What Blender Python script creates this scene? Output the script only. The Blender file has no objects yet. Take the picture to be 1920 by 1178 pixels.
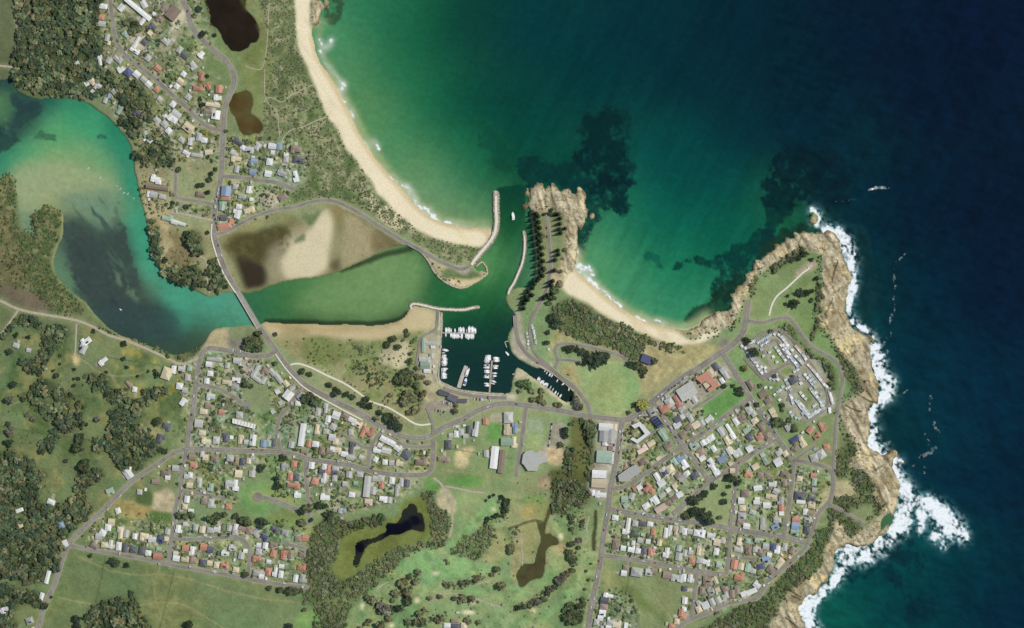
import bpy, math, random
import numpy as np
from mathutils import Vector

SC = bpy.context.scene
COL = SC.collection
# ------------------------------------------------------------------ camera, sky, sun, exposure
# One unit is one metre.  Map position (mx, my) is metres from the north-west corner, my grows southward.
W0, H0 = 1920.0, 1178.0
cam_d = bpy.data.cameras.new('camera'); cam = bpy.data.objects.new('camera', cam_d); COL.objects.link(cam)
CAM_Z = 6500.0
cam.location = (0, 0, CAM_Z); cam.rotation_euler = (0, 0, 0)
cam_d.sensor_width = 36.0; cam_d.lens = 36.0 * CAM_Z / W0
cam_d.clip_start = 10.0; cam_d.clip_end = 60000.0
SC.camera = cam
SUN_AZ, SUN_EL = math.radians(72), math.radians(51)          # compass bearing and height of the morning sun
world = bpy.data.worlds.new('World'); SC.world = world; world.use_nodes = True
wn = world.node_tree
sky = wn.nodes.new('ShaderNodeTexSky'); sky.sky_type = 'NISHITA'; sky.sun_disc = False
sky.sun_elevation = SUN_EL; sky.sun_rotation = SUN_AZ
wn.links.new(sky.outputs[0], wn.nodes['Background'].inputs[0]); wn.nodes['Background'].inputs[1].default_value = 0.10
sun_d = bpy.data.lights.new('sun', 'SUN'); sun_d.energy = 3.35; sun_d.angle = math.radians(0.5); sun_d.color = (1.0, 0.96, 0.88)
sun = bpy.data.objects.new('sun', sun_d); COL.objects.link(sun)
sv = Vector((math.sin(SUN_AZ) * math.cos(SUN_EL), math.cos(SUN_AZ) * math.cos(SUN_EL), math.sin(SUN_EL)))
sun.rotation_euler = sv.to_track_quat('Z', 'Y').to_euler(); sun.location = (0, 0, 3000)
SC.view_settings.view_transform = 'Standard'; SC.view_settings.look = 'None'
SC.view_settings.exposure = 0.0; SC.view_settings.gamma = 1.0
SC.render.resolution_x, SC.render.resolution_y = 1024, 628

# ------------------------------------------------------------------ small helpers
R = random.Random(7)
def lin(r, g, b):
    f = lambda c: (c / 12.92 if c <= 0.04045 else ((c + 0.055) / 1.055) ** 2.4)
    return np.array([f(r / 255.0), f(g / 255.0), f(b / 255.0)])
def wx(mx): return mx - W0 / 2
def wy(my): return H0 / 2 - my
TILES = dict(A=(0, 0, 4.006), B=(320, 0, 4.006), C=(0, 294, 4.006), D=(320, 294, 4.006), E=(0, 588, 4.006), F=(320, 588, 4.006),
             G=(0, 882, 3.98), H=(320, 882, 3.98), I=(640, 294, 4.006), J2=(960, 294, 4.006), K2=(1280, 294, 4.006), J=(640, 588, 4.006),
             K=(960, 588, 4.006), L=(1280, 588, 4.006), Q=(640, 882, 3.98), M=(960, 882, 3.98), N=(1280, 882, 3.98), P=(1150, 680, 5.354),
             V=(1380, 610, 6.2), W=(820, 560, 5.89), X=(960, 640, 7.85), S=(1560, 588, 4.006), U=(1560, 882, 3.98), Z=(0, 0, 1.0))
def tp(t, x, y):
    ox, oy, s = TILES[t]; return (ox + x / s, oy + y / s)
def pts(t, s):
    """'x,y x,y ...' on survey sheet t -> map metres"""
    return [tp(t, *map(float, p.split(',')[:2])) for p in s.split()]
def smooth(P, closed=True, n=4):
    P = np.array(P, float); m = len(P); out = []
    for i in range(m if closed else m - 1):
        if closed: p0, p1, p2, p3 = P[i - 1], P[i], P[(i + 1) % m], P[(i + 2) % m]
        else: p0, p1, p2, p3 = P[max(i - 1, 0)], P[i], P[i + 1], P[min(i + 2, m - 1)]
        for k in range(n):
            t = k / n
            out.append(0.5 * ((2 * p1) + (-p0 + p2) * t + (2 * p0 - 5 * p1 + 4 * p2 - p3) * t * t + (-p0 + 3 * p1 - 3 * p2 + p3) * t ** 3))
    if not closed: out.append(P[-1])
    return np.array(out)
def tag(o, label, cat, group=None, kind=None):
    if label: o['label'] = label
    if cat: o['category'] = cat
    if group: o['group'] = group
    if kind: o['kind'] = kind
    return o

# ------------------------------------------------------------------ survey grid
STEP = 2.0
gx = np.arange(-60, 1980.1, STEP); gy = np.arange(-60, 1238.1, STEP)
NX, NY = len(gx), len(gy)
GX, GY = np.meshgrid(gx, gy)
def vnoise(scale, seed, ang=0.0, stretch=1.0, X=None, Y=None):
    X = GX if X is None else X; Y = GY if Y is None else Y
    c, s = math.cos(math.radians(ang)), math.sin(math.radians(ang))
    u = (X * c + Y * s) / (scale * stretch) + 1000.37; v = (-X * s + Y * c) / scale + 1000.71
    iu = np.floor(u).astype(np.int64); iv = np.floor(v).astype(np.int64); fu = u - iu; fv = v - iv
    fu = fu * fu * (3 - 2 * fu); fv = fv * fv * (3 - 2 * fv)
    rs = np.random.RandomState(seed); T = rs.rand(256 * 256)
    h = lambda a, b: T[((a * 73 + b * 1571) ^ (a * 19 + (b >> 3) * 37)) & 65535]
    return (h(iu, iv) * (1 - fu) + h(iu + 1, iv) * fu) * (1 - fv) + (h(iu, iv + 1) * (1 - fu) + h(iu + 1, iv + 1) * fu) * fv
def fbm(scale, seed, octs=4, ang=0.0, stretch=1.0, X=None, Y=None):
    a, t, s = 1.0, 0.0, 0.0
    for k in range(octs):
        s = s + a * vnoise(scale / 2 ** k, seed + k * 13, ang, stretch, X, Y); t += a; a *= 0.55
    return s / t
def box(a, r):
    k = max(1, int(round(r / STEP))); n = 2 * k + 1
    for ax in (0, 1):
        p = np.pad(a, [(k + 1, k) if i == ax else (0, 0) for i in (0, 1)], mode='edge').cumsum(axis=ax)
        a = (np.take(p, range(n, p.shape[ax]), axis=ax) - np.take(p, range(0, p.shape[ax] - n), axis=ax)) / n
    return a
def blur(a, r): return box(box(a.astype(float), r), r)
def sstep(a, lo, hi):
    t = np.clip((a - lo) / (hi - lo), 0, 1); return t * t * (3 - 2 * t)
n1 = fbm(26, 11, 4) - 0.5; n2 = fbm(26, 57, 4) - 0.5
nf = fbm(9, 91, 3); nm = fbm(34, 131, 4); nl = fbm(140, 171, 4); nh = np.random.RandomState(5).rand(NY, NX)
def inside(poly, warp=0.0, smoothed=True, X=None, Y=None):
    P = smooth(poly) if smoothed else np.array(poly, float)
    X = GX if X is None else X; Y = GY if Y is None else Y
    m = np.zeros(X.shape, bool); pad = 40
    i0 = max(0, int((P[:, 1].min() - pad - gy[0]) / STEP)); i1 = min(NY, int((P[:, 1].max() + pad - gy[0]) / STEP) + 2)
    j0 = max(0, int((P[:, 0].min() - pad - gx[0]) / STEP)); j1 = min(NX, int((P[:, 0].max() + pad - gx[0]) / STEP) + 2)
    if i1 <= i0 or j1 <= j0: return m
    wa = warp[i0:i1, j0:j1] if isinstance(warp, np.ndarray) else warp
    xs = X[i0:i1, j0:j1] + n1[i0:i1, j0:j1] * wa; ys = Y[i0:i1, j0:j1] + n2[i0:i1, j0:j1] * wa
    r = np.zeros(xs.shape, bool); Q = np.roll(P, -1, axis=0)
    for (ax, ay), (bx, by) in zip(P, Q):
        if ay == by: continue
        c = (ys > ay) != (ys > by)
        r ^= c & (xs < (bx - ax) * (ys - ay) / (by - ay) + ax)
    m[i0:i1, j0:j1] = r
    return m
def stroke(path, width, warp=0.0):
    """distance mask along a polyline; path items (x, y[, half width])"""
    m = np.zeros((NY, NX)); P = [tuple(p) + ((width,) if len(p) == 2 else ()) for p in path]
    for (ax, ay, ar), (bx, by, br) in zip(P[:-1], P[1:]):
        pad = max(ar, br) * 2 + 8
        i0 = max(0, int((min(ay, by) - pad - gy[0]) / STEP)); i1 = min(NY, int((max(ay, by) + pad - gy[0]) / STEP) + 2)
        j0 = max(0, int((min(ax, bx) - pad - gx[0]) / STEP)); j1 = min(NX, int((max(ax, bx) + pad - gx[0]) / STEP) + 2)
        if i1 <= i0 or j1 <= j0: continue
        xs = GX[i0:i1, j0:j1] + n1[i0:i1, j0:j1] * warp; ys = GY[i0:i1, j0:j1] + n2[i0:i1, j0:j1] * warp
        dx, dy = bx - ax, by - ay; L2 = dx * dx + dy * dy + 1e-9
        t = np.clip(((xs - ax) * dx + (ys - ay) * dy) / L2, 0, 1)
        d = np.hypot(xs - ax - t * dx, ys - ay - t * dy); r = ar + (br - ar) * t
        m[i0:i1, j0:j1] = np.maximum(m[i0:i1, j0:j1], np.clip(1.5 - d / r, 0, 1))
    return m
def P_(s): return pts('Z', s)
def T_(t, s): return pts(t, s)
# ------------------------------------------------------------------ buildings, street by street: x, y, long side, short side, roof[, bearing]
ALLROWS = []
def row(phrase, t, ang, s):
    for q in s.split():
        p = q.split(','); ALLROWS.append((phrase, t, float(p[5]) if len(p) > 5 else ang, float(p[0]), float(p[1]), float(p[2]), float(p[3]), p[4]))
row("west side of the curving forest street", 'A', -10, "780,50,15,10,w 760,130,14,11,r 770,182,14,10,g 810,285,9,14,g 822,325,6,8,t 757,455,9,20,w,8 822,455,11,12,g,-30 890,445,19,12,g,-40 912,522,14,12,w,32 968,548,14,14,k,-42 1030,560,13,12,w,-42 1083,600,12,10,g,-42 1120,635,12,11,w,-42 1180,672,11,10,r,-42 1203,745,9,9,g,-40")
row("east side of the curving forest street", 'A', -40, "915,60,12,14,w 1040,72,62,9,w 1072,165,8,14,w,-38 1085,35,11,15,w,30 1150,205,15,13,d 945,257,11,10,n 1030,320,9,24,w,-32 1018,382,20,10,w,-30 1115,440,11,11,g 1190,515,13,11,r 1250,75,17,15,b 1205,150,13,13,b 1250,310,15,13,g 1090,320,12,10,d 1130,250,9,8,t 1158,105,7,7,w")
row("among the trees above the river bend", 'A', -45, "585,480,8,9,w 655,630,9,9,w,30 700,615,13,11,t 738,652,13,13,g,-30 795,755,8,11,g,-20 825,722,6,9,u,-20 858,690,9,9,g 900,825,17,11,n,55 1040,862,19,13,d,-40 1180,910,14,14,g 1240,935,14,11,g 1240,870,8,8,w 1280,882,10,12,w 1095,1010,9,12,n,25 1130,1055,10,10,w 1270,985,11,11,w 700,690,8,7,w")
row("below the red roofs by the curving road", 'B', -38, "70,375,10,13,g 110,420,13,11,d 235,415,13,13,w,45 170,495,13,15,g,35 100,558,10,10,w 50,650,10,10,w 75,610,12,10,t 135,730,12,11,g 20,100,22,26,b 20,785,11,11,w 45,860,19,13,g 30,905,11,11,w 135,960,20,16,t")
row("in the cluster by the bend of the main road", 'B', 0, "230,575,11,18,r,-8 205,660,18,12,r,-4 280,650,13,14,r,20 365,670,13,15,r 355,735,15,11,w 320,785,27,10,t,-8 285,830,17,11,b 342,865,16,17,w,-6")
row("near the northern street junction", 'B', -8, "215,1030,10,15,g 155,1065,12,14,w 255,1055,12,10,w 85,1050,12,10,g,-35 120,1155,15,11,w,-30 290,1145,15,9,t,5 200,1168,22,7,g")
row("in the apartment group below the brown pond", 'B', -8, "510,1065,22,11,d,-32 545,1110,10,9,w,-32 592,1128,17,12,g 652,1100,13,14,g,-40 480,1152,17,10,g,-30 765,1100,15,11,w 815,1100,11,14,u 770,1147,8,8,w 870,1165,9,9,w 945,1125,20,16,b")
row("north side of the short dune street", 'D', -8, "495,20,19,11,t 500,95,9,13,g 630,40,14,14,u 620,115,13,11,u 745,40,12,13,w 735,130,13,12,w 870,20,10,13,g 840,120,18,14,g,-25 965,25,22,13,d 940,150,11,21,w,15")
row("between the dune street and the lagoon road", 'D', -6, "420,260,18,19,u 415,312,18,8,r 490,225,11,10,g 595,250,12,14,w 540,305,15,11,g 610,322,8,7,w 845,305,17,12,b,30 515,375,11,9,w 595,405,21,12,t,22 500,430,16,17,w,-15 395,372,14,17,n 400,460,12,11,d 460,485,8,10,r 405,525,27,11,r,12 690,330,9,9,b")
row("along the grassy western approach to the bridge", 'D', -10, "60,500,29,9,w,-18 230,285,19,10,b -110,165,18,14,w,-12 -90,190,11,9,w -100,232,42,8,b,-8 -165,280,6,11,w -125,285,13,11,g -60,300,13,9,g -20,460,21,11,n")
row("along the riverside street and its lane", 'F', -6, "330,340,29,9,g 290,380,12,10,w 300,450,11,10,w 275,505,10,11,w 430,390,9,11,g 505,360,17,15,g 495,500,16,10,w 425,520,18,11,t 485,555,15,13,g 520,760,13,12,g")
row("in the school group beside the main road", 'F', 32, "640,430,11,26,g,-25 715,435,14,14,b,-28 700,500,10,14,g,-28 650,492,24,8,g,-35 765,440,9,15,g,40 800,470,9,15,g,40 822,500,9,13,g,40 870,525,9,13,t,40 885,612,18,17,w,52 918,560,11,8,g 805,585,9,9,w 830,670,9,9,g 770,735,8,8,g")
row("south of the cul-de-sac by the vacant lot", 'F', -6, "305,625,16,13,w 290,690,15,11,b 250,735,15,10,t 385,740,11,10,r 215,825,16,15,g 240,895,13,10,t 270,955,17,12,t 345,950,13,14,g 415,930,13,17,d 460,930,7,7,w 530,945,11,17,t 570,965,9,9,g 620,950,12,21,w 700,975,11,13,u 740,975,10,13,n 775,970,9,14,d")
row("east of the winding street by the vacant lot", 'F', -8, "985,630,14,17,g,42 960,675,11,9,w 990,910,11,43,w 1040,975,9,13,r 1090,980,13,11,w 910,985,11,12,g 1105,870,10,19,t 1035,885,6,5,w 1170,885,11,10,g 1215,930,13,13,w 1140,1030,12,15,b 1195,1030,11,11,b 1255,1030,13,13,t 1245,765,15,15,w,-20 1165,710,9,19,g 1185,790,10,13,w 1110,740,10,15,g 1010,1037,15,11,b")
row("west edge of town beside the green paddock", 'F', -8, "20,420,13,15,w 85,410,13,13,g 145,410,9,11,n 70,545,13,12,w 110,575,10,10,g 100,665,13,15,w,-35 130,480,10,13,g")
row("south side of the long street", 'F', -5, "165,1075,13,11,b 240,1055,7,11,w 175,1140,14,12,r 265,1080,11,11,t 330,1090,13,13,b 450,1085,13,12,g 495,1105,11,17,b 545,1110,10,13,d 590,1105,9,11,t 620,1090,9,9,g 930,1130,11,13,r 860,1150,13,13,g 1060,1140,11,13,w 1160,1150,10,11,w 1185,1160,10,13,r 1240,1165,13,9,g 40,1160,13,11,g")
row("along the stub street and the new cul-de-sac", 'H', -6, "150,35,9,11,w 120,45,9,9,g 145,110,12,10,t 215,90,10,19,g 300,125,12,15,n 445,105,17,17,g 490,110,12,21,w 510,25,14,14,t 610,25,12,13,g 125,215,10,13,w 110,270,10,10,t 155,300,11,7,w 255,230,12,11,b 310,245,15,17,g 435,270,12,11,r 895,45,10,15,r 940,50,12,13,d 920,115,25,11,r 950,180,13,13,w")
row("by the side street north of the wetland", 'H', -6, "1080,80,13,13,r,-18 1145,55,10,19,w 1130,10,10,9,d 1175,10,11,9,r 1225,15,15,11,d 1155,197,18,13,w 1225,60,9,11,g 1270,300,9,10,g")
row("north of the crescent in the southern estate", 'H', -6, "65,435,13,15,w 115,400,10,7,w 190,425,9,13,g 240,440,11,13,t 300,445,13,10,g 350,435,13,13,w 440,430,9,11,g 490,420,9,11,w 485,460,11,11,g 535,440,15,13,b 590,450,12,13,b 650,460,18,13,g,42 700,500,14,12,k,-30 780,440,15,11,d,-20 855,465,13,13,g")
row("middle of the southern estate", 'H', -7, "115,580,13,12,r 170,595,11,15,w 250,570,13,12,r 300,590,12,12,d 465,575,14,12,g 410,615,15,11,w 530,635,11,13,g 660,557,9,9,w 710,560,10,12,w 660,605,12,12,g 770,555,15,11,b 645,660,17,12,r 770,620,11,14,r,-20 850,630,14,18,r 900,630,10,12,b 955,510,13,11,b 1010,505,13,12,r 985,622,13,13,b")
row("above the boundary road beside the paddock", 'H', -9, "45,655,13,11,w 40,620,9,9,w 110,660,15,11,t 175,670,14,12,b 245,690,13,13,d 295,690,10,10,t 345,705,10,12,t 405,705,15,14,r 490,740,12,10,t 645,765,15,11,g 680,790,10,9,w 730,755,12,15,r 735,680,9,8,w 780,755,9,18,w 830,715,10,8,w 825,775,9,14,w 935,805,9,14,w 992,805,14,16,g 980,720,16,14,r 155,620,9,8,t 560,600,8,8,w")
row("between the country road and the boundary road", 'G', -6, "885,300,10,11,w,20 835,385,13,13,t 810,425,12,13,w 770,465,13,12,w,-30 740,490,12,12,g 710,555,15,13,b,-30 785,555,13,10,t 835,550,11,16,w 890,565,10,16,w 945,575,12,17,d 1000,590,13,12,d 1065,600,12,13,d 1110,615,11,10,w 1180,640,17,13,r 900,465,12,23,t 945,470,10,15,g 1010,490,9,11,w 1080,495,17,15,t 1140,510,15,14,w 1205,510,14,14,k,-20 1245,510,9,8,t 1255,455,10,11,g 1190,585,10,7,n 1045,160,10,10,g 1165,85,15,9,b 1240,15,17,15,b 1255,50,10,10,w")
row("along the country road beside the forest", 'G', 20, "960,25,15,19,w,35 825,155,15,12,n 385,235,15,10,w,-20 150,297,15,7,w 155,410,11,9,t 460,405,11,13,u 485,545,13,13,w 360,795,8,25,w,-14 315,940,8,15,w,-14 40,1040,19,11,w 225,1120,14,13,g")
row("on the western farmland", 'E', -10, "650,205,19,15,w,35 625,265,15,19,g,-25 780,360,19,11,w,38 220,275,9,8,g 125,240,13,9,g,-20 970,530,6,15,b,40 1015,570,9,10,w 1255,450,18,23,t,-20 1255,850,15,15,d,-15 1210,940,15,17,d,-20 970,1165,10,8,w 200,370,9,6,w,20")
row("beside the main road south of the footpath", 'J', -28, "30,770,14,14,b 80,805,15,13,w 130,830,14,13,t 172,890,11,23,r 225,890,12,17,r 75,890,10,12,g,0 85,1005,11,21,d,-10 25,1055,13,10,w,-10 70,1080,15,10,g,-15 150,1080,9,9,g -60,850,12,12,g -40,960,11,12,t,-10 -60,1020,12,10,w,-10")
row("in the white townhouse block", 'J', -32, "315,940,12,11,w 350,957,11,11,w 385,975,11,11,w 425,1005,13,13,w 270,1025,15,11,w,-15 340,1030,19,11,w,-15 290,990,9,9,w 330,1115,10,10,w,-5 380,1120,10,10,g,-5 490,1060,17,15,d,-30 600,1110,21,15,b,-5 440,1120,14,13,t,-10 260,1095,9,10,w")
row("on the grass opposite the harbour car park", 'J', 0, "805,985,12,18,d 770,1095,23,12,b 865,905,9,13,w 825,915,9,9,g 900,890,11,13,g 1010,865,11,29,w,-8 960,870,9,15,d 1085,810,11,12,r 1255,780,17,21,g 1250,870,15,21,t 1245,962,23,15,n 1150,1080,14,42,w,-6 1205,1110,11,44,b,-6 1090,1050,10,13,g 1150,1025,15,9,r 935,920,10,9,g")
row("in the boatyard on the western quay", 'J', 0, "620,240,8,27,n 680,228,23,9,g 630,388,18,15,n 645,430,13,8,w 630,347,23,11,g 690,250,9,7,w 680,318,9,10,g")
row("in the commercial strip by the straight street", 'K', -3, "705,852,27,14,w 772,855,9,13,t 690,920,17,21,g 745,922,14,27,g 700,965,11,13,w 690,1075,28,23,n,-4 748,1085,9,22,w 20,965,11,21,t 20,860,11,19,u 740,1010,9,9,b")
row("at the southern end of the commercial strip", 'M', -3, "650,95,29,17,t 600,165,10,11,w 662,177,21,13,w 650,27,27,15,w")
row("along the main street shops", 'P', 32, "515,455,20,16,r 562,400,15,17,g 640,390,11,24,r 735,290,34,26,g 800,365,14,18,g 775,230,10,14,w 985,100,14,18,t 1030,40,10,15,d 1122,105,13,25,g 1090,180,8,11,w 390,490,16,14,g 690,470,14,12,g")
row("behind the white motel", 'P', 32, "505,720,14,23,n 380,810,15,10,t 290,870,21,12,p 555,840,17,13,b 300,1000,15,14,b 450,960,9,7,t")
row("above the upper diagonal street", 'P', 32, "695,540,9,9,w 640,625,15,12,w 755,655,14,14,b 700,722,14,13,b 830,625,15,13,t 775,560,9,15,g 890,605,10,12,g 960,570,12,16,w,-50 645,570,13,12,d 745,520,9,9,g")
row("between the two diagonal streets, western half", 'P', 32, "800,830,14,14,n 900,805,10,11,w 945,780,10,11,w 980,755,13,12,w 880,900,15,15,b 890,957,12,11,w 1005,862,9,13,w 970,1000,14,15,w 1020,1075,12,23,w 1090,962,18,16,u 850,920,9,9,t 1085,685,13,17,g 1172,692,9,32,w 1150,780,13,17,t 1230,590,10,15,w 1262,545,15,11,b 1165,885,10,15,w 1245,910,17,15,w 1175,1010,9,9,t")
row("below the lane behind the motel", 'P', 32, "680,957,17,14,u 610,995,12,15,n 710,1022,14,17,w 570,1065,14,15,t 510,1097,14,19,g 820,1130,15,13,d 690,1150,17,11,g 435,1150,7,15,w 740,1110,10,10,w")
row("between the diagonals beside the caravan park street", 'L', 32, "500,725,13,15,g 435,780,16,16,b 540,805,13,11,t 480,870,15,13,n 595,850,13,18,b 575,925,14,14,r 635,920,12,15,b 505,930,13,14,d 500,1015,12,12,w 530,750,10,12,g 410,1045,17,14,w 360,1025,9,11,t")
row("below the lower diagonal street", 'L', 32, "715,1115,15,15,w 770,1050,10,11,t 720,1040,13,13,g 625,1105,12,15,n 545,1150,13,11,t 600,1060,9,9,g")
row("beside the caravan park on the coast side", 'L', 32, "515,535,14,21,b 600,605,15,13,b 640,650,15,15,b 670,730,11,11,t 690,770,10,10,t 795,855,13,13,g 840,945,19,10,k 895,965,12,21,t 840,1002,12,15,b,-15 955,875,12,13,r,-40 1045,850,10,19,r 1005,920,14,12,r 1080,1000,12,11,r,10 985,1080,15,14,g,20 1040,1055,15,17,g 830,500,15,14,d")
row("north-west of the long east-west street", 'M', 32, "915,130,9,9,r 950,125,10,10,w 1005,125,15,17,r,-40 1045,155,10,10,r,-40 895,190,11,13,g,-20 840,215,13,12,n,0 850,260,10,10,n 1115,95,15,13,w 1080,45,9,15,w 1140,20,13,13,d 1000,265,14,11,w 1065,225,15,17,w 1110,282,23,12,p 1120,185,12,9,g 1165,145,9,8,w 1165,245,13,13,b 1210,210,15,11,b 1250,180,12,11,w 1215,115,10,10,t 1240,40,12,11,b")
row("south of the long east-west street, golf end", 'M', -8, "770,352,12,10,w 865,410,8,29,w 842,455,10,10,w 970,392,15,13,d 1030,400,11,9,w 920,395,11,11,g 1055,460,9,13,r 1175,450,9,21,w 1220,450,10,17,t 1265,440,9,13,g 1148,465,8,19,w 915,465,10,11,d")
row("north side of the southern east-west street", 'M', -8, "830,580,10,10,w 890,585,13,13,w 940,600,10,10,w 985,595,11,15,d 1040,612,13,14,r 1015,530,9,9,w 955,520,10,10,g 905,540,7,9,w 1100,540,9,11,t 1150,612,12,19,w 1245,642,13,15,g 1245,580,9,11,g 775,550,13,17,b")
row("around the open field in the south", 'M', -8, "835,765,11,11,w 850,725,11,11,b 930,757,21,17,g 1020,760,13,13,g 1060,750,11,11,b 1155,780,15,13,b 1215,800,15,13,g 1255,805,11,15,w 720,930,19,9,w 690,970,15,15,d 685,1015,15,13,b 675,1062,13,13,w 660,1100,11,10,w 630,1130,10,11,g 735,1140,15,15,g 785,1145,15,15,t 720,1170,11,8,w 850,1155,7,11,w 1265,1060,11,14,r 1230,1125,10,11,t 1190,1160,10,10,r")
row("in the block above the coast road", 'N', 0, "490,35,15,11,r,-25 580,30,12,11,b 630,30,11,9,b 760,30,16,11,b,-15 755,90,12,14,b 670,100,15,11,w 560,130,16,10,w,10 695,155,12,11,g,-25 465,170,15,15,b 660,195,21,9,t,-8 730,225,13,15,g 435,225,12,12,w 555,215,10,9,w 550,236,12,8,w 625,260,14,11,w 735,275,10,13,r 735,320,9,8,w 445,280,12,11,t 440,340,15,14,g 430,390,14,12,b,-10 475,415,13,11,w,-10 600,397,12,23,g 687,415,15,13,u,25 705,370,15,10,g 370,1,10,9,t 520,310,12,9,g,-20")
row("between the coast block and the cliffs", 'N', -6, "870,190,19,15,d 965,205,15,12,d 880,235,17,7,w 960,260,14,12,t 980,85,9,15,n 980,145,9,9,g 975,40,11,11,r 845,365,15,12,r 840,412,15,13,u 835,462,16,12,n 930,365,13,13,g 925,440,12,15,d 915,310,10,11,w 950,320,12,11,b 870,60,11,10,t")
row("south of the long street, middle block", 'N', -9, "15,455,9,13,w 55,455,10,10,g 105,465,12,12,w 145,470,11,15,w 210,490,15,13,w 255,535,13,13,t 300,525,10,10,g 250,605,10,13,w 15,615,9,13,g 120,605,8,13,t 70,670,12,12,r 125,670,12,11,g 175,685,14,13,w 270,705,10,10,g 60,610,9,9,g")
row("around the tiny cul-de-sac", 'N', -8, "415,585,17,12,g 425,530,11,15,t 485,525,10,10,n 555,520,10,9,n 485,590,15,17,b 540,590,9,10,g 585,610,14,14,b,-35 620,565,12,12,g 670,570,12,14,k 705,590,11,15,w 755,570,13,15,g 825,597,13,15,b,-30 620,665,14,13,u,10 645,630,9,9,w 720,692,12,21,t,-40 655,740,15,13,b,-35 585,715,14,11,k,15 525,750,10,9,g 490,725,13,16,n 435,715,11,13,t 385,700,13,18,r")
row("above the lower coast road", 'N', 25, "420,790,18,15,r,-10 185,815,18,15,b,0 190,850,15,13,b,0 240,820,11,15,t 555,850,14,13,w,-35 530,895,12,9,w 495,910,12,10,w 455,920,12,10,w 405,895,10,15,b,5 370,920,10,15,b,5 315,935,13,13,g 265,965,11,13,g 220,980,10,15,g 170,1005,14,14,w 120,1035,11,13,t 150,895,13,15,b,0 210,900,13,13,g 315,880,12,12,b 120,985,10,10,g 260,890,9,9,t")
row("in the southernmost street", 'N', -4, "10,800,8,15,w 60,805,13,15,w 15,970,10,13,w 10,1035,9,10,w 0,1090,12,11,r 15,880,10,10,d")
row("north of the marsh lagoon", 'Q', -6, "60,30,11,12,g 140,30,13,10,g 80,180,12,10,w 195,120,13,40,g 205,235,15,12,p 255,60,11,11,g 297,58,13,12,g 300,107,12,14,r 240,150,10,15,g 315,215,15,12,w 360,220,9,12,g 380,75,10,13,w 445,90,11,16,g 490,95,11,14,d 420,150,9,23,g 15,300,11,9,u 110,95,9,8,n 30,100,10,10,g")
row("among the trees at the south of the golf course", 'Q', 0, "790,1155,13,9,w 850,1165,17,11,d 915,1160,11,13,t 850,1120,15,8,b")

def add_sheds():
    rs = random.Random(19); C_ = [(*tp(r[1], r[3], r[4]), max(r[5], r[6]) / 2) for r in ALLROWS]; extra = []
    for r in list(ALLROWS):
        if not (90 < r[5] * r[6] < 330) or r[1] == 'E' or rs.random() > .42: continue
        x, y = tp(r[1], r[3], r[4]); s = TILES[r[1]][2]
        for _ in range(6):
            a = rs.random() * 6.28; d = max(r[5], r[6]) / 2 + rs.uniform(5, 9); px, py = x + d * math.cos(a), y + d * math.sin(a)
            if min(math.hypot(px - cx, py - cy) - cr for cx, cy, cr in C_) < 2.5: continue
            extra.append((r[0], r[1], r[2] + rs.choice((0, 90)), r[3] + d * math.cos(a) * s, r[4] + d * math.sin(a) * s, rs.uniform(3.5, 7), rs.uniform(3, 5), rs.choice('wwgggtn'))); C_.append((px, py, 3)); break
    ALLROWS.extend(extra)
add_sheds()
# ------------------------------------------------------------------ shorelines
SEA = P_("615,-80 614,0 612,25 602,42 588,45 586,60 588,75 593,100 602,120 612,135 622,150 633,170 640,185 647,200 656,215 666,235 676,255 686,270 697,285 706,300 717,315 729,330 740,342 753,355 765,370 778,385 795,398 812,410 830,417 850,422 875,427 897,428 916,430 924,442 912,462 895,485 888,497 895,507 906,507 915,514 908,523 895,531 875,540 862,541 848,538 833,530 820,520 812,505 805,490 797,478 786,470 768,462 745,462 720,470 690,485 660,498 640,508 600,520 560,525 530,530 500,540 480,548 462,551 448,553 478,606 495,604 520,606 600,608 650,609 700,610 730,606 752,599 764,588 768,576 782,574 805,579 822,583 828,592 828,612 826,640 824,680 822,705 828,718 845,725 860,731 880,735 920,738 945,738 955,734 960,712 968,690 978,692 1000,708 1018,722 1035,735 1050,747 1062,753 1073,750 1075,738 1070,727 1058,717 1045,709 1030,698 1020,691 1009,691 998,688 984,680 970,672 960,662 955,645 951,633 957,617 965,602 965,590 956,577 948,562 952,548 962,541 976,538 988,540 996,533 1002,515 1003,490 1000,460 997,430 994,412 984,408 980,398 980,376 983,358 990,349 1000,343 1009,347 1016,355 1028,350 1040,352 1052,359 1065,355 1080,360 1090,372 1096,390 1096,405 1090,422 1084,440 1081,455 1085,466 1082,480 1075,500 1085,515 1105,530 1125,548 1150,568 1170,582 1195,596 1220,606 1245,613 1280,618 1303,619 1316,612 1320,600 1332,590 1348,584 1366,574 1371,560 1376,540 1390,525 1400,512 1412,504 1420,490 1430,479 1442,466 1460,456 1480,450 1492,440 1510,438 1530,436 1542,431 1556,438 1572,450 1583,468 1590,500 1592,530 1589,555 1586,580 1590,600 1602,620 1620,625 1632,640 1634,660 1632,690 1645,710 1652,725 1650,745 1636,768 1621,776 1630,800 1625,825 1640,845 1655,850 1667,862 1680,885 1675,905 1685,925 1680,950 1672,970 1668,990 1650,1005 1635,1018 1610,1026 1590,1022 1575,1027 1568,1042 1566,1060 1555,1085 1530,1105 1510,1118 1500,1140 1510,1160 1512,1178 1505,1300 2200,1300 2200,-90")
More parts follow.
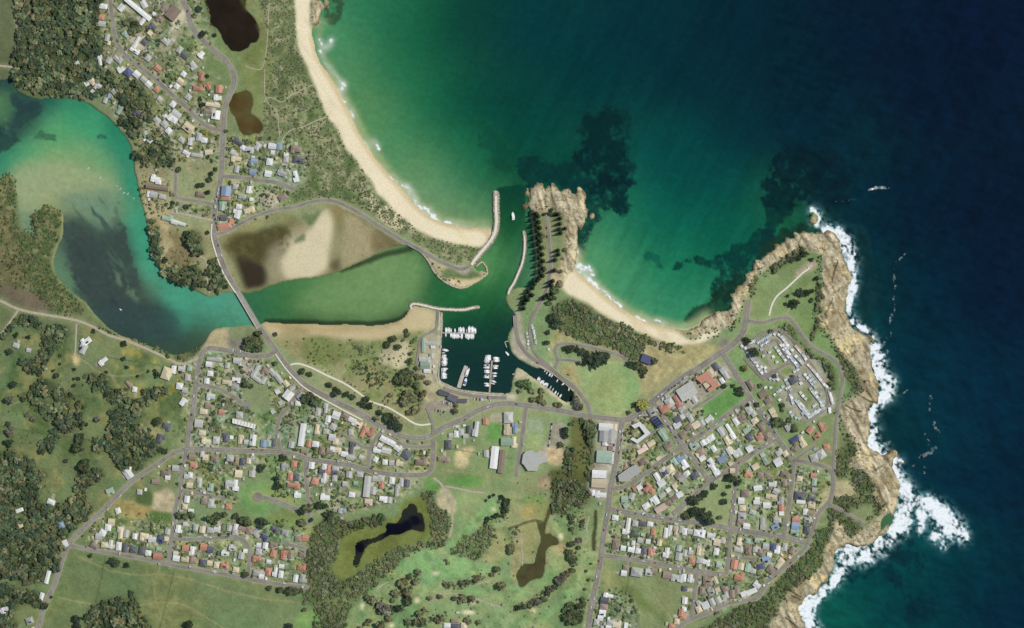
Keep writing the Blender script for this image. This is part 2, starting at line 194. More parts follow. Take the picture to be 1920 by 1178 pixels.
RIVER = P_("-80,150 0,152 22,148 27,165 50,180 90,187 135,187 165,195 185,210 205,225 225,245 240,265 247,285 250,300 252,320 258,345 262,370 270,400 278,430 285,470 295,500 310,520 330,528 345,535 365,546 385,556 395,558 405,554 420,550 440,550 452,552 482,606 465,610 440,612 420,614 400,618 390,630 383,642 370,652 345,662 320,664 290,652 240,634 205,616 182,594 162,568 136,547 112,526 102,494 108,466 118,440 120,405 106,393 88,384 75,393 60,400 62,420 66,440 56,440 46,415 38,390 31,350 25,332 12,326 0,336 -80,350")
ROCKZ = [P_("545,-90 625,-90 625,50 585,50 583,20 582,-20"),
         P_("965,415 965,330 1110,330 1115,420 1098,470 1088,500 1066,512 1052,530 1050,500 1060,470 1062,430 1058,400 1040,396 1015,398 1000,400 992,418"),
         P_("1295,625 1310,580 1350,560 1380,500 1430,440 1500,420 1560,410 1640,470 1650,590 1700,700 1690,790 1740,900 1720,1000 1600,1070 1540,1140 1540,1260 1430,1260 1440,1178 1452,1158 1462,1135 1482,1108 1502,1094 1526,1074 1546,1058 1546,1030 1556,1008 1562,990 1566,975 1578,985 1590,1010 1606,1004 1630,985 1652,965 1654,945 1640,930 1638,905 1626,888 1606,880 1592,868 1606,850 1603,832 1590,812 1580,790 1576,764 1604,742 1619,730 1612,715 1606,692 1590,676 1574,656 1562,640 1550,622 1536,600 1537,580 1541,540 1543,500 1541,478 1520,470 1502,463 1490,475 1452,495 1430,508 1410,524 1402,545 1388,575 1372,604 1340,620")]
rockzone = np.zeros((NY, NX), bool)
for z in ROCKZ: rockzone |= inside(z, 6)
wamp = 5 + 16 * blur(rockzone, 8)
water = inside(SEA, wamp) | inside(RIVER, 5.0)
for c in ("600,12,5", ):
    pass
land = ~water
strata = fbm(7, 301, 3, 62, 6.0); strata1 = fbm(6.5, 341, 3, 80, 4.5); strata = np.where(GX < 1200, strata1, strata)
bl_ = blur(land, 7); fing = np.where((GX < 1200) & (GY < 400), 1.9, .9)
land = np.where(rockzone & (bl_ > .08) & (bl_ < .95), bl_ + (strata - .47) * fing > .5, land)
# skerries
for (x, y, r) in [(1525, 412, 9), (1522, 402, 5), (1108, 404, 6), (1100, 345, 3), (991, 335, 3), (1676, 850, 9), (1663, 862, 12), (1690, 868, 4), (120, 333, 3)]:
    land |= np.hypot(GX - x + n1 * 10, GY - y + n2 * 10) < r
rock = (rockzone | (blur(rockzone, 8) > 0.35)) & land & (inside(ROCKZ[0], 6) | inside(ROCKZ[1], 6) | inside(ROCKZ[2], 6) | (np.hypot(GX - 1525, GY - 408) < 20) | (np.hypot(GX - 1672, GY - 858) < 26))
BL = blur(land, 2.0); BL2 = blur(land, 9); BL3 = blur(land, 45)
# ------------------------------------------------------------------ relief
PONDS = [  # name, outline, surface height, label, colours
    ('pond', T_('B', "285,0 270,-40 560,-40 565,90 620,130 650,190 655,260 635,310 585,330 560,375 495,380 450,340 395,280 350,215 320,180 305,100"), 'dark tea-brown pond beside the curving road at the north edge', (42, 34, 26)),
    ('pond', T_('B', "520,700 570,685 605,720 610,800 600,850 650,905 672,950 660,1000 600,1015 545,1000 510,930 475,850 465,790 490,730"), 'brown oval pond south of the curving road, west of the dune heath', (84, 70, 38)),
    ('pond', T_('Q', "95,690 115,650 140,560 200,525 330,480 350,405 430,400 460,350 470,300 520,265 560,285 565,320 610,330 605,430 540,435 450,485 370,490 290,515 210,550 170,610 135,665 125,690"), 'long black lagoon winding through the algae marsh by the golf course', (16, 17, 30)),
    ('pond', T_('M', "50,840 60,780 100,720 180,680 195,590 225,500 205,440 195,400 240,400 245,480 290,460 340,520 345,548 290,550 250,620 225,790 180,795 100,850 65,862"), 'murky brown golf course pond with a reedy southern arm', (72, 66, 44)),
    ('rock_pool', T_('U', "375,375 410,330 440,315 445,340 430,385 390,420 350,440"), 'green tidal swimming pool on the rock shelf below the point', (58, 108, 74)),
]
RB = blur(rock, 3)
Z = (BL - 0.5) * 4.0
Z = np.where(BL > 0.5, Z, Z * 2.5 - 2.0 * (1 - BL2))
Z += np.where(BL > 0.5, BL2 * 0.8 + np.clip(BL3 - 0.55, 0, 1) ** 2 * (4 + 22 * (nl - 0.3)), 0)
Z += np.where(land, RB * ((strata - 0.45) * 6 * np.clip(BL2 * 1.5 - 0.3, 0, 1.1) + (nf - 0.5) * 1.0 + 1.5 - 1.0 * sstep(-np.abs(fbm(20, 911, 4) - .5), -.03, -.008)), 0)
Z += np.where(land & ~rock, (nf - 0.5) * 0.3, 0)
pond_cells = []; PONDMASK = np.zeros((NY, NX))
for (nm_, poly, lab, c) in PONDS:
    m = inside(poly, 8 if nm_ == 'rock_pool' else 17); mb = blur(m, 2.2)
    zz = Z[m].min() if nm_ == 'rock_pool' else np.percentile(Z[m], 30)
    lev = max(0.6, zz - 0.2)
    edge = blur(m, 8)
    Z = Z * (1 - np.clip(edge * 2, 0, 1)) + (lev + 0.5) * np.clip(edge * 2, 0, 1)
    Z = Z - mb * 2.2 * (mb > 0.25)
    Z = np.where(m, np.minimum(Z, lev - 0.6), Z)
    pond_cells.append((nm_, m, lev, lab, c)); PONDMASK = np.maximum(PONDMASK, mb)
def height(mx, my):
    u = min(max((mx - gx[0]) / STEP, 0), NX - 1.001); v = min(max((my - gy[0]) / STEP, 0), NY - 1.001)
    i, j = int(v), int(u); a, b = v - i, u - j
    return (Z[i, j] * (1 - b) + Z[i, j + 1] * b) * (1 - a) + (Z[i + 1, j] * (1 - b) + Z[i + 1, j + 1] * b) * a
def cell(mx, my):
    return min(max(int(round((my - gy[0]) / STEP)), 0), NY - 1), min(max(int(round((mx - gx[0]) / STEP)), 0), NX - 1)
# ------------------------------------------------------------------ roads: (name, label, width, smooth, points)
ROADS = [
 ('road', 'main road curving from the north down to the bridge', 8.5, "338,-70 343,0 352,18 358,45 368,62 385,80 405,98 425,115 437,135 440,150 435,170 425,190 421,215 419,245 417,300 415,330 410,355 405,385 401,415 402,440 410,470 420,500 435,530 447,549"),
 ('road', 'main road running from the bridge past the harbour to the town corner', 8.5, "484,611 500,632 517,657 530,676 550,700 568,718 590,732 640,758 680,778 715,800 745,815 775,822 800,820 815,812 835,800 870,785 900,768 940,757 975,759 1020,765 1060,772 1100,780 1150,786 1168,788"),
 ('road', 'main street climbing from the town corner past the shops to the headland', 10, "1168,788 1183,784 1200,772 1225,752 1250,731 1280,708 1310,690 1345,666 1375,645 1392,625 1398,604 1403,565"),
 ('road', 'curving street by the north-west forest', 6.5, "206,-70 208,0 211,35 215,65 222,85 240,107 262,125 290,147 320,175 345,197 365,217 385,235 400,242 417,245"),
 ('road', 'short street of houses below the dune heath', 6.5, "416,331 450,333 480,338 515,342 540,350 553,356"),
 ('road', 'lagoon road leading along the dunes to the north breakwater', 5.5, "405,439 415,438 430,432 460,415 490,402 520,393 555,388 580,380 605,376 630,378 660,392 690,410 720,430 750,448 775,462 790,470 815,485 835,495 862,505 880,500"),
 ('road', 'short street west of the northern shops', 5, "328,368 345,374 380,379 403,384"),
 ('road', 'narrow lane beside the northern playing field', 4.5, "327,310 330,330 329,368"),
 ('road', 'pale gravel lane running west from the northern shops', 5, "320,398 350,403 400,414"),
 ('road', 'riverside street south of the bridge', 7.5, "517,658 505,666 492,668 470,667 430,658 405,654 392,653 381,660 376,672 371,700 367,728 361,775 356,805 351,841"),
 ('road', 'gravel river road along the western bank', 5, "-60,545 0,564 25,576 50,584 82,590 125,597 150,603 175,613 205,629 237,639 275,654 312,671 340,683 364,675 374,671"),
 ('road', 'pale farm track in the western bush', 4, "35,582 22,600 0,630 -40,680"),
 ('road', 'cul-de-sac west of the vacant lot', 6, "368,722 390,724 415,731 440,745 455,756 463,760"),
 ('road', 'long east-west street through the southern suburb', 7.5, "351,841 400,843 450,845 500,846 530,848 560,855 575,860 610,866 660,873 690,882 730,889 770,891 795,890 806,884 811,870 813,845 812,824"),
 ('road', 'country road running south-west along the forest', 7, "351,841 330,848 310,860 290,874 265,890 240,910 215,935 195,955 175,974 150,998 132,1018 122,1037 113,1065 103,1095 90,1122 80,1150 72,1178 50,1240"),
 ('road', 'winding street east of the vacant lot', 6, "527,846 522,825 520,803 526,782 540,765 555,742 568,722"),
 ('road', 'side street heading south toward the wetland', 6, "574,860 574,897 578,930 580,948 580,984"),
 ('road', 'new cul-de-sac with a round head on open grass', 7, "576,960 558,956 533,945 511,937 493,933 485,932"),
 ('road', 'north-south street on the west of the southern suburb', 6.5, "350,843 344,882 339,920 331,950 325,995 320,1033 318,1057"),
 ('road', 'stub street with a small round head', 5, "339,920 365,924 395,929 418,932"),
 ('road', 'crescent through the southern estate', 6, "324,1008 350,1011 390,1010 425,1007 450,1009 463,1019 469,1035 468,1055 465,1083"),
 ('road', 'short cul-de-sac by the wetland edge', 5, "577,1029 555,1024 539,1020"),
 ('road', 'straight boundary road beside the paddock', 6, "132,1022 165,1030 210,1037 270,1048 318,1058 370,1068 430,1078 490,1090 540,1097 580,1102"),
 ('road', 'short cross street by the white townhouses', 6, "691,880 692,855 699,832 713,812"),
 ('road', 'service road below the footpath bend', 5, "713,812 730,823 755,833 775,838 811,837"),
 ('road', 'back lane behind the terrace houses', 4, "642,815 660,825 682,838 698,840"),
 ('road', 'straight lane between bowling green and clubhouse', 6.5, "987,762 982,800 979,825 975,850 971,876 968,893"),
 ('road', 'sweeping harbour road above the creek moorings', 6, "966,592 968,620 974,643 988,663 1005,676 1030,689 1050,706 1075,724 1090,742 1103,760 1107,782"),
 ('road', 'narrow loop road around the caravan green', 4.5, "1003,584 996,600 993,620 995,640 1002,660 1015,675 1030,684"),
 ('road', 'small loop road west of the oval', 5, "1040,690 1046,678 1043,668 1041,657 1045,648 1055,645 1075,646 1110,652 1140,660 1160,665 1175,675"),
 ('road', 'lane along the top of the oval', 4, "1046,674 1062,675 1080,677 1105,681"),
 ('road', 'lane up the small pine headland', 5, "1025,402 1028,430 1030,460 1033,490 1030,520 1022,550 1012,570 1003,586"),
 ('road', 'long straight street south past the golf course', 8.5, "1168,788 1165,800 1160,838 1152,882 1144,920 1141,952 1133,995 1127,1045 1121,1078 1111,1128 1103,1178 1095,1240"),
 ('road', 'first cross street running south-east from the shops', 7.5, "1224,753 1240,778 1256,800 1280,836 1300,862 1330,901"),
 ('road', 'second cross street along the caravan park', 7.5, "1354,662 1362,674 1385,710 1405,743 1430,777 1456,819 1488,861"),
 ('road', 'upper diagonal street through the eastern suburb', 7, "1406,746 1360,781 1320,811 1279,838 1250,858 1220,880 1204,892 1180,909 1165,915 1147,914"),
 ('road', 'lower diagonal street through the eastern suburb', 7.5, "1457,821 1420,844 1380,872 1330,904 1300,932 1280,948 1262,963"),
 ('road', 'long east-west street from the golf course to the coast', 8, "1142,954 1200,965 1270,975 1330,983 1370,991 1420,999 1470,1008 1513,1018"),
 ('road', 'southern east-west street by the open field', 7, "1128,1041 1180,1048 1230,1056 1280,1065 1320,1073 1361,1077"),
 ('road', 'short link street west of the tiny cul-de-sac', 6, "1362,1077 1367,1035 1369,993"),
 ('road', 'street beside the triangular park', 6, "1368,988 1374,952 1379,912 1380,874"),
 ('road', 'street from the coast block down to the long street', 6, "1489,866 1486,895 1482,930 1475,970 1470,1006"),
 ('road', 'tiny cul-de-sac in the south-east block', 5, "1368,1044 1395,1046 1414,1049"),
 ('road', 'upper coast road on the cliff top', 6.5, "1513,1018 1525,990 1531,970 1541,955 1555,940 1562,915 1562,895 1557,881 1540,873 1510,866 1489,863"),
 ('road', 'clifftop road round the caravan park', 5, "1562,890 1563,873 1565,830 1568,790 1573,755 1580,715 1575,690 1565,675 1530,655 1512,640 1495,615 1480,597 1455,598 1430,605 1404,602"),
 ('road', 'lower coast road curving along the southern cliffs', 6.5, "1513,1020 1508,1030 1475,1060 1440,1090 1423,1118 1405,1125 1380,1128 1355,1135 1325,1150 1295,1162 1270,1178 1230,1215"),
 ('road', 'short street in the southernmost block', 5.5, "1308,1072 1303,1110 1296,1160"),
 ('road', 'driveway street below the red roofed coast houses', 4.5, "1491,862 1510,848 1530,836"),
 ('road', 'lookout road looping on the southern point', 5, "1552,945 1580,958 1605,973 1620,983"),
 ('road', 'outer caravan park loop', 5, "1392,655 1410,640 1430,625 1455,618 1475,627 1500,655 1525,690 1545,722 1553,748 1548,765 1530,781 1508,790 1488,778"),
 ('road', 'inner caravan park lane', 5, "1425,708 1448,698 1462,690 1480,682 1500,688"),
 ('road', 'caravan park spine lane', 5, "1395,672 1428,708 1440,706 1452,695 1473,716 1480,740 1475,752"),
 ('road', 'small caravan park crescent', 4.5, "1436,670 1430,652 1438,643 1455,637 1463,650 1478,678"),
 ('road', 'harbour yard lane down the western quay', 5, "821,575 820,600 818,615 806,624 792,632 786,645 784,665 780,690 778,705"),
 ('road', 'access lane into the fishing wharf car park', 5, "812,815 811,795 806,778 800,765"),
 ('road', 'quayside lane along the south of the harbour', 6, "832,727 850,734 880,741 915,745 950,746"),
 ('road', 'back lane behind the main street shops', 4, "1272,785 1300,766 1340,741 1366,722"),
 ('road', 'lane behind the white motel', 4, "1168,845 1190,834 1230,808"),
]
PATHS = [
 ('footpath', 'white footpath winding between the park trees and the main road', 3.2, "545,684 560,682 585,690 615,705 640,716 660,728 680,742 695,753 725,763 755,780 775,793 790,797 808,795"),
 ('footpath', 'pale sandy track crossing the dune heath to the beach', 1.8, "495,192 503,183 515,186 530,192 545,180 560,172 578,163 588,160"),
 ('footpath', 'faint sandy track at the lower dune heath', 1.8, "520,290 530,262 545,245 570,238 590,228 612,220"),
 ('footpath', 'faint track through the marsh grass between the ponds', 1.6, "460,123 467,127 490,130 499,100 503,50 505,0"),
 ('footpath', 'long faint track along the heath', 1.6, "497,130 498,185 519,210 523,240 525,258"),
 ('footpath', 'sandy footpath across the scrub behind the cove', 1.6, "1164,610 1155,631"),
 ('footpath', 'sandy path from the surf club to the cove', 2, "1237,637 1233,655"),
 ('footpath', 'pale path winding up the grassy lookout', 3, "1442,592 1446,575 1456,556 1475,540 1490,526 1505,512 1518,503"),
 ('footpath', 'faint dirt path on the lookout slope', 1.8, "1474,590 1485,570 1497,553 1512,542"),
 ('footpath', 'sandy track from the street end into the golf course', 4, "812,896 825,905 833,918 843,935 848,950 848,985 842,1008"),
 ('footpath', 'sandy track branching east past the motel units', 3.5, "833,912 850,914 880,921 910,924"),
 ('footpath', 'golf cart path by the middle fairway', 2.4, "811,1128 817,1117 830,1113 858,1113"),
 ('footpath', 'golf cart path curving past the dry rough', 2.4, "876,1118 900,1125 925,1134 940,1137"),
 ('footpath', 'short golf cart path by the wetland scrub', 2.4, "706,1105 717,1097 729,1090"),
 ('footpath', 'golf cart path beside the eastern ditch', 2.2, "1105,968 1100,985 1101,1005 1100,1017"),
 ('footpath', 'dirt track west of the golf pond', 2.2, "976,1000 978,1030 980,1050 978,1070 973,1090"),
 ('footpath', 'golf cart path through the southern trees', 2.2, "894,1095 905,1092 915,1086 909,1090"),
 ('footpath', 'pale driveway to the riverside farmhouse', 3, "144,607 143,630 142,655 141,668"),
 ('footpath', 'dirt track crossing the small creek in the forest', 4, "-40,124 0,124 20,126 38,128"),
 ('footpath', 'dirt track on the point by the bridge', 3, "372,480 386,488 388,510 389,530 393,550"),
 ('footpath', 'pale pavement beside the bridge approach', 2.5, "398,420 397,445 406,478 418,510 432,534 444,552"),
 ('footpath', 'pale pavement on the hill side of the main road', 2.5, "517,664 535,690 553,710 570,726 600,745 640,767 680,788"),
 ('footpath', 'pale pavement above the creek moorings', 4, "1000,681 1030,696 1055,714 1076,733"),
]
roadmask = np.zeros((NY, NX), bool)
for (n_, l_, w_, s_) in ROADS + PATHS:
    roadmask |= stroke([tuple(p) for p in smooth(P_(s_), False, 3)], w_ / 2) > 0.5
# ------------------------------------------------------------------ what covers the land and what the water looks like
ALB = 0.92
def interp(s, p=2.5, eps=500.0, soft=30):
    """smooth field through spot readings 'x,y,r,g,b' on the survey (coarse grid, then bilinear)"""
    a = np.array([list(map(float, q.split(','))) for q in s.split()])
    X, Y = GX[::4, ::4], GY[::4, ::4]; acc = np.zeros(X.shape + (3,)); wsum = np.zeros(X.shape)
    for (x, y, r, g, b) in a:
        w = 1.0 / (((X - x) ** 2 + (Y - y) ** 2) + eps) ** p
        acc += w[..., None] * lin(r, g, b) * ALB; wsum += w
    c = acc / wsum[..., None]; c = np.stack([blur(c[..., k], soft / 4.0) for k in range(3)], -1)
    iy = np.clip((np.arange(NY) / 4.0), 0, c.shape[0] - 1.001); ix = np.clip((np.arange(NX) / 4.0), 0, c.shape[1] - 1.001)
    a0, b0 = iy.astype(int), ix.astype(int); fy, fx = (iy - a0)[:, None, None], (ix - b0)[None, :, None]
    return (c[a0][:, b0] * (1 - fx) + c[a0][:, b0 + 1] * fx) * (1 - fy) + (c[a0 + 1][:, b0] * (1 - fx) + c[a0 + 1][:, b0 + 1] * fx) * fy
OCEAN = interp("620,60,78,150,108 700,30,45,122,88 760,60,28,106,76 830,60,16,74,60 900,30,10,60,58 1000,50,5,54,62 1200,50,3,46,58 1400,50,3,36,54 1600,50,4,28,48 1850,50,8,25,50 650,130,92,150,104 720,150,38,122,84 800,200,24,106,76 865,200,12,76,62 950,200,6,62,60 1100,150,3,53,60 1300,150,3,43,55 1500,150,3,33,50 1750,150,6,26,48 700,220,98,150,102 690,200,100,146,98 740,270,88,150,104 760,250,56,136,92 850,280,28,114,80 900,340,24,106,78 850,370,64,142,104 800,345,104,156,112 780,330,116,156,110 880,410,134,164,118 830,395,140,164,118 905,390,76,142,100 920,360,40,110,76 960,330,12,68,50 955,290,10,74,58 1000,250,5,68,64 1060,340,8,70,62 1250,300,4,70,72 1250,400,6,90,82 1200,430,18,112,88 1150,450,52,140,104 1110,490,98,158,112 1130,520,84,154,108 1180,545,72,150,112 1230,580,74,154,114 1250,540,40,138,102 1300,590,64,148,110 1290,550,34,128,96 1250,490,22,120,90 1350,450,9,96,80 1400,420,12,92,76 1350,350,4,70,72 1400,250,3,46,58 1500,250,4,36,54 1480,400,30,92,66 1550,350,5,42,54 1600,420,6,42,56 1700,400,5,33,52 1850,400,6,28,50 1650,550,5,44,54 1750,550,5,37,55 1880,550,6,28,50 1700,700,6,48,62 1750,800,8,52,64 1850,750,5,40,58 1900,900,5,35,53 1800,900,6,42,58 1750,1050,6,62,68 1705,1025,10,74,74 1650,1100,7,68,70 1570,1150,14,88,78 1700,1150,6,60,64 1800,1100,5,48,60 1900,1150,5,40,56 1680,800,8,50,56 1620,560,16,64,66")
LAGOON = interp("640,545,106,138,86 690,520,110,142,88 740,498,112,142,88 735,560,108,138,86 670,585,100,130,80 620,585,92,126,74 540,575,66,116,66 590,535,78,122,70 790,515,62,112,66 870,600,14,60,46 850,660,20,52,48 900,690,20,50,48 940,620,20,60,46 950,660,20,52,50 1020,720,24,52,52 1070,740,26,42,36 955,450,22,82,42 962,400,18,74,46 962,360,12,62,46 945,520,32,100,54 930,480,70,132,78 915,500,96,146,88 700,540,112,142,88 650,560,104,138,84 600,560,88,130,72 560,560,70,118,66 520,570,56,110,66 480,580,52,104,72 760,500,100,136,82 780,480,70,110,64 720,500,116,144,90 785,550,58,108,64 800,510,40,88,52 820,535,34,98,54 840,560,32,96,50 880,550,44,116,62 900,565,30,84,50 860,575,34,100,52 990,470,56,116,80 990,510,74,120,84 650,600,40,62,40 580,603,44,66,42 730,598,40,60,40 700,585,96,128,76 760,570,84,118,70", 2.4, 300.0, 12)
RIV = interp("100,230,80,152,110 140,215,58,146,106 180,240,66,152,112 210,240,36,124,96 225,280,44,132,106 240,350,48,138,110 250,420,62,150,122 240,330,52,136,108 265,460,64,152,124 280,500,72,154,126 330,560,72,154,128 400,580,76,154,132 450,575,82,152,130 60,290,94,160,112 20,310,66,142,108 0,300,50,130,104 40,280,70,150,110 100,330,152,165,116 60,360,158,166,116 140,325,140,162,112 180,340,136,160,114 210,350,118,154,116 200,380,112,145,106 215,410,104,140,106 100,370,150,160,114 130,385,120,140,108 60,210,42,72,66 30,240,42,70,68 20,260,44,76,72 10,180,56,92,72 10,225,74,118,90 45,190,40,74,70 90,195,40,96,84 110,250,84,156,106 150,190,50,128,100 60,430,108,136,110 45,400,112,138,112 130,450,84,106,92 150,430,84,110,92 170,470,58,74,70 200,520,54,70,68 180,540,56,72,70 230,580,54,68,68 240,540,60,80,74 205,450,74,98,84 225,440,64,84,76 232,480,58,76,72 210,490,92,122,98 135,520,98,130,96 150,560,92,128,96 175,595,84,116,92 200,600,52,70,68 250,620,48,66,66 300,620,46,74,72 290,590,52,110,96 330,600,66,140,120 345,640,52,74,66 390,605,66,116,96 380,640,60,82,64 420,600,70,132,108 300,655,56,80,60 240,512,78,112,92 262,560,92,128,102 50,340,150,164,116 90,350,156,168,116 120,350,152,164,114 160,360,134,156,112 190,310,104,156,112 150,300,112,158,112 100,305,120,160,112 70,320,132,160,112", 2.4, 250.0, 10)
OCEAN = OCEAN * (1 + np.clip((GX - 1420) / 300, 0, 1)[..., None] * np.array([-.4, -.1, .10])); kb = np.clip(OCEAN[..., 1:2] / .16, 0, 1); OCEAN = OCEAN * (np.array([.78, 1.02, .84]) * (1 - kb) + np.array([.80, .84, .74]) * kb) * np.where(GX > 1500, 1 - .16 * np.clip((GX - 1500) / 300, 0, 1) * np.clip((700 - GY) / 300, 0, 1), 1)[..., None]
WC = OCEAN.copy()
RIV = RIV * np.array([1.05, 1.0, .9])
lagoon = inside(P_("440,400 640,360 800,465 884,500 910,466 922,448 929,430 931,400 930,352 985,345 985,420 1003,430 1010,560 980,600 1110,780 820,770 760,640 430,640 482,612 440,548"), 0, False)
west = GX < 484 - np.clip((612 - GY) * 0.56, -20, 40)
k = sstep(blur(lagoon, 5), 0.3, 0.7)[..., None]
WC = OCEAN * (1 - k) + LAGOON * k
WC = np.where((west & (GX < 500) & (GY > 120))[..., None], RIV, WC)
def wpaint(m, c, a=1.0):
    global WC
    m = np.clip(m * a, 0, 1)[..., None]; WC = WC * (1 - m) + lin(*c) * ALB * m
LG = blur(inside(P_('590,535 640,524 700,500 745,480 785,480 800,505 790,545 770,570 740,588 680,594 600,588 550,580'), 6), 12); wpaint(LG, (112, 146, 92), .75)
# submerged reef and weed beds
frag = fbm(17, 501, 5); fragr = fbm(22, 541, 5, 65, 3.0); fine = fbm(6, 571, 4)
def reef(poly, c, thr=0.45, a=0.9, soft=14, fr=frag):
    b = blur(inside(poly, 26), soft * 0.5)
    wpaint(sstep(b * 1.0 + (fr - 0.5) * 1.7 + (fine - .5) * .9, thr, thr + 0.48) * sstep(b, 0.02, 0.4) * (.7 + .5 * fine), c, a)
reef(P_("975,345 966,310 972,288 1000,282 1030,300 1060,312 1080,290 1078,240 1092,212 1130,203 1170,208 1184,240 1180,280 1192,330 1180,370 1188,400 1160,415 1140,390 1120,400 1105,430 1092,470 1080,480 1080,380 1040,350 985,360"), (8, 50, 48), 0.3, .9)
reef(P_("1080,250 1100,212 1150,205 1182,240 1176,290 1188,340 1150,350 1090,330"), (6, 38, 40), 0.5, .8)
reef(P_("1105,320 1180,330 1185,390 1160,410 1130,380 1100,370"), (6, 34, 38), 0.6, .7)
reef(P_("1432,330 1450,300 1500,270 1560,290 1590,330 1590,380 1560,400 1530,395 1500,385 1470,390 1450,400 1430,370"), (5, 32, 40), 0.3, .9, 18)
reef(P_("1440,380 1475,375 1490,395 1462,430 1440,460 1428,450 1440,410"), (5, 44, 44), 0.5, .8, 10, fragr)
reef(P_("1250,500 1290,485 1340,485 1390,455 1430,430 1450,450 1420,480 1390,510 1372,545 1350,570 1330,540 1350,510 1310,500 1260,506"), (6, 48, 46), 0.42, .85, 8, fragr)
reef(P_("1330,560 1360,520 1400,500 1420,470 1440,450 1500,425 1530,425 1470,460 1410,520 1380,560 1360,590 1310,625 1285,610 1290,585"), (22, 50, 38), 0.36, .9, 8)
reef(P_("1190,440 1210,460 1240,490 1255,510 1240,505 1205,478"), (8, 78, 66), 0.5, .7, 8)
reef(P_("895,240 930,230 960,260 975,330 970,420 955,380 930,320 905,290"), (14, 60, 48), 0.55, .4, 26)
reef(P_("597,-20 640,-10 640,30 620,60 608,40"), (50, 78, 52), 0.55, .9, 8)
reef(P_("1660,1000 1700,1000 1740,1040 1720,1080 1690,1060 1700,1110 1760,1120 1740,1178 1690,1178 1690,1120 1640,1080 1600,1100 1580,1060 1620,1060"), (5, 44, 52), 0.5, .8, 18)
reef(P_("1600,420 1640,460 1650,560 1640,620 1680,700 1690,760 1660,800 1700,860 1640,850 1620,780 1650,720 1610,620 1590,540"), (14, 50, 52), 0.5, .7, 10)
reef(P_("980,425 992,430 1000,480 998,510 990,480 985,450"), (40, 88, 62), 0.5, .7, 8)
reef(T_('A', "-200,540 70,530 100,650 220,735 350,752 300,860 200,960 110,1050 40,1110 0,1140 -200,1160"), (44, 72, 66), 0.34, .95, 10)
wpaint(blur(inside(T_('A', "-100,720 60,690 110,780 60,880 -20,930 -100,940"), 6), 10), (84, 128, 84), .75)
wpaint(blur(inside(T_('C', "380,770 470,640 520,700 560,900 640,1060 740,1190 640,1190 520,1000 420,900"), 6), 10), (92, 126, 98), .8)
# tidal weed in the west river and dark channel rims in the lagoon
reef(T_('C', "120,360 240,420 480,430 620,500 860,460 900,260 930,470 960,640 1050,960 1220,1178 700,1178 500,800 480,600"), (58, 72, 70), 0.62, .6, 10, fbm(16, 611, 4, 58, 5))
reef(T_('C', "480,640 620,600 760,760 880,900 1040,1060 1220,1200 760,1200 620,1000 520,850"), (52, 64, 66), 0.36, .85, 16)
reef(T_('C', "860,470 930,480 990,720 1060,960 1030,1010 960,860 880,700"), (58, 72, 66), 0.4, .8, 8)
reef(P_("-20,262 0,240 40,225 80,195 90,190 60,186 40,182 22,172 30,215 10,250"), (40, 62, 64), 0.36, .75, 10)
reef(T_('A', "240,1050 330,1000 420,1040 400,1080 320,1070"), (54, 96, 72), 0.4, .8, 5)
reef(T_('A', "710,1030 780,990 820,1030 740,1045"), (50, 92, 76), 0.45, .8, 5)
reef(T_('D', "480,760 560,740 650,770 720,830 735,900 690,970 570,1000 520,900"), (58, 52, 42), 0.3, .95, 6)
def soft(t, s, c, f, a=.9, w=10, nz=None): wpaint(blur(inside(T_(t, s), w), f) * (1 if nz is None else nz), c, a)
soft('C', "90,110 250,60 480,60 700,120 860,200 880,290 720,280 560,300 420,290 310,340 230,410 130,390 110,250", (148, 162, 120), 12, .85)
soft('C', "400,300 640,270 870,270 870,480 760,540 640,440 520,380", (110, 138, 112), 10, .8)
strk = fbm(11, 621, 4, 58, 5)
soft('C', "470,480 620,470 760,560 860,520 940,660 1000,850 1070,970 1240,1190 720,1190 600,960 520,820 470,680", (60, 74, 68), 12, .95, 12, sstep(strk, .2, .42))
soft('C', "560,360 760,330 860,470 800,640 640,560", (66, 86, 76), 8, .9, 8, sstep(strk, .5, .64))
soft('C', "820,860 900,890 1010,1010 1060,1090 1010,1080 900,970", (104, 128, 100), 4, .8, 10, sstep(nf, .3, .55))
wpaint(blur(inside(T_('E', "480,-40 1290,-40 1290,240 1100,190 900,120 700,60"), 8), 8) * sstep(strk, .1, .4), (54, 74, 70), .8)
for s in ("640,505 690,488 735,474 770,468", "500,604 560,605 650,608 720,606 752,598 764,588"):
    wpaint(np.clip(stroke(smooth(P_(s), False), 5.5, 6), 0, 1), (34, 46, 34), .8)
shore = inside(P_("590,40 720,40 960,400 930,440 800,430 640,230"), 0, False) | inside(P_("1060,470 1130,470 1330,580 1330,640 1200,640 1060,540"), 0, False)
sh_ = blur(shore, 8); wpaint(sh_ * sstep(blur(land, 16) + (nm - .5) * .16, .02, .36), (150, 168, 118), .9); wpaint(sh_ * sstep(blur(land, 5), .1, .45), (186, 182, 142), .8)
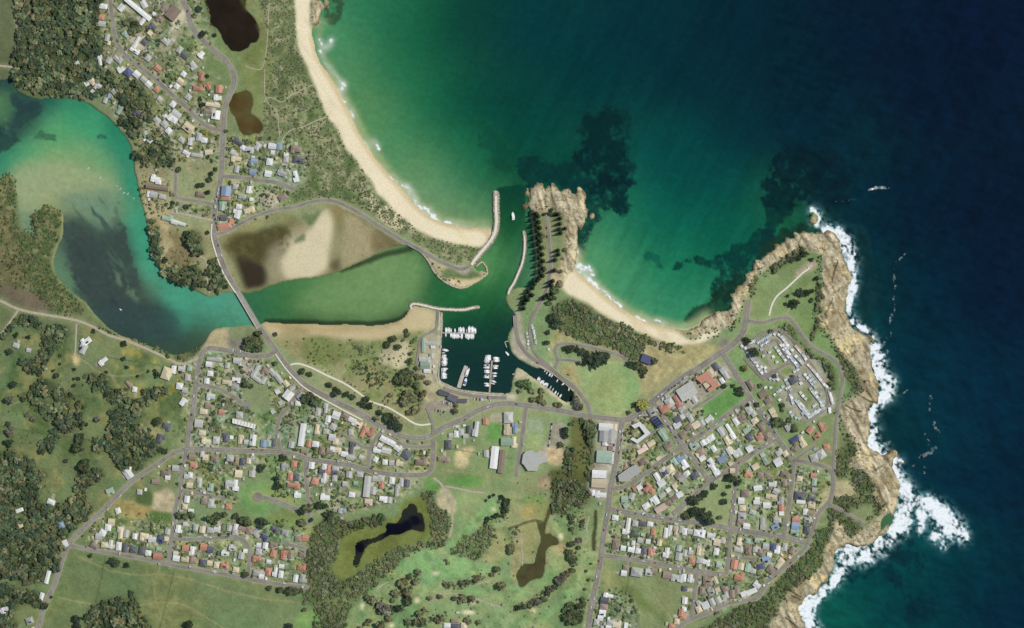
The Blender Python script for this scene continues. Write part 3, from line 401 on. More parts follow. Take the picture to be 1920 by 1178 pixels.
# ------------------------------------------------------------------ surf
FO = np.zeros((NY, NX)); FO2 = np.zeros((NY, NX))
def streak(s, a=1.0, warp=14):
    global FO2
    FO2 = np.maximum(FO2, stroke([tuple(map(float, p.split(','))) for p in s.split()], 8, warp) / 1.5 * 1.2 * a)
def foam(s, a=1.0, warp=9): 
    global FO
    FO = np.maximum(FO, stroke([tuple(map(float, p.split(','))) for p in s.split()], 8, warp) / 1.5 * a)
foam("1522,394,5 1526,402,9 1532,414,9 1531,424,4", 1, 12)
foam("1542,426,5 1550,430,10 1564,436,12 1580,446,12 1592,465,11 1597,490,11 1597,515,10 1600,540,10 1594,560,8 1592,580,5 1600,602,7 1624,622,5 1634,640,12 1641,660,14 1645,685,16 1650,705,14 1664,716,13 1662,738,13 1650,758,10 1632,776,10 1630,800,12 1642,812,10 1632,830,10 1645,843,15 1672,858,8 1684,868,9 1682,890,6 1690,905,14 1698,928,17 1697,950,16 1692,975,16 1682,992,19 1664,1006,20 1640,1025,22 1620,1040,20 1592,1040,19 1582,1055,14 1572,1080,11 1556,1100,10 1522,1118,16 1510,1135,16 1514,1160,14 1525,1178,12 1532,1240,12", 1.05, 12)
foam("1698,934,13 1721,940,14 1733,942,15 1751,952,15 1768,967,18 1781,987,24 1800,1002,14 1812,1010,6", 1.05, 14)
foam("1722,950,10 1729,975,9 1728,996,8", .95, 12); foam("1748,962,8 1756,985,10 1757,1005,10 1750,1012,7", .85, 14); foam("1762,1010,5 1768,1024,6", .6, 14)
foam("1668,868,12 1676,878,9", .8); foam("1575,1040,18 1596,1050,15", .7)
for s in ("1698,472,2 1682,492,3.5 1674,520,3 1673,560,2.5 1671,600,3 1670,655,2", "1743,745,4 1746,770,4", "1752,792,4 1762,812,4 1765,822,5", "1740,815,3 1744,828,3", "1739,835,3 1746,847,4 1752,843,4", "1745,850,4 1726,855,4 1712,876,2.5", "1728,858,3 1734,885,3", "1660,640,8 1664,660,6", "1690,735,2.5 1698,728,2", "1655,830,3 1667,829,5"):
    streak(s, 1.0, 18)
streak("1628,357,2 1640,352,3.5 1652,351,3 1672,353,2", 1.5, 4); streak("1566,378,2 1584,378,2.2 1604,375,2.4", 1, 4)
for s in ("599,74,3 603,84,4 610,92,4 618,88,4 622,76,5", "608,118,2 616,128,2.5 622,135,3 634,146,3 641,158,5 641,172,4 646,158,4", "650,202,3 656,208,4 662,220,2.5", "671,246,2", "683,266,4 692,276,4", "698,262,2.5 706,272,3 711,280,2", "728,330,2 738,338,2 748,345,2.4", "755,350,4 765,353,7 776,372,6 783,385,3", "785,388,4 800,395,7 815,408,5 822,416,3", "836,416,2.6 848,418,2.4 875,424,2.2", "605,110,3 600,95,3", "1076,488,4 1082,476,3 1084,466,2", "1083,500,7 1098,506,6 1113,517,3 1104,500,3", "1088,512,4 1110,530,4 1130,545,4 1152,565,3 1165,575,3", "1190,592,2.5 1214,604,2.5 1232,600,2 1262,616,2", "632,172,4 634,185,4 645,192,4"):
    foam(s, .68, 7)
# the swash line
sw = np.clip(1 - np.abs(blur(land, 4) - 0.44) / 0.1, 0, 1) * blur(inside(P_("590,50 700,50 950,420 930,440 800,410 640,200"), 0, False) | inside(P_("1070,470 1110,470 1320,590 1320,630 1200,610 1080,520"), 0, False), 6)
FO = np.maximum(FO, sw * 0.36)
FO *= (1 - PONDMASK); wpaint(np.clip(blur(FO, 4) * 1.6, 0, .75) * (GX < 1400), (206, 210, 190))
foamn = fbm(13, 701, 5); foamf = fbm(5, 719, 4); FOAM = sstep(FO * 1.15 + ((foamn - 0.5) * 1.3 + (foamf - .5) * 1.0) * (FO > 0.01), 0.16, 0.98)
FOAM = np.maximum(FOAM, np.clip(FO2, 0, 1) * sstep(foamf, .24, .62) * .56)
# a green-white veil of air bubbles round the breakers
veil = blur(FO, 8); wpaint(np.clip(veil * 1.9, 0, .75) * sstep(GX, 1450, 1520) * sstep(foamn + .4 * (foamf - .5), .36, .66), (78, 132, 136)); wpaint(np.clip(blur(FO, 2) * 1.3, 0, .55) * sstep(GX, 1450, 1520) * sstep(foamf, .4, .62), (168, 194, 192))
WC = WC * (1 + (fbm(9, 731, 3, 20, 2.5) - .5) * np.where(GX > 1450, 0.6, 0.16) + (nh - .5) * .08 + (fbm(11, 737, 3, 118, 6) - .5) * .34 * sstep(GX + GY * .2, 700, 1100) * (GY < 620) + (fbm(10, 741, 3, 75, 6) - .5) * .3 * (GX > 1580))[..., None]

# ------------------------------------------------------------------ land cover
C = interp("100,60,92,108,70 100,700,112,126,78 60,720,100,124,74 200,720,118,130,80 250,760,110,140,80 120,880,108,126,74 200,1100,104,128,76 300,1120,98,122,72 450,1120,106,132,78 550,1120,112,138,84 200,930,106,124,74 450,700,124,140,92 600,800,126,146,94 500,900,116,148,88 420,900,124,146,92 400,1030,128,144,94 280,80,124,140,92 330,230,128,142,92 400,140,116,142,78 460,200,120,138,86 380,350,142,152,98 360,400,140,146,96 640,720,142,152,100 720,760,146,154,100 850,760,150,156,106 760,850,122,150,88 860,860,120,144,84 930,860,122,150,90 850,1000,112,150,94 760,1040,108,148,92 960,1100,112,148,94 1080,1050,110,146,88 720,1140,106,142,86 1000,1000,128,136,90 1100,1150,112,140,86 1020,640,120,152,92 1000,480,128,146,92 1140,730,140,164,102 1250,680,164,158,112 1200,650,160,154,110 1300,640,140,150,98 1350,740,112,156,84 1400,690,120,156,88 1440,800,120,146,92 1250,850,124,148,94 1330,950,136,156,96 1250,1020,122,144,92 1230,1110,122,142,86 1450,530,122,150,90 1480,560,120,148,86 1520,600,108,144,78 1570,820,124,146,88 1500,950,122,144,88 1400,1050,124,144,92 1300,920,128,150,96 1200,930,122,144,92 540,770,120,144,92", 2.0)
C = (C * .80 + C.mean(-1, keepdims=True) * .22) * np.array([1.10, 1.03, 1.0])
C *= (0.80 + 0.40 * nl)[..., None] * (0.84 + 0.34 * nm)[..., None]
C[..., 0] *= 1 + (fbm(60, 801, 3) - .5) * .36
def paint(m, c, a=1.0, var=0.25, nz=None):
    global C
    nz = nm if nz is None else nz
    mm = np.clip(np.asarray(m, float) * a, 0, 1)[..., None]
    C = C * (1 - mm) + (lin(*c) * ALB) * (1 + var * 2 * (nz - 0.5))[..., None] * mm
def area(poly, c, feather=2.0, warp=7, a=1.0, var=0.25, nz=None, sm=True):
    m = inside(poly, warp, sm); paint(blur(m, feather) if feather else m, c, a, var, nz); return m
def speck(poly, c, thr, nz, feather=4, a=1.0, warp=8, w=0.12):
    """scattered patches of another cover"""
    m = blur(inside(poly, warp), feather); paint(m * sstep(nz, thr - w, thr + w), c, a, .3, nf); return m
def line(s, w, c, a=1.0, warp=2): paint(np.clip(stroke(smooth(P_(s), False), w, warp) * 1.2, 0, 1), c, a, .2)
SUB = [P_("185,-60 345,-60 402,100 420,160 412,240 415,330 402,400 330,400 270,420 262,300 240,240 200,190 185,100"),
       P_("425,258 575,258 582,310 556,360 546,385 430,436 405,430 415,330"),
       P_("325,662 385,656 490,672 540,705 600,745 700,806 800,832 806,886 690,880 540,850 350,838 345,760"),
       P_("350,848 530,852 690,886 770,895 790,915 700,950 600,965 560,930 450,945 345,930"),
       P_("160,1020 200,958 330,970 470,975 580,985 578,1098 330,1050 165,1026"),
       P_("1165,800 1230,744 1340,680 1400,750 1490,870 1560,880 1540,950 1512,1012 1420,1110 1285,1165 1300,1070 1140,1040 1150,960 1150,910"),
       P_("1110,1110 1180,1110 1200,1178 1200,1238 1100,1238")]
suburb = np.zeros((NY, NX))
for s in SUB: suburb = np.maximum(suburb, blur(inside(s, 4), 5))
OPEN = [P_("1300,925 1340,905 1376,890 1372,985 1290,975"), P_("1318,760 1370,720 1400,745 1340,790"), P_("1362,670 1400,660 1418,705 1402,730"), P_("455,880 500,880 520,940 570,965 470,960 450,930"), P_("455,720 500,720 505,770 470,770"), P_("330,310 408,310 405,380 328,372"), P_("380,90 430,110 436,165 400,170 370,140")]
openm = np.zeros((NY, NX), bool)
for s in OPEN: openm |= inside(s, 4)
suburb *= ~openm
SUBM = suburb
paint(suburb, (144, 160, 112), .30, .2)
paint(suburb * sstep(nf, .5, .7), (156, 158, 124), .5, .3, nf)
paint(suburb * sstep(fbm(7, 821, 3), .52, .66), (88, 112, 64), .7)
HP = np.array([tp(r[1], r[3], r[4]) for r in ALLROWS]); yy, xx = np.nonzero(suburb > .3); lots = np.random.RandomState(77); tint = lots.uniform(.78, 1.22, (len(HP), 1)) * np.stack([lots.uniform(.88, 1.18, len(HP)), np.ones(len(HP)), lots.uniform(.8, 1.25, len(HP))], 1)
for q0 in range(0, len(yy), 20000):
    sl = slice(q0, q0 + 20000); d2 = (gx[xx[sl]][:, None] - HP[:, 0]) ** 2 + (gy[yy[sl]][:, None] - HP[:, 1]) ** 2; near = np.argpartition(d2, 1, axis=1)[:, :2]; da = np.take_along_axis(d2, near, 1); o_ = np.argsort(da, axis=1); near = np.take_along_axis(near, o_, 1); da = np.sqrt(np.take_along_axis(da, o_, 1))
    C[yy[sl], xx[sl]] *= np.where((da[:, 0] < 32)[:, None], tint[near[:, 0]], 1) * np.where((da[:, 1] - da[:, 0] < 2.2) & (da[:, 0] < 26), .8, 1)[:, None]
rdw = random.Random(12)
for r_ in ALLROWS:                                                    # driveways and paved yards beside the houses
    if r_[5] * r_[6] < 90 or rdw.random() < .15: continue
    (hx, hy), a = tp(r_[1], r_[3], r_[4]), math.radians(r_[2] + rdw.choice((0, 90, 180, 270))); L_, w_ = rdw.uniform(9, 17), rdw.uniform(1.8, 3.4); dx, dy = math.cos(a), -math.sin(a); ox = rdw.uniform(-4, 4)
    q = [(hx + dx * s * L_ - dy * (ox + t * w_), hy + dy * s * L_ + dx * (ox + t * w_)) for s, t in ((0, -1), (1, -1), (1, 1), (0, 1))]
    paint(inside(q, 0, False), rdw.choice(((182, 174, 154), (168, 158, 136), (196, 190, 172), (150, 144, 134))), .85, .1)
paint(suburb * sstep(fbm(5, 829, 3), .66, .74), (196, 190, 170), .75)
# forest floors, woods
WOODS = dict(
 nw=P_("30,-60 190,-60 186,60 196,95 204,160 165,182 60,175 28,150 20,110 36,60"),
 nw2=T_('A', "890,640 1000,600 1130,690 1150,800 1120,890 980,860 900,790"), nw3=T_('A', "900,900 1050,920 1080,1000 1000,1020 940,960"),
 nw4=T_('A', "1140,1010 1240,1010 1290,1178 1090,1178 1090,1110"), nw5=T_('C', "1000,0 1290,0 1290,60 1180,70 1020,40"), nw6=T_('A', "740,600 860,560 840,700 760,690"), nw7=T_('A', "940,150 1010,140 1050,210 990,250 940,190"), nw8=T_('A', "620,340 740,340 740,580 640,600 590,500 640,450"),
 sw=T_('G', "-240,0 340,0 310,60 280,170 320,250 430,270 560,190 560,30 600,0 760,0 770,60 660,120 640,230 700,270 640,360 540,430 500,520 450,600 420,720 330,830 230,830 150,850 50,780 -240,770"),
 sw2=T_('G', "-200,830 60,850 200,890 340,920 300,1010 160,1010 80,1060 -200,1010"), copse=T_('G', "640,1060 740,1000 830,960 960,950 980,900 1040,1010 1080,1080 1110,1220 690,1220"), sw3=T_('G', "-200,1060 100,1080 120,1178 60,1240 -200,1240"),
 w1=T_('E', "60,60 130,20 290,30 300,150 380,80 500,110 510,170 420,260 380,330 350,410 280,470 200,420 150,350 260,330 310,220 280,130 150,80 30,170 0,180"),
 w2=T_('E', "290,490 400,510 480,580 600,640 640,730 620,860 480,900 430,980 330,1060 300,1000 400,900 420,800 330,800 400,720 420,650 330,620 240,640 160,650 200,600"),
 w3=T_('E', "640,460 720,460 830,490 850,560 960,560 950,640 820,670 780,600 690,560"), w3b=T_('E', "210,690 300,650 400,700 420,740 330,750 260,730"),
 w4=T_('E', "840,760 900,680 1040,640 1090,740 1000,800 1020,860 1120,870 1150,960 1240,1030 1100,1110 1060,1178 930,1178 850,1100 840,900"), w5=T_('E', "-200,1010 60,1020 190,1060 250,1178 -200,1178"), w6=T_('E', "710,940 830,940 840,1030 720,1040"), w7=T_('E', "1080,590 1150,560 1250,580 1230,610 1160,650 1120,680"),
 wetl=T_('Q', "-280,860 -200,740 -60,760 60,740 200,680 400,590 560,520 640,530 655,480 640,380 610,290 600,180 690,170 720,280 800,300 825,400 810,500 720,570 560,600 400,720 260,850 180,920 60,1040 0,1220 -210,1220 -200,1050 -300,960"),
 wetl2=T_('H', "1010,580 1060,440 1120,380 1200,330 1290,400 1290,760 1170,1220 1120,1220 1110,1050 1000,960 1050,860 1010,760"), wetl3=T_('Q', "0,400 130,370 300,330 330,390 150,430 40,470"),
 copse2=T_('Q', "810,600 880,520 1000,460 1080,390 1150,440 1150,500 1080,600 1010,670 940,640 850,630"),
 creek=T_('K', "510,800 620,810 625,900 600,1000 615,1220 560,1220 570,1000 520,870"), creek4=T_('K', "440,800 520,800 570,900 590,1040 560,1220 470,1220 450,1000"), creek5=T_('M', "310,0 560,-10 560,110 420,60 300,100"), creek2=T_('M', "300,90 420,60 560,110 560,250 470,260 420,330 340,330 300,280"), creek3=T_('K', "395,1000 460,1010 470,1178 400,1178"),
 cove=T_('K', "270,20 330,-70 420,-110 520,-70 660,0 820,80 1080,200 1060,240 1000,230 960,330 880,370 800,280 690,240 520,220 420,150 310,100"), cove2=T_('K', "1100,205 1290,235 1290,290 1110,260"),
 coastn=T_('N', "960,560 1000,440 1110,420 1160,420 1190,520 1070,600 1040,700 900,820 760,930 700,1000 740,1080 640,1220 100,1220 150,1178 440,1000 560,960 720,800 880,640"),
 coastu=T_('U', "0,190 200,190 260,180 320,110 330,190 380,250 350,330 300,250 200,260 120,320 200,380 180,480 90,520 -20,400"), coastu2=T_('U', "130,90 180,0 300,60 320,150 210,180"),
 coasts=T_('S', "60,240 160,350 220,520 220,580 170,610 140,540 110,480 40,320"), coasts2=T_('S', "60,760 110,870 110,930 180,980 160,1080 120,1110 120,1220 20,1220 10,1080 110,960"),
 lookedge=T_('K2', "680,820 860,700 900,690 880,740 760,830 700,870"), lookedge2=T_('K2', "520,920 640,840 560,900 520,1020 500,960"), lookedge3=T_('K2', "1010,960 1040,990 1050,1060 1020,1178 1000,1050"),
 hedge=T_('L', "700,110 800,90 850,140 880,220 830,210 740,150"), hedge2=T_('L', "870,230 920,240 1000,330 980,350"), hedge3=T_('L', "1010,330 1100,370 1150,450 1140,560 1100,590 1110,480 1060,390"), hedge4=T_('L', "1000,40 1020,60 980,190 960,170"),
 bank=T_('E', "600,30 700,70 830,140 950,150 1120,200 1270,290 1270,330 1100,255 950,185 830,155 690,85"),
 parkbank=T_('F', "20,300 100,290 230,200 300,140 340,110 320,200 220,290 80,360"), point=T_('D', "100,590 220,570 240,720 170,720"), point2=T_('D', "0,850 200,830 240,980 120,970 0,930"), point3=T_('D', "290,760 370,780 430,960 390,1000 320,1010 300,900"), point4=T_('C', "1130,490 1180,500 1210,640 1282,860 1282,940 1180,840 1130,650"),
 jscrub=T_('J', "100,240 200,250 290,330 390,370 410,470 380,530 250,560 120,500 80,440"), fpark=T_('F', "560,190 680,170 690,260 620,290 560,250"))
BARE = {'cove', 'cove2', 'bank', 'jscrub', 'coastn', 'coastu', 'coastu2', 'coasts', 'coasts2', 'copse2', 'wetl', 'wetl2', 'hedge'}
woodm = {}
for k_, p_ in WOODS.items():
    m = inside(p_, 9); woodm[k_] = m; b = blur(m, 3)
    paint(b, (92, 108, 66) if k_ in BARE else (74, 86, 54), .9); paint(b * sstep(nm, .55, .7), (104, 112, 72), .7)
# dune heath and marsh
HEATH = P_("478,-60 552,-60 556,60 565,100 584,150 604,195 632,240 662,294 697,340 704,362 722,376 742,396 780,430 832,453 900,462 880,490 862,497 835,487 800,466 750,440 700,402 640,376 600,370 556,380 548,360 578,330 585,262 540,255 500,260 495,200 500,60")
area(HEATH, (116, 128, 86), 3, 8, .95); speck(HEATH, (152, 150, 114), .56, nf, a=.75); speck(HEATH, (84, 112, 60), .58, fbm(30, 841, 4), a=.7)
speck(T_('I', "200,270 420,370 560,500 440,560 260,450 180,350"), (196, 186, 150), .5, nf, a=.85)
MARSH = P_("470,90 500,50 512,120 500,180 470,180 452,120"); area(MARSH, (122, 132, 80), 4, 8); area(P_("460,180 500,130 500,190 470,240 445,160"), (128, 138, 88), 4, 8, .8)
speck(P_("461,-20 500,-20 505,130 450,90"), (126, 128, 84), .5, nm); area(T_('B', "290,0 400,0 420,60 330,130 300,90"), (84, 98, 52), 4, 10, .8)
# mangroves and salt marsh in the west
MANG = T_('C', "-240,150 30,120 110,130 130,260 120,380 180,560 240,420 350,340 420,390 470,430 440,600 380,760 420,900 560,1040 640,1178 380,1178 280,1030 60,990 -240,1000")
area(MANG, (92, 108, 66), 3, 8); speck(MANG, (126, 122, 84), .55, nf, a=.8)
area(T_('C', "-240,900 40,950 200,1000 330,1040 400,1140 300,1170 100,1120 0,1050 -240,1040"), (112, 100, 82), 6, 10, .9, .3); area(T_('C', "-100,440 70,420 100,600 180,760 200,940 100,960 -100,900"), (124, 114, 82), 8, 10, .6)
area(T_('C', "130,380 200,430 180,600 150,480"), (108, 128, 104), 3, 6, .8)
area(T_('C', "1120,480 1290,470 1290,800 1240,760 1180,600"), (150, 138, 100), 8, 10, .7); area(T_('D', "0,540 100,580 200,740 100,820 0,840"), (128, 116, 82), 6, 10, .8); speck(T_('C', "1050,420 1290,400 1290,940 1180,840"), (184, 170, 128), .55, nm, a=.8)
area(T_('C', "1030,60 1120,40 1180,70 1100,100 1290,130 1290,470 1100,470 1060,300"), (170, 160, 118), 5, 8, .6); area(T_('C', "1060,180 1290,250 1290,290 1080,250"), (128, 118, 96), 3, 4, .6)
# north beach, cove beach
BEACH = P_("553,-60 553,0 555,30 556,62 564,100 576,122 586,150 592,165 605,195 616,220 632,240 641,262 650,280 663,294 680,320 697,340 706,360 722,375 740,395 760,412 778,428 800,440 830,452 865,459 902,462 930,440 930,400 800,380 700,260 640,140 620,-60")
COVE = P_("1056,500 1052,525 1053,536 1060,547 1075,556 1100,568 1118,580 1130,588 1160,605 1180,615 1215,628 1240,638 1275,647 1300,648 1320,641 1338,630 1352,620 1330,600 1300,640 1240,600 1180,560 1100,500 1080,480")
beach = inside(BEACH, 2.5) & land & ~rock; cove = inside(COVE, 2.5) & land & ~rock
for b_ in (beach, cove):
    bl_ = blur(b_, 1.2); paint(bl_, (232, 219, 184), 1, .04)
    wet = sstep(blur(land, 11), .86, .60); paint(bl_ * wet, (204, 184, 142), .95, .08); paint(bl_ * sstep(blur(land, 4), .9, .6), (176, 162, 124), .8, .08)
    paint(bl_ * sstep(fbm(22, 861, 3, 55, 5), .55, .75), (214, 198, 158), .6)
# lagoon flats
FLAT = T_('D', "350,640 420,660 500,570 640,560 780,520 870,460 930,450 990,490 1040,530 1080,500 1120,430 1180,390 1290,350 1290,860 1200,910 1080,930 860,960 760,980 570,1030 540,960 440,760")
flat = inside(FLAT, 4) & land
area(FLAT, (128, 128, 88), 2, 5, 1, .3); area(T_('D', "400,650 480,580 700,620 820,590 860,500 830,640 780,700 690,740 720,820 560,740 500,760"), (104, 98, 60), 8, 12, .95, .35); speck(T_('D', "480,600 860,560 800,720 600,720"), (84, 78, 50), .5, nm, 6)
area(T_('D', "480,760 560,740 650,770 720,830 735,900 690,970 570,1000 520,900"), (58, 51, 40), 4, 14, 1, .2); area(T_('D', "640,660 760,640 800,680 690,740 650,760"), (80, 72, 52), 6, 10, .9)
area(T_('D', "790,700 860,600 960,520 1060,470 1130,410 1230,390 1260,480 1230,640 1210,780 1170,880 1060,935 860,945 770,880"), (166, 156, 122), 10, 8, .9, .1)
area(T_('D', "850,720 900,640 960,600 1020,570 1080,520 1110,460 1160,405 1210,410 1225,480 1210,620 1195,740 1165,840 1080,905 1000,925 880,915 840,860 820,800"), (210, 199, 162), 5, 6, 1, .05)
area(P_("640,400 690,425 735,452 755,464 700,474 650,494 640,500 630,470 632,430"), (140, 140, 100), 8, 8, .9, .2); area(P_("650,420 690,428 740,455 700,466 660,450"), (112, 102, 64), 6, 12, .8, .3); area(T_('D', "1180,400 1290,370 1290,560 1230,470"), (136, 122, 76), 6, 8, .8)
area(T_('D', "440,620 700,560 860,480 900,520 850,600 800,690 700,760 560,720 480,740"), (86, 82, 50), 8, 14, .85, .4); speck(T_('D', "430,640 860,520 860,700 700,780 520,760"), (76, 72, 44), .5, nf, 8)
area(T_('D', "740,700 840,640 830,780 840,900 760,960 740,860"), (160, 150, 122), 8, 8, .7)
area(T_('D', "1210,640 1290,600 1290,850 1210,860"), (150, 142, 104), 6, 8, .6); area(T_('D', "1200,800 1290,740 1290,850 1215,865"), (84, 80, 56), 5, 10, .8)
area(P_("650,388 664,398 690,420 720,436 745,452 760,462 720,470 690,485 660,498 640,506"), (158, 148, 112), 3, 6, .9); area(P_("694,440 715,430 750,455 765,462 730,468 700,470"), (112, 102, 68), 5, 9, .85); area(T_('I', "0,400 120,420 240,520 340,560 200,500 100,450"), (126, 112, 72), 3, 6, .8)
area(T_('D', "930,620 1000,570 1010,620 980,640 930,650"), (100, 116, 84), 2, 6, .9)
area(T_('D', "1000,440 1060,440 1130,400 1080,500 1050,515 1000,480"), (110, 124, 82), 2, 5); area(T_('D', "600,450 830,420 900,470 840,520 720,500 640,560 510,560"), (140, 138, 92), 4, 8, .7)
line("468,550 500,545 530,537 560,531 600,525 640,510 690,490 740,474", 7, (112, 118, 78), .75, 6)
line("640,384 680,404 720,430 760,456 790,474", 4, (176, 168, 140), .7)
SPIT = P_("796,470 815,485 850,500 885,508 905,508 916,515 905,526 875,541 848,538 822,522 808,500"); area(SPIT, (176, 166, 128), 2, 4); area(T_('I', "760,860 830,830 900,880 940,850 1020,860 1050,910 950,930 880,920 800,930 760,900"), (104, 120, 78), 2, 6)
area(T_('I', "800,920 950,930 1060,910 1000,960 900,980 820,960"), (206, 190, 146), 2, 4); area(T_('I', "820,810 960,830 940,890 860,850"), (160, 152, 136), 2, 3)
# southern sandbar and the scrub behind the harbour
SBAR = P_("492,606 520,608 600,610 700,612 745,604 768,578 790,578 818,590 815,612 800,622 780,628 760,625 735,630 705,640 660,638 620,634 560,640 530,640 505,625")
sbar = inside(SBAR, 4) & land
area(SBAR, (196, 180, 138), 3, 6, 1, .12); area(P_("500,606 600,612 700,614 750,604 745,612 640,622 540,620"), (176, 152, 108), 4, 6, .8)
JS = P_("530,640 620,634 705,640 760,626 800,624 786,650 782,690 800,760 760,790 700,760 640,720 600,690 560,672"); area(JS, (158, 152, 108), 5, 8, .85); speck(JS, (118, 134, 80), .5, nm, a=.8)
area(T_('J', "370,260 440,210 500,210 510,300 490,400 400,410 360,340"), (198, 186, 150), 3, 6, .9); area(T_('J', "290,290 370,270 360,390 300,370"), (180, 170, 140), 3, 6, .8); area(T_('F', "790,180 960,100 1050,170 960,250 970,340 880,290"), (150, 142, 98), 5, 8, .7); area(T_('F', "970,240 1040,170 1160,180 1282,260 1282,360 1130,380 1000,340"), (116, 126, 74), 4, 10, .8)
area(T_('F', "880,380 1282,400 1282,500 1130,470 960,400"), (160, 164, 116), 4, 6, .6)
# harbour yard, car parks, gravel
GRAV = [("J", "590,180 745,170 740,500 640,560 600,470", (176, 168, 140)), ("J", "745,0 760,0 760,500 870,560 1110,610 1282,600 1282,650 900,620 740,540 730,480 735,120 640,180", (196, 186, 160)), ("J", "600,690 720,640 860,680 820,730 700,740 620,730", (158, 148, 130)), ("J", "640,560 730,540 720,640 620,660", (178, 168, 132)),
        ("X", "40,0 150,0 200,180 310,280 620,320 560,380 400,400 300,350 60,220 0,100 0,0", (196, 188, 160)), ("X", "60,380 130,400 500,680 900,930 850,960 700,880 500,740 330,600 100,560 20,600", (190, 180, 148)), ("K", "0,0 60,0 90,180 140,320 30,300 0,220", (170, 162, 140)),
        ("K", "310,815 390,830 400,920 390,1010 260,1010 290,900", (158, 150, 132)), ("K", "200,1000 270,1000 270,1090 200,1090", (170, 162, 146)), ("K", "270,1010 370,1010 380,1120 270,1120", (202, 180, 138)), ("K", "640,820 810,800 800,960 770,1178 620,1178 640,960", (176, 170, 154)), ("K", "640,1000 680,1000 660,1178 610,1178", (150, 144, 126)),
        ("K", "840,830 960,760 1030,720 1060,740 1040,800 960,800 900,830", (166, 158, 144)), ("M", "200,50 280,50 290,140 200,130", (160, 142, 112)), ("M", "590,0 720,0 715,200 640,210 570,130", (168, 162, 146)), ("P", "420,420 900,130 1050,20 1140,10 1200,120 870,380 640,520 560,450 470,500", (172, 162, 144)), ("P", "130,960 260,900 330,1010 270,1080 100,1178 40,1178", (168, 156, 124)),
        ("F", "420,130 450,130 460,200 560,190 560,260 430,250", (134, 126, 116)), ("F", "330,120 430,110 420,260 300,250 230,290 280,170", (178, 164, 126)), ("F", "540,330 660,340 620,400 600,480 540,470", (170, 162, 144)), ("D", "720,250 800,270 810,360 730,380 700,320", (186, 176, 150)), ("B", "0,170 90,70 130,120 40,240 0,230", (206, 196, 170)), ("A", "120,30 200,20 230,80 170,200 140,260 110,120", (158, 148, 116)), ("A", "1000,280 1100,250 1080,380 1010,420", (196, 186, 160)),
        ("V", "60,200 260,180 440,80 520,90 700,220 960,420 1100,720 1140,960 820,1110 640,1060 560,900 400,650 260,590", (162, 158, 138)), ("K2", "860,860 950,790 1010,780 1000,830 900,880 840,920", (178, 160, 136)), ("L", "250,240 320,180 345,210 280,270", (134, 126, 118)), ("N", "1130,80 1274,90 1274,195 1200,200 1130,190", (178, 168, 128)), ("N", "1090,240 1130,190 1110,80 1060,140 1000,320", (176, 166, 128)), ("N", "720,640 790,600 820,640 750,690", (176, 156, 112)),
        ("G", "870,225 1120,270 1110,360 920,340", (170, 150, 96)), ("G", "1150,170 1290,150 1290,300 1130,290", (182, 168, 134)), ("J", "860,1040 920,1010 1010,1000 960,1070 940,1150 860,1150", (210, 192, 146)), ("Q", "720,160 780,120 860,240 840,330 760,290 720,250", (184, 172, 138)), ("E", "1070,800 1130,800 1200,880 1150,930 1070,860", (196, 182, 136)), ("E", "545,300 610,330 580,390 550,360", (200, 180, 130)), ("J2", "380,650 420,500 390,440 410,640 400,760", (178, 170, 124)), ("J2", "300,860 380,840 370,960 300,1000 260,960", (196, 180, 140)),
        ("K", "960,330 1060,210 1282,290 1282,420 1100,560 980,620 960,500 1000,450 1090,360", (172, 162, 116)), ("K", "340,110 420,150 520,230 780,270 760,290 400,220 310,260 290,330 270,260", (164, 158, 110)), ("K", "360,400 500,390 500,520 560,640 480,540 400,450", (172, 160, 112)), ("L", "0,230 230,240 300,280 0,440 -20,300", (172, 162, 114)), ("J", "1125,760 1225,750 1225,815 1130,820", (174, 168, 138))]
for t, s, c in GRAV: area(T_(t, s), c, 1.5, 4, .92, .22, nf)
speck(SUB[0], (150, 140, 110), .62, nf, a=.6); speck(T_('V', GRAV[21][1]), (110, 138, 82), .5, fbm(16, 871, 3), a=.95)
area(T_('V', "420,260 500,240 600,390 540,440 470,480 390,330"), (128, 146, 84), 2, 3, .9); area(T_('V', "530,490 610,450 660,520 580,590 500,560"), (132, 150, 86), 2, 3, .95); area(T_('V', "250,270 300,300 400,470 330,450 250,350"), (110, 132, 74), 2, 3, .95); area(T_('V', "720,740 850,720 900,900 830,960 740,860"), (124, 140, 84), 3, 4, .8); area(T_('V', "400,680 500,660 560,640 560,700 440,730"), (120, 150, 74), 2, 4, .8)
# sports grounds and golf
OVALP = T_('K', "480,380 620,400 700,370 790,365 870,400 930,460 965,540 950,620 900,690 830,740 740,755 650,720 590,650 530,540 500,460")
oval = inside(OVALP, 0); area(OVALP, (148, 166, 112), 1.5, 0, 1, .2); area(T_('K', "790,370 880,410 940,480 955,560 930,650 860,720 830,640 850,520 810,440"), (126, 158, 102), 8, 4, .8); area(T_('K', "640,480 800,470 840,600 780,740 680,700 600,560"), (156, 166, 104), 14, 6, .6)
edge_ = np.abs(blur(oval, 2.5) - .5) < .2; paint(edge_, (176, 178, 122), .5)
area(T_('K', "125,785 240,790 235,900 110,890"), (150, 164, 128), 1, 0, 1, .06, sm=False); area(T_('K', "110,905 235,912 215,1030 95,1020"), (158, 172, 116), 1, 0, 1, .06, sm=False)
area(T_('J', "1095,820 1215,825 1200,960 1090,960"), (104, 150, 80), 1, 0, .9, .1, sm=False)
area(OPEN[1], (112, 152, 88), 3, 4, .8); area(T_('L', "160,670 380,520 470,610 230,790"), (108, 150, 84), 3, 4, .85); area(T_('G', "1035,150 1130,160 1135,260 1020,240"), (84, 102, 58), 1, 2, .95); area(T_('G', "1130,300 1290,330 1290,400 1110,380"), (88, 116, 60), 1, 2, .9)
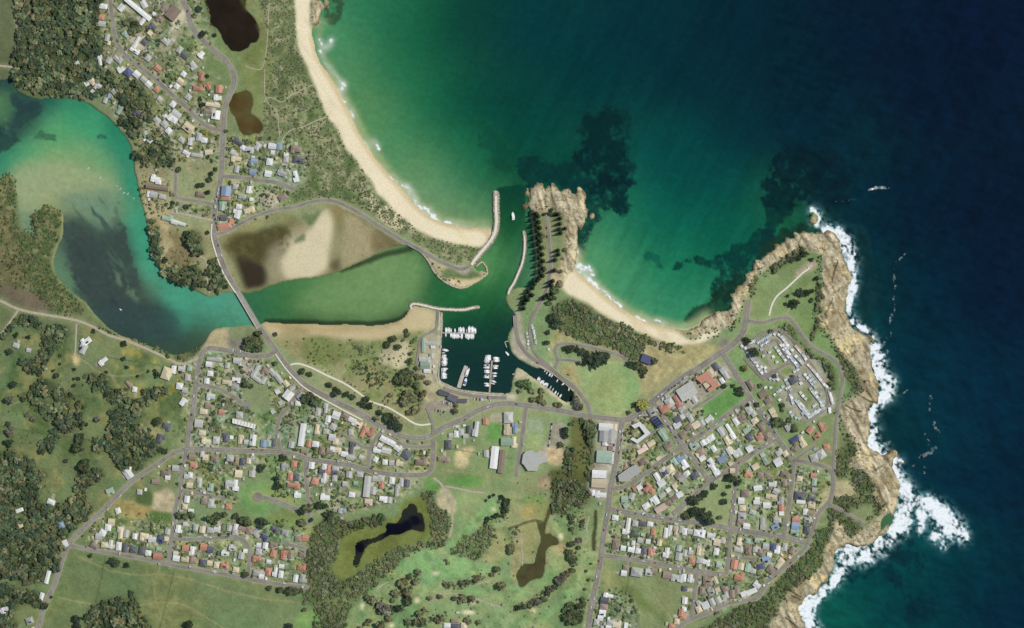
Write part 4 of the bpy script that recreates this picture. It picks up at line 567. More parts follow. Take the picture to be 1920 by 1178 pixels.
area(T_('H', "560,100 780,130 960,200 940,260 760,250 700,330 540,300 520,180"), (106, 148, 84), 6, 6, .8); area(T_('H', "690,150 900,190 960,250 760,195"), (160, 156, 96), 4, 6, .8); area(T_('H', "600,170 650,155 690,180 680,230 640,240 605,215"), (170, 156, 118), 3, 2, .7)
area(T_('H', "740,330 960,300 1020,420 900,440 780,400"), (124, 138, 72), 4, 8, .7); area(T_('H', "960,1060 1110,1060 1110,1178 930,1178"), (122, 158, 90), 2, 2, .8)
for s in ("Q:400,740 560,610 720,570 830,500 860,480 1130,200 1180,230 1150,300 960,460 800,600 700,640 640,720 500,800 380,830", "Q:600,740 830,640 960,690 1100,700 1250,480 1250,640 1090,790 900,790 700,800 600,790", "M:330,380 400,360 450,400 420,500 380,520 330,460", "M:0,900 150,840 250,760 300,650 400,570 410,660 330,780 200,900 60,960 0,960", "M:60,1100 250,1060 390,920 470,780 560,720 590,800 460,930 330,1040 220,1160 100,1160", "M:480,650 600,560 600,690 540,740 490,710", "Q:560,860 900,860 1100,900 1280,900 1280,980 1000,930 800,900 560,910", "Q:520,1000 600,890 640,930 580,1010"):
    area(T_(s[0], s[2:]), (124, 160, 104), 5, 6, .85, .16)
for s in ("M:80,180 220,200 240,250 110,240", "Q:640,60 760,90 740,150 650,160", "Q:800,60 960,20 1070,80 940,130 800,110"): area(T_(s[0], s[2:]), (100, 148, 74), 4, 5, .8)
speck(P_('640,1120 850,960 880,940 1110,960 1120,1178 640,1178'), (142, 146, 100), .56, fbm(24, 893, 4, 30, 2), 6, .6); speck(P_('640,1120 850,960 880,940 1110,960 1120,1178 640,1178'), (92, 120, 74), .58, fbm(18, 897, 4), 6, .55)
area(T_('M', "80,270 180,260 160,340 90,350"), (166, 146, 90), 4, 6, .7); area(T_('M', "0,540 70,500 80,700 40,820 0,830"), (150, 142, 100), 5, 8, .8, .3, nf); area(T_('M', "70,400 170,390 190,560 120,700 80,600"), (138, 138, 92), 5, 8, .8); area(T_('Q', "1160,500 1240,500 1220,640 1100,700 1060,660"), (158, 152, 106), 5, 8, .6); area(T_('M', "340,540 410,540 380,620 330,610"), (176, 150, 112), 4, 6, .6)
for s in ("Q:560,945 572,945 572,985 555,980", "Q:910,1045 995,1055 980,1072 905,1065", "Q:150,995 166,995 160,1040 143,1035", "M:350,475 380,485 370,515 352,500", "M:140,1035 175,1045 160,1065", "Q:1130,285 1155,290 1140,305", "Q:970,960 1000,985 980,1000", "Q:375,1140 400,1150 365,1178", "Q:685,762 725,764 725,776 685,774"): area(T_(s[0], s[2:]), (222, 212, 176), 1, 1.5)
area(T_('Q', "10,420 140,420 330,360 360,370 440,330 470,240 560,210 640,200 600,290 640,330 660,420 640,520 560,520 400,590 200,680 60,740 20,760 -40,740 0,560"), (118, 128, 62), 3, 8, .95, .14); area(T_('M', "300,0 560,0 560,90 420,70 300,110"), (96, 96, 54), 5, 8, .7); area(T_('K', "450,800 510,790 560,900 590,1040 570,1178 470,1178 450,1000"), (110, 112, 64), 4, 8, .85, .3)
area(T_('M', "150,250 290,250 250,460 210,480"), (118, 124, 72), 4, 6, .6); line("1034,948 1028,965 1022,985 1018,1000", 3.5, (66, 62, 42), .9, 6); line("955,992 985,980 1005,976 1022,980", 2.2, (70, 70, 46), .8, 5); line("1008,978 1014,1000", 2.5, (70, 66, 46), .8, 6); line("1117,960 1116,990 1113,1015 1114,1030", 3.2, (58, 56, 40), .9, 8)
area(T_('M', "790,860 860,850 960,920 1060,1040 1000,1060 900,960 820,920"), (104, 118, 66), 4, 8, .85); area(T_('M', "680,720 800,800 960,860 850,850 740,900 690,820"), (136, 132, 86), 6, 8, .6); area(T_('M', "960,880 1060,1040 1150,1080 1140,1160 1080,1100"), (90, 112, 66), 5, 10, .6)
GOLF = blur(inside(P_('590,1178 640,1100 700,1060 800,1020 850,940 900,920 1000,930 1130,960 1128,1000 1112,1178'), 4), 6) * (1 - SUBM * .5); C *= (1 + .2 * GOLF)[..., None] * (1 + np.array([.04, 0, -.02]) * GOLF[..., None])
ALG = inside(P_('650,1002 724,982 764,944 800,938 808,983 794,1012 744,1029 689,1060 650,1088 626,1072 636,1036'), 8); paint(blur(ALG, 3), (114, 122, 66), .95, .35)
# paddock tones
speck(P_("140,1035 580,1105 570,1178 80,1178 110,1090"), (90, 108, 62), .58, nl, 8, .6, w=.16); speck(P_("140,1035 580,1105 570,1178 80,1178 110,1090"), (138, 138, 86), .62, fbm(50, 881, 4, 20, 3), 8, .6, w=.16)
speck(P_("0,640 200,640 320,680 340,820 200,880 0,880"), (80, 100, 58), .56, fbm(46, 883, 4), 6, .75); speck(P_("0,640 330,640 340,840 200,980 60,900 0,880"), (144, 140, 88), .6, fbm(30, 887, 4), 6, .6)
speck(P_("200,660 330,660 340,740 260,740"), (168, 150, 64), .66, fbm(14, 889, 3), 4, .5)
for s, w_ in (("150,1045 230,1075 330,1080 450,1115 560,1130", 1.1), ("110,1120 220,1140 330,1130 420,1178", 1.0), ("300,1062 290,1110 310,1178", .9), ("20,760 90,740 150,790 140,850", 1.2), ("200,690 230,740 235,800 215,850", 1.2), ("150,670 190,700 240,705 300,690", 1.0), ("1180,1060 1230,1120 1270,1178", 1.0), ("830,880 900,890 960,900 1000,930", 1.2)): line(s, w_ * 1.6, (158, 150, 106), .5, 5)
for s in ("330,1060 300,1178", "200,1035 170,1178", "0,800 200,830", "200,670 330,690", "1182,1052 1165,1178", "835,840 960,860"): line(s, 1.0, (78, 88, 56), .6, 1)
# verges along the roads, driveways
paint(blur(roadmask, 4) * ~roadmask, (174, 172, 136), .6, .2, nf)
# rock shelf: straw-coloured strata, dark wet joints, black-green rim
rb = blur(rock, 1.0)
paint(rb, (194, 182, 150), 1, .5, strata); paint(rb * sstep(fbm(30, 901, 4), .52, .64), (164, 148, 112), .85, .3, strata); paint(rb * sstep(strata, .36, .24), (122, 108, 80), .75); paint(rb * sstep(fbm(18, 907, 3), .6, .72) * sstep(BL2, .62, .8), (214, 196, 146), .85)
crk = fbm(20, 911, 4); crk2 = fbm(13, 917, 4, 62, 2); crack = np.maximum(sstep(-np.abs(crk - .5), -.03, -.008), sstep(-np.abs(crk2 - .5), -.035, -.01) * .8); paint(rb * crack, (98, 84, 60), .75); paint(rb * sstep(fbm(9, 923, 4), .5, .7), (150, 142, 118), .6)
rim = sstep(blur(land, 6), .82, .62) * rb; paint(rim * sstep(nf, .3, .5), (126, 108, 72), .75); paint(sstep(blur(land, 4), .8, .6) * rb * sstep(nf, .42, .6), (64, 56, 42), .85)
for s in ("1606,738 1618,744 1636,757", "1587,759 1600,766 1615,772", "1594,578 1588,600", "1600,605 1592,570", "1570,490 1560,530", "1642,882 1654,872", "1560,560 1548,590", "1636,960 1660,945", "1472,1100 1500,1120", "1474,1158 1490,1172", "1484,1118 1500,1125"): line(s, 1.5, (66, 56, 40), .8, 9)
under = (~land) & (PONDMASK < .1); C = np.where(under[..., None], WC * 0.9, C)
SANDY = blur(beach | cove | flat | sbar, 2); C *= (1 + ((nh - .5) * .22 + (nf - .5) * .3) * (1 - .8 * SANDY))[..., None] ; C = np.clip(C, 0.004, 0.86)
for (nm_, m, lev, lab, c) in pond_cells: paint(blur(m, 1.5), tuple(v * .9 for v in c), 1, .1)
cls = np.zeros((NY, NX), int); cls[beach] = 1; cls[cove] = 2; cls[rock] = 3; cls[flat & ~rock] = 4; cls[sbar & ~rock] = 5; cls[oval] = 6
# ------------------------------------------------------------------ materials
def mat(name, color=None, rough=.9, attr=None, var=.15, scale=.5, spec=.1, obj_var=0.0, metal=0.0, bump=0.0):
    m = bpy.data.materials.new(name); m.use_nodes = True; nt = m.node_tree; b = nt.nodes['Principled BSDF']
    b.inputs['Roughness'].default_value = rough; b.inputs['Specular IOR Level'].default_value = spec; b.inputs['Metallic'].default_value = metal
    if attr: a = nt.nodes.new('ShaderNodeAttribute'); a.attribute_name = attr; src = a.outputs['Color']
    else: a = nt.nodes.new('ShaderNodeRGB'); a.outputs[0].default_value = (*color, 1); src = a.outputs[0]
    g = nt.nodes.new('ShaderNodeNewGeometry'); n = nt.nodes.new('ShaderNodeTexNoise'); n.inputs['Scale'].default_value = scale; n.inputs['Detail'].default_value = 4
    nt.links.new(g.outputs['Position'], n.inputs['Vector'])
    mr = nt.nodes.new('ShaderNodeMapRange'); mr.inputs[1].default_value = .25; mr.inputs[2].default_value = .75; mr.inputs[3].default_value = 1 - var; mr.inputs[4].default_value = 1 + var
    nt.links.new(n.outputs['Fac'], mr.inputs[0]); f = mr.outputs[0]
    if obj_var:
        o = nt.nodes.new('ShaderNodeObjectInfo'); r = nt.nodes.new('ShaderNodeMapRange'); r.inputs[3].default_value = 1 - obj_var; r.inputs[4].default_value = 1 + obj_var
        nt.links.new(o.outputs['Random'], r.inputs[0]); mu = nt.nodes.new('ShaderNodeMath'); mu.operation = 'MULTIPLY'
        nt.links.new(f, mu.inputs[0]); nt.links.new(r.outputs[0], mu.inputs[1]); f = mu.outputs[0]
    v = nt.nodes.new('ShaderNodeVectorMath'); v.operation = 'SCALE'; nt.links.new(src, v.inputs[0]); nt.links.new(f, v.inputs['Scale']); nt.links.new(v.outputs[0], b.inputs['Base Color'])
    if bump:
        bp = nt.nodes.new('ShaderNodeBump'); bp.inputs['Strength'].default_value = bump; bp.inputs['Distance'].default_value = .6
        nt.links.new(n.outputs['Fac'], bp.inputs['Height']); nt.links.new(bp.outputs[0], b.inputs['Normal'])
    return m
def water_mat():
    m = mat('water', attr='Col', rough=.4, var=.10, scale=.11, spec=.05, bump=.12); nt = m.node_tree; b = nt.nodes['Principled BSDF']
    base = b.inputs['Base Color'].links[0].from_socket
    a = nt.nodes.new('ShaderNodeAttribute'); a.attribute_name = 'Foam'
    g = nt.nodes.new('ShaderNodeNewGeometry'); n = nt.nodes.new('ShaderNodeTexNoise'); n.inputs['Scale'].default_value = .22; n.inputs['Detail'].default_value = 6
    nt.links.new(g.outputs['Position'], n.inputs['Vector'])
    s = nt.nodes.new('ShaderNodeMath'); s.operation = 'MULTIPLY_ADD'; s.inputs[1].default_value = 1.3; s.inputs[2].default_value = .38; nt.links.new(n.outputs['Fac'], s.inputs[0]); s2 = nt.nodes.new('ShaderNodeMath'); s2.operation = 'MULTIPLY'; nt.links.new(s.outputs[0], s2.inputs[0]); nt.links.new(a.outputs['Fac'], s2.inputs[1])
    mr = nt.nodes.new('ShaderNodeMapRange'); mr.interpolation_type = 'SMOOTHSTEP'; mr.inputs[1].default_value = .22; mr.inputs[2].default_value = 1.1; nt.links.new(s2.outputs[0], mr.inputs[0])
    mx = nt.nodes.new('ShaderNodeMix'); mx.data_type = 'RGBA'; nt.links.new(mr.outputs[0], mx.inputs[0]); nt.links.new(base, mx.inputs[6]); mx.inputs[7].default_value = (.80, .84, .84, 1)
    nt.links.new(mx.outputs[2], b.inputs['Base Color'])
    r = nt.nodes.new('ShaderNodeMapRange'); r.inputs[3].default_value = .32; r.inputs[4].default_value = .95; nt.links.new(mr.outputs[0], r.inputs[0]); nt.links.new(r.outputs[0], b.inputs['Roughness'])
    return m
M_GROUND = mat('ground_cover', attr='Col', rough=1, var=.14, scale=.35, spec=0)
M_WATER = water_mat()
M_LEAF = mat('foliage', attr='Col', rough=.9, var=.22, scale=.6, spec=.05, obj_var=.28)
M_BARK = mat('bark', (.10, .075, .05), var=.3, scale=3)
M_ASPH = mat('asphalt', tuple(lin(132, 127, 116)), var=.24, scale=.06); M_GRAVEL = mat('gravel_track', tuple(lin(168, 160, 136)), var=.2, scale=.3)
M_PAVE = mat('pale_paving', tuple(lin(212, 208, 188)), var=.12, scale=.4); M_KERB = mat('kerb_concrete', tuple(lin(160, 156, 136)), var=.15, scale=.3); M_LINE = mat('road_paint', (.62, .62, .6), var=.1)
M_STONE = mat('rubble_stone', attr='Col', var=.35, scale=.45); M_CONC = mat('concrete', tuple(lin(178, 172, 158)), var=.15); M_DECK = mat('timber_deck', tuple(lin(166, 156, 138)), var=.2, scale=1.2)
M_WALL = mat('wall_render', tuple(lin(200, 190, 170)), var=.1, obj_var=.2)
RC = dict(w=(206, 206, 200), g=(168, 168, 160), d=(92, 92, 98), r=(178, 128, 106), b=(140, 124, 110), t=(198, 184, 154), u=(128, 144, 162), n=(146, 166, 146), p=(206, 180, 164), k=(82, 86, 116))
CN = dict(w='white', g='pale grey', d='dark grey', r='terracotta', b='brown', t='cream', u='blue-grey', n='pale green', p='pinkish', k='navy')
M_ROOF = {k: mat('roof_' + CN[k].replace(' ', '_').replace('-', '_'), tuple(lin(*c) * .97), rough=.6, var=.13, scale=.35, spec=.25, obj_var=.2) for k, c in RC.items()}
M_PANEL = mat('solar_glass', (.02, .03, .07), rough=.25, spec=.5, var=.05); M_HULL = mat('boat_gelcoat', (.78, .78, .77), rough=.3, spec=.4, var=.05, obj_var=.1); M_BDECK = mat('boat_deck', (.55, .53, .5), var=.15, obj_var=.25, scale=1.5)
M_GLASS = mat('dark_glass', (.03, .04, .05), rough=.15, spec=.5, var=.05); M_BLUE = mat('blue_canvas', (.05, .12, .3), var=.1); M_RED = mat('red_paint', (.4, .06, .04), var=.1); M_METAL = mat('galvanised_metal', (.45, .45, .45), rough=.4, metal=.3, var=.1)
M_CAR = {'white': mat('car_white', (.75, .75, .74), rough=.3, spec=.5, var=.04), 'silver': mat('car_silver', (.42, .43, .45), rough=.3, spec=.5, var=.04), 'dark': mat('car_dark', (.03, .035, .045), rough=.3, spec=.5, var=.04), 'red': mat('car_red', (.32, .04, .03), rough=.3, spec=.5, var=.04), 'blue': mat('car_blue', (.05, .1, .26), rough=.3, spec=.5, var=.04)}
M_TYRE = mat('rubber', (.02, .02, .02), var=.1)

# ------------------------------------------------------------------ ground and water sheets
def sheet(name, Zg, Cg, fm, m, foam=None, far=False):
    """mesh of the grid cells fm; far adds widening rings out to the horizon"""
    X, Y = gx, gy; Zs, Cs, Fs, K = Zg, Cg, (foam if foam is not None else None), fm
    if far:
        ext = np.array([40., 200., 1200., 6000., 20000.])
        X = np.concatenate([gx[0] - ext[::-1], gx, gx[-1] + ext]); Y = np.concatenate([gy[0] - ext[::-1], gy, gy[-1] + ext])
        Zs = np.pad(Zg, 5, mode='edge'); Cs = np.pad(Cg, ((5, 5), (5, 5), (0, 0)), mode='edge'); K = np.pad(fm, 5, mode='edge')
        if Fs is not None: Fs = np.pad(Fs, 5, mode='constant')
        away = np.ones(Zs.shape, bool); away[4:-4, 4:-4] = False; Cs = np.where(away[..., None], lin(*((6, 34, 48) if foam is not None else (104, 116, 76))) * ALB, Cs)
    ny, nx = len(Y), len(X)
    idx = np.arange(ny * nx).reshape(ny, nx); a = idx[:-1, :-1][K]; b = idx[:-1, 1:][K]; c = idx[1:, 1:][K]; d = idx[1:, :-1][K]
    F = np.stack([a, d, c, b], 1); used = np.zeros(ny * nx, bool); used[F.ravel()] = True; remap = np.cumsum(used) - 1; F = remap[F]
    XX, YY = np.meshgrid(X, Y); V = np.stack([wx(XX), wy(YY), Zs], -1).reshape(-1, 3)[used]
    ob = mesh_np(name, V, F, m, Cs.reshape(-1, 3)[used], smooth_=True)
    if Fs is not None:
        at = ob.data.attributes.new('Foam', 'FLOAT', 'POINT'); at.data.foreach_set('value', Fs.ravel()[used].astype(np.float32))
    return ob
def mesh_np(name, V, F, m, colors=None, smooth_=False, parent=None, mats=None, mi=None, link=True):
    V = np.asarray(V, np.float32); F = np.asarray(F); me = bpy.data.meshes.new(name); k = F.shape[1]
    me.vertices.add(len(V)); me.vertices.foreach_set('co', V.ravel()); me.loops.add(F.size); me.loops.foreach_set('vertex_index', F.ravel().astype(np.int32))
    me.polygons.add(len(F)); me.polygons.foreach_set('loop_start', np.arange(0, F.size, k, dtype=np.int32)); me.polygons.foreach_set('loop_total', np.full(len(F), k, np.int32))
    me.polygons.foreach_set('use_smooth', np.full(len(F), bool(smooth_)))
    for q in (mats or [m]): me.materials.append(q)
    if mi is not None: me.polygons.foreach_set('material_index', np.asarray(mi, np.int32))
    me.update(calc_edges=True)
    if colors is not None:
        at = me.color_attributes.new('Col', 'FLOAT_COLOR', 'POINT'); cc = np.ones((len(V), 4), np.float32); cc[:, :3] = colors; at.data.foreach_set('color', cc.ravel())
    if not link: return me
    ob = bpy.data.objects.new(name, me); COL.objects.link(ob)
    if parent: ob.parent = parent
    return ob
cell_cls = cls[:-1, :-1]
full = np.ones((NY - 1, NX - 1), bool)
tag(sheet('ground', Z, C, cell_cls == 0, M_GROUND, far=True), 'green and straw coloured land between the town and the bush', 'ground', kind='structure')
for k_, nm_, lab in [(1, 'beach', 'long curving sandy beach on the open bay'), (2, 'beach', 'short sandy cove beach between the two headlands'), (3, 'rock_shelf', 'tan layered rock shelf along the headlands'), (4, 'sand_flat', 'broad tidal sand and mud flat in the lagoon'), (5, 'sand_bar', 'sandy bar on the south shore of the lagoon'), (6, 'sports_oval', 'mown green oval in the middle of town')]:
    f_ = cell_cls == k_
    tag(sheet(nm_, Z, C, f_, M_GROUND), lab, nm_.replace('_', ' '), kind='structure')
wet_ = (Z < .35) & (blur(~land, 4) > .04) & (PONDMASK < .02); wc_ = wet_[:-1, :-1] | wet_[1:, :-1] | wet_[:-1, 1:] | wet_[1:, 1:]
fcell = (FOAM[:-1, :-1] > .5) & wc_
swell = (fbm(40, 951, 3, 20, 2) - .5) * .3 * np.clip((GX - 900) / 600, 0, 1)
ZW = np.zeros((NY, NX)) + swell + FOAM * .25
tag(sheet('sea', ZW, WC, wc_ & ~fcell, M_WATER, FOAM, far=True), 'green to deep blue sea, harbour and river water', 'sea', kind='structure')
tag(sheet('surf_foam', ZW, WC, fcell, M_WATER, FOAM), 'white broken surf along the beaches and rocks', 'surf', kind='stuff')
for (nm_, m, lev, lab, c) in pond_cells:
    mm = blur(m, 3) > .12; f_ = mm[:-1, :-1]
    weed = (sstep(nm + .5 * (1 - blur(m, 12)), .62, .85) * (.2 if nm_ == 'rock_pool' or c[2] < 31 and c[2] > c[0] else .5))[..., None]; pc = np.broadcast_to(lin(*c) * ALB, (NY, NX, 3)) * (0.6 + .8 * nm)[..., None] * (1 - weed) + lin(84, 88, 52) * ALB * weed
    tag(sheet(nm_, np.full((NY, NX), lev), pc, f_, M_WATER, np.zeros((NY, NX))), lab, nm_.replace('_', ' '), kind='structure')

# ------------------------------------------------------------------ roads
def ribbon(path, w, off, step=5.0):
    P = smooth(path, False, 6); d = np.r_[0, np.cumsum(np.hypot(*np.diff(P, axis=0).T))]; n = max(2, int(d[-1] / step))
    s = np.linspace(0, d[-1], n); P = np.stack([np.interp(s, d, P[:, 0]), np.interp(s, d, P[:, 1])], 1)
    T = np.gradient(P, axis=0); T /= np.linalg.norm(T, axis=1)[:, None] + 1e-9; N = np.stack([-T[:, 1], T[:, 0]], 1)
    cols = 5; V = []
    for i in range(n):
        zc = max(height(*P[i]), *(height(*(P[i] + N[i] * w * f)) for f in (-.5, .5)))
        for f in np.linspace(-.5, .5, cols):
            q = P[i] + N[i] * w * f; V.append((wx(q[0]), wy(q[1]), max(zc, 1.0) + off))
    F = [(i * cols + j, i * cols + j + 1, (i + 1) * cols + j + 1, (i + 1) * cols + j) for i in range(n - 1) for j in range(cols - 1)]
    return np.array(V), np.array(F), P, N
def disc(c, r, off, m, name, n=24):
    V = [(wx(c[0]), wy(c[1]), height(*c) + off)] + [(wx(c[0] + r * math.cos(a)), wy(c[1] + r * math.sin(a)), height(*c) + off) for a in np.linspace(0, 2 * math.pi, n, endpoint=False)]
    return V, [(0, 1 + (i + 1) % n, 1 + i) for i in range(n)]
HEADS = {12: (464, 760, 6.5), 17: (484, 932, 9), 19: (419, 932, 6), 21: (538, 1020, 5.5), 42: (1415, 1049, 4.5)}
GRAVELROADS = {8, 10, 11, 28, 49, 51, 52, 53, 54, 55, 57}
for i_, (nm_, lab, w, s) in enumerate(ROADS):
    V, F, P, N = ribbon(P_(s), w, .34 + .012 * i_); g_ = i_ in GRAVELROADS
    F = F[:, ::-1]
    ro = tag(mesh_np(nm_, V, F, M_GRAVEL if i_ in (8, 10, 11) else (M_ASPH)), lab, 'road', kind='structure')
    if not g_:
        V2, F2, _, _ = ribbon(P_(s), w + 2.2, .14 + .003 * i_); tag(mesh_np('verge_kerb', V2, F2[:, ::-1], M_KERB), None, None, kind='structure').parent = ro
    if w >= 7:                                                       # broken centre line
        q = [k for k in range(len(P) - 1) if k % 2 == 0]; V3 = []; F3 = []
        for k in q:
            for (pp, nn) in ((P[k], N[k]), (P[k + 1] * .8 + P[k] * .2, N[k])):
                for f in (-.12, .12): V3.append((wx(pp[0] + nn[0] * f), wy(pp[1] + nn[1] * f), max(V[k * 5][2], V[(k + 1) * 5][2]) + .05))
            b = len(V3) - 4; F3.append((b + 2, b + 3, b + 1, b))
        tag(mesh_np('centre_line', V3, np.array(F3), M_LINE), None, None, kind='structure').parent = ro
    if i_ in HEADS:
        c = HEADS[i_]; V4, F4 = disc(c[:2], c[2], .34 + .012 * i_ + .006, M_ASPH, 'turning_head'); tag(mesh_np('turning_head', V4, np.array(F4), M_ASPH), None, None, kind='structure').parent = ro
for i_, (nm_, lab, w, s) in enumerate(PATHS):
    V, F, P, N = ribbon(P_(s), w, 1.05 + .012 * i_ if i_ in (20, 21) else .22 + .004 * i_); tag(mesh_np(nm_, V, F[:, ::-1], M_PAVE if i_ in (0, 7, 20, 21) else M_GRAVEL), lab, 'path', kind='structure')

# ------------------------------------------------------------------ rubble breakwaters
def empty(name, mx, my, z, rz=0.0):
    o = bpy.data.objects.new(name, None); COL.objects.link(o); o.location = (wx(mx), wy(my), z); o.rotation_euler = (0, 0, rz); o.empty_display_size = 2; return o
def breakwater(s, w, h, label, crest=True, rgb=(176, 166, 146)):
    P = smooth(P_(s), False, 8); d = np.r_[0, np.cumsum(np.hypot(*np.diff(P, axis=0).T))]; n = int(d[-1] / 1.6)
    t = np.linspace(0, d[-1], n); P = np.stack([np.interp(t, d, P[:, 0]), np.interp(t, d, P[:, 1])], 1)
    T = np.gradient(P, axis=0); T /= np.linalg.norm(T, axis=1)[:, None]; N = np.stack([-T[:, 1], T[:, 0]], 1); rs = np.random.RandomState(int(w * 100 + n))
    fr = np.linspace(-1, 1, 11); V = []; Cc = []; c0 = empty('breakwater', *P[n // 2], 0)
    ox, oy = c0.location[0], c0.location[1]
    for i in range(n):
        e = min(1, (d[-1] - t[i]) / (w * .55)); e = math.sqrt(max(0, 1 - (1 - e) ** 2)) * .9 + .1; e0 = min(1, .5 + t[i] / w)
        for f in fr:
            r = w / 2 * f * e * (1 + .08 * rs.randn()); z = h * min(1, (1 - abs(f)) * 2.2) * e * e0 - 1.2 * (abs(f) > .95) + (.55 * rs.randn() if abs(f) > .35 else .06 * rs.randn())
            q = P[i] + N[i] * r; V.append((wx(q[0]) - ox, wy(q[1]) - oy, z + .3)); k = (.55 + .5 * rs.rand()) * (1 if abs(f) < .8 else .5); Cc.append(lin(*rgb) * k * (1.15 if abs(f) < .35 else .9))
    F = [(i * 11 + j, (i + 1) * 11 + j, (i + 1) * 11 + j + 1, i * 11 + j + 1) for i in range(n - 1) for j in range(10)]
    mesh_np('rubble_mound', V, np.array(F), M_STONE, np.array(Cc), parent=c0)
    if crest:
        V, F, _, _ = ribbon(P_(s), w * .32, 0); V[:, 2] = h + .75; V[:, 0] -= ox; V[:, 1] -= oy; V = V[:-10]; F = F[:-8]; mesh_np('crest_path', V, F[:, ::-1], M_PAVE, parent=c0)
    tag(c0, label, 'breakwater', 'rubble breakwaters at the harbour entrance')
breakwater("884,497 893,484 908,466 921,450 929,432 931,412 930,390 930,372 929,357", 15, 3.2, 'long bent rubble breakwater at the end of the long beach', True, (190, 178, 158))
breakwater("953,552 956,543 964,530 972,512 979,494 983,474 984,455 983,440 982,432", 9, 2.4, 'thin curved rubble training wall beside the small pine headland', True, (178, 174, 152))
breakwater("772,580 770,573 778,570 795,573 815,578 830,580 850,581 870,581 888,577 900,576", 9, 2.2, 'low rubble breakwater sheltering the boat harbour from the lagoon', True, (186, 178, 158))
breakwater("786,470 797,481 806,494 814,509 826,522 842,533 862,540 880,537", 6, 1.8, 'low rock revetment round the sandy spit', False, (190, 180, 158))
breakwater("828,586 828,610 826,640 824,680 822,700 825,715 840,723 860,731 885,735 915,738 945,739", 5, 1.9, 'pale rock edge lining the west and south of the boat harbour', False, (190, 184, 164))
breakwater("893,500 905,492 914,510 906,521", 5, 1.2, 'short rock groyne on the inner side of the entrance', False, (196, 180, 150))
# ------------------------------------------------------------------ bridge
def boxmesh(x0, x1, y0, y1, z0, z1):
    v = [(x, y, z) for z in (z0, z1) for y in (y0, y1) for x in (x0, x1)]
    return v, [(0, 2, 3, 1), (4, 5, 7, 6), (0, 1, 5, 4), (2, 6, 7, 3), (0, 4, 6, 2), (1, 3, 7, 5)]
class MB:
    def __init__(s): s.v = []; s.f = []; s.m = []
    def add(s, v, f, mi=0):
        b = len(s.v); s.v += [tuple(q) for q in v]; s.f += [tuple(i + b for i in q) for q in f]; s.m += [mi] * len(f); return s
    def box(s, x0, x1, y0, y1, z0, z1, mi=0): return s.add(*boxmesh(x0, x1, y0, y1, z0, z1), mi)
    def mesh(s, name, mats):
        me = bpy.data.meshes.new(name); me.from_pydata(s.v, [], s.f)
        for q in mats: me.materials.append(q)
        me.polygons.foreach_set('material_index', s.m); me.update(); return me
    def obj(s, name, mats, parent=None, loc=None):
        o = bpy.data.objects.new(name, s.mesh(name, mats)); COL.objects.link(o); o.parent = parent
        if loc: o.location = loc
        return o
bx0, bx1 = np.array([446., 547.]), np.array([486., 615.]); L_ = float(np.hypot(*(bx1 - bx0))); mid = (bx0 + bx1) / 2
bang = math.atan2(-(bx1 - bx0)[1], (bx1 - bx0)[0]); zb = 3.0
br = empty('road_bridge', mid[0], mid[1], 0, bang); tag(br, 'straight concrete road bridge across the river mouth', 'bridge')
MB().box(-L_ / 2, L_ / 2, -5.2, 5.2, zb - 1.1, zb).obj('deck', [M_CONC], br)
MB().box(-L_ / 2, L_ / 2, -3.3, 3.3, zb + .003, zb + .06).obj('carriageway', [mat('bridge_asphalt', tuple(lin(150, 145, 136)), var=.12, scale=.15)], br)
for s_ in (-1, 1): MB().box(-L_ / 2, L_ / 2, s_ * 4.9 - .15, s_ * 4.9 + .15, zb + .003, zb + 1.1).obj('railing', [M_CONC], br)
for k in range(-3, 4): MB().box(k * 10.5 - .6, k * 10.5 + .6, -4, 4, -4, zb - 1.11).obj('pier', [M_CONC], br)
# ------------------------------------------------------------------ things: houses, trees, boats, vehicles
ORD = ['', 'first', 'second', 'third', 'fourth', 'fifth', 'sixth', 'seventh', 'eighth', 'ninth', 'tenth', 'eleventh', 'twelfth', 'thirteenth', 'fourteenth', 'fifteenth', 'sixteenth', 'seventeenth', 'eighteenth', 'nineteenth', 'twentieth']
def nth(k): return ORD[k] if k <= 20 else f"{k}{'st' if k % 10 == 1 else 'nd' if k % 10 == 2 else 'rd' if k % 10 == 3 else 'th'}"
def relabel(items, where):
    """items: (obj, x, y, description); ordinals counted among look-alikes of one row, from its west (or north) end"""
    by = {}
    for it in items: by.setdefault(it[3], []).append(it)
    for desc, L in by.items():
        xs = [i[1] for i in L]; ys = [i[2] for i in L]; ns = max(ys) - min(ys) > max(xs) - min(xs)
        L.sort(key=lambda i: i[2] if ns else i[1])
        for k, it in enumerate(L, 1):
            it[0]['label'] = f"{desc} {where}" if len(L) == 1 else f"{nth(k)} {desc} from the {'north' if ns else 'west'}, {where}"
def roof_geo(w, h, kind, z0, rise):
    """roof solid on a w x h rectangle centred at 0; returns verts, faces"""
    a, b = w / 2, h / 2
    if kind == 'flat':
        return boxmesh(-a, a, -b, b, z0, z0 + .35)
    if w >= h: rx, ry = (a - b * .95 if kind == 'hip' else a), 0.0
    else: rx, ry = 0.0, (b - a * .95 if kind == 'hip' else b)
    v = [(-a, -b, z0), (a, -b, z0), (a, b, z0), (-a, b, z0), (-rx, -ry, z0 + rise), (rx, ry, z0 + rise)]
    f = [(0, 1, 5, 4), (1, 2, 5), (2, 3, 4, 5), (3, 0, 4)] if w >= h else [(0, 1, 4), (1, 2, 5, 4), (2, 3, 5), (3, 0, 4, 5)]
    return v, f + [(0, 3, 2, 1)]
HOUSES = []; HOUSE_MASK = np.zeros((NY, NX), bool)
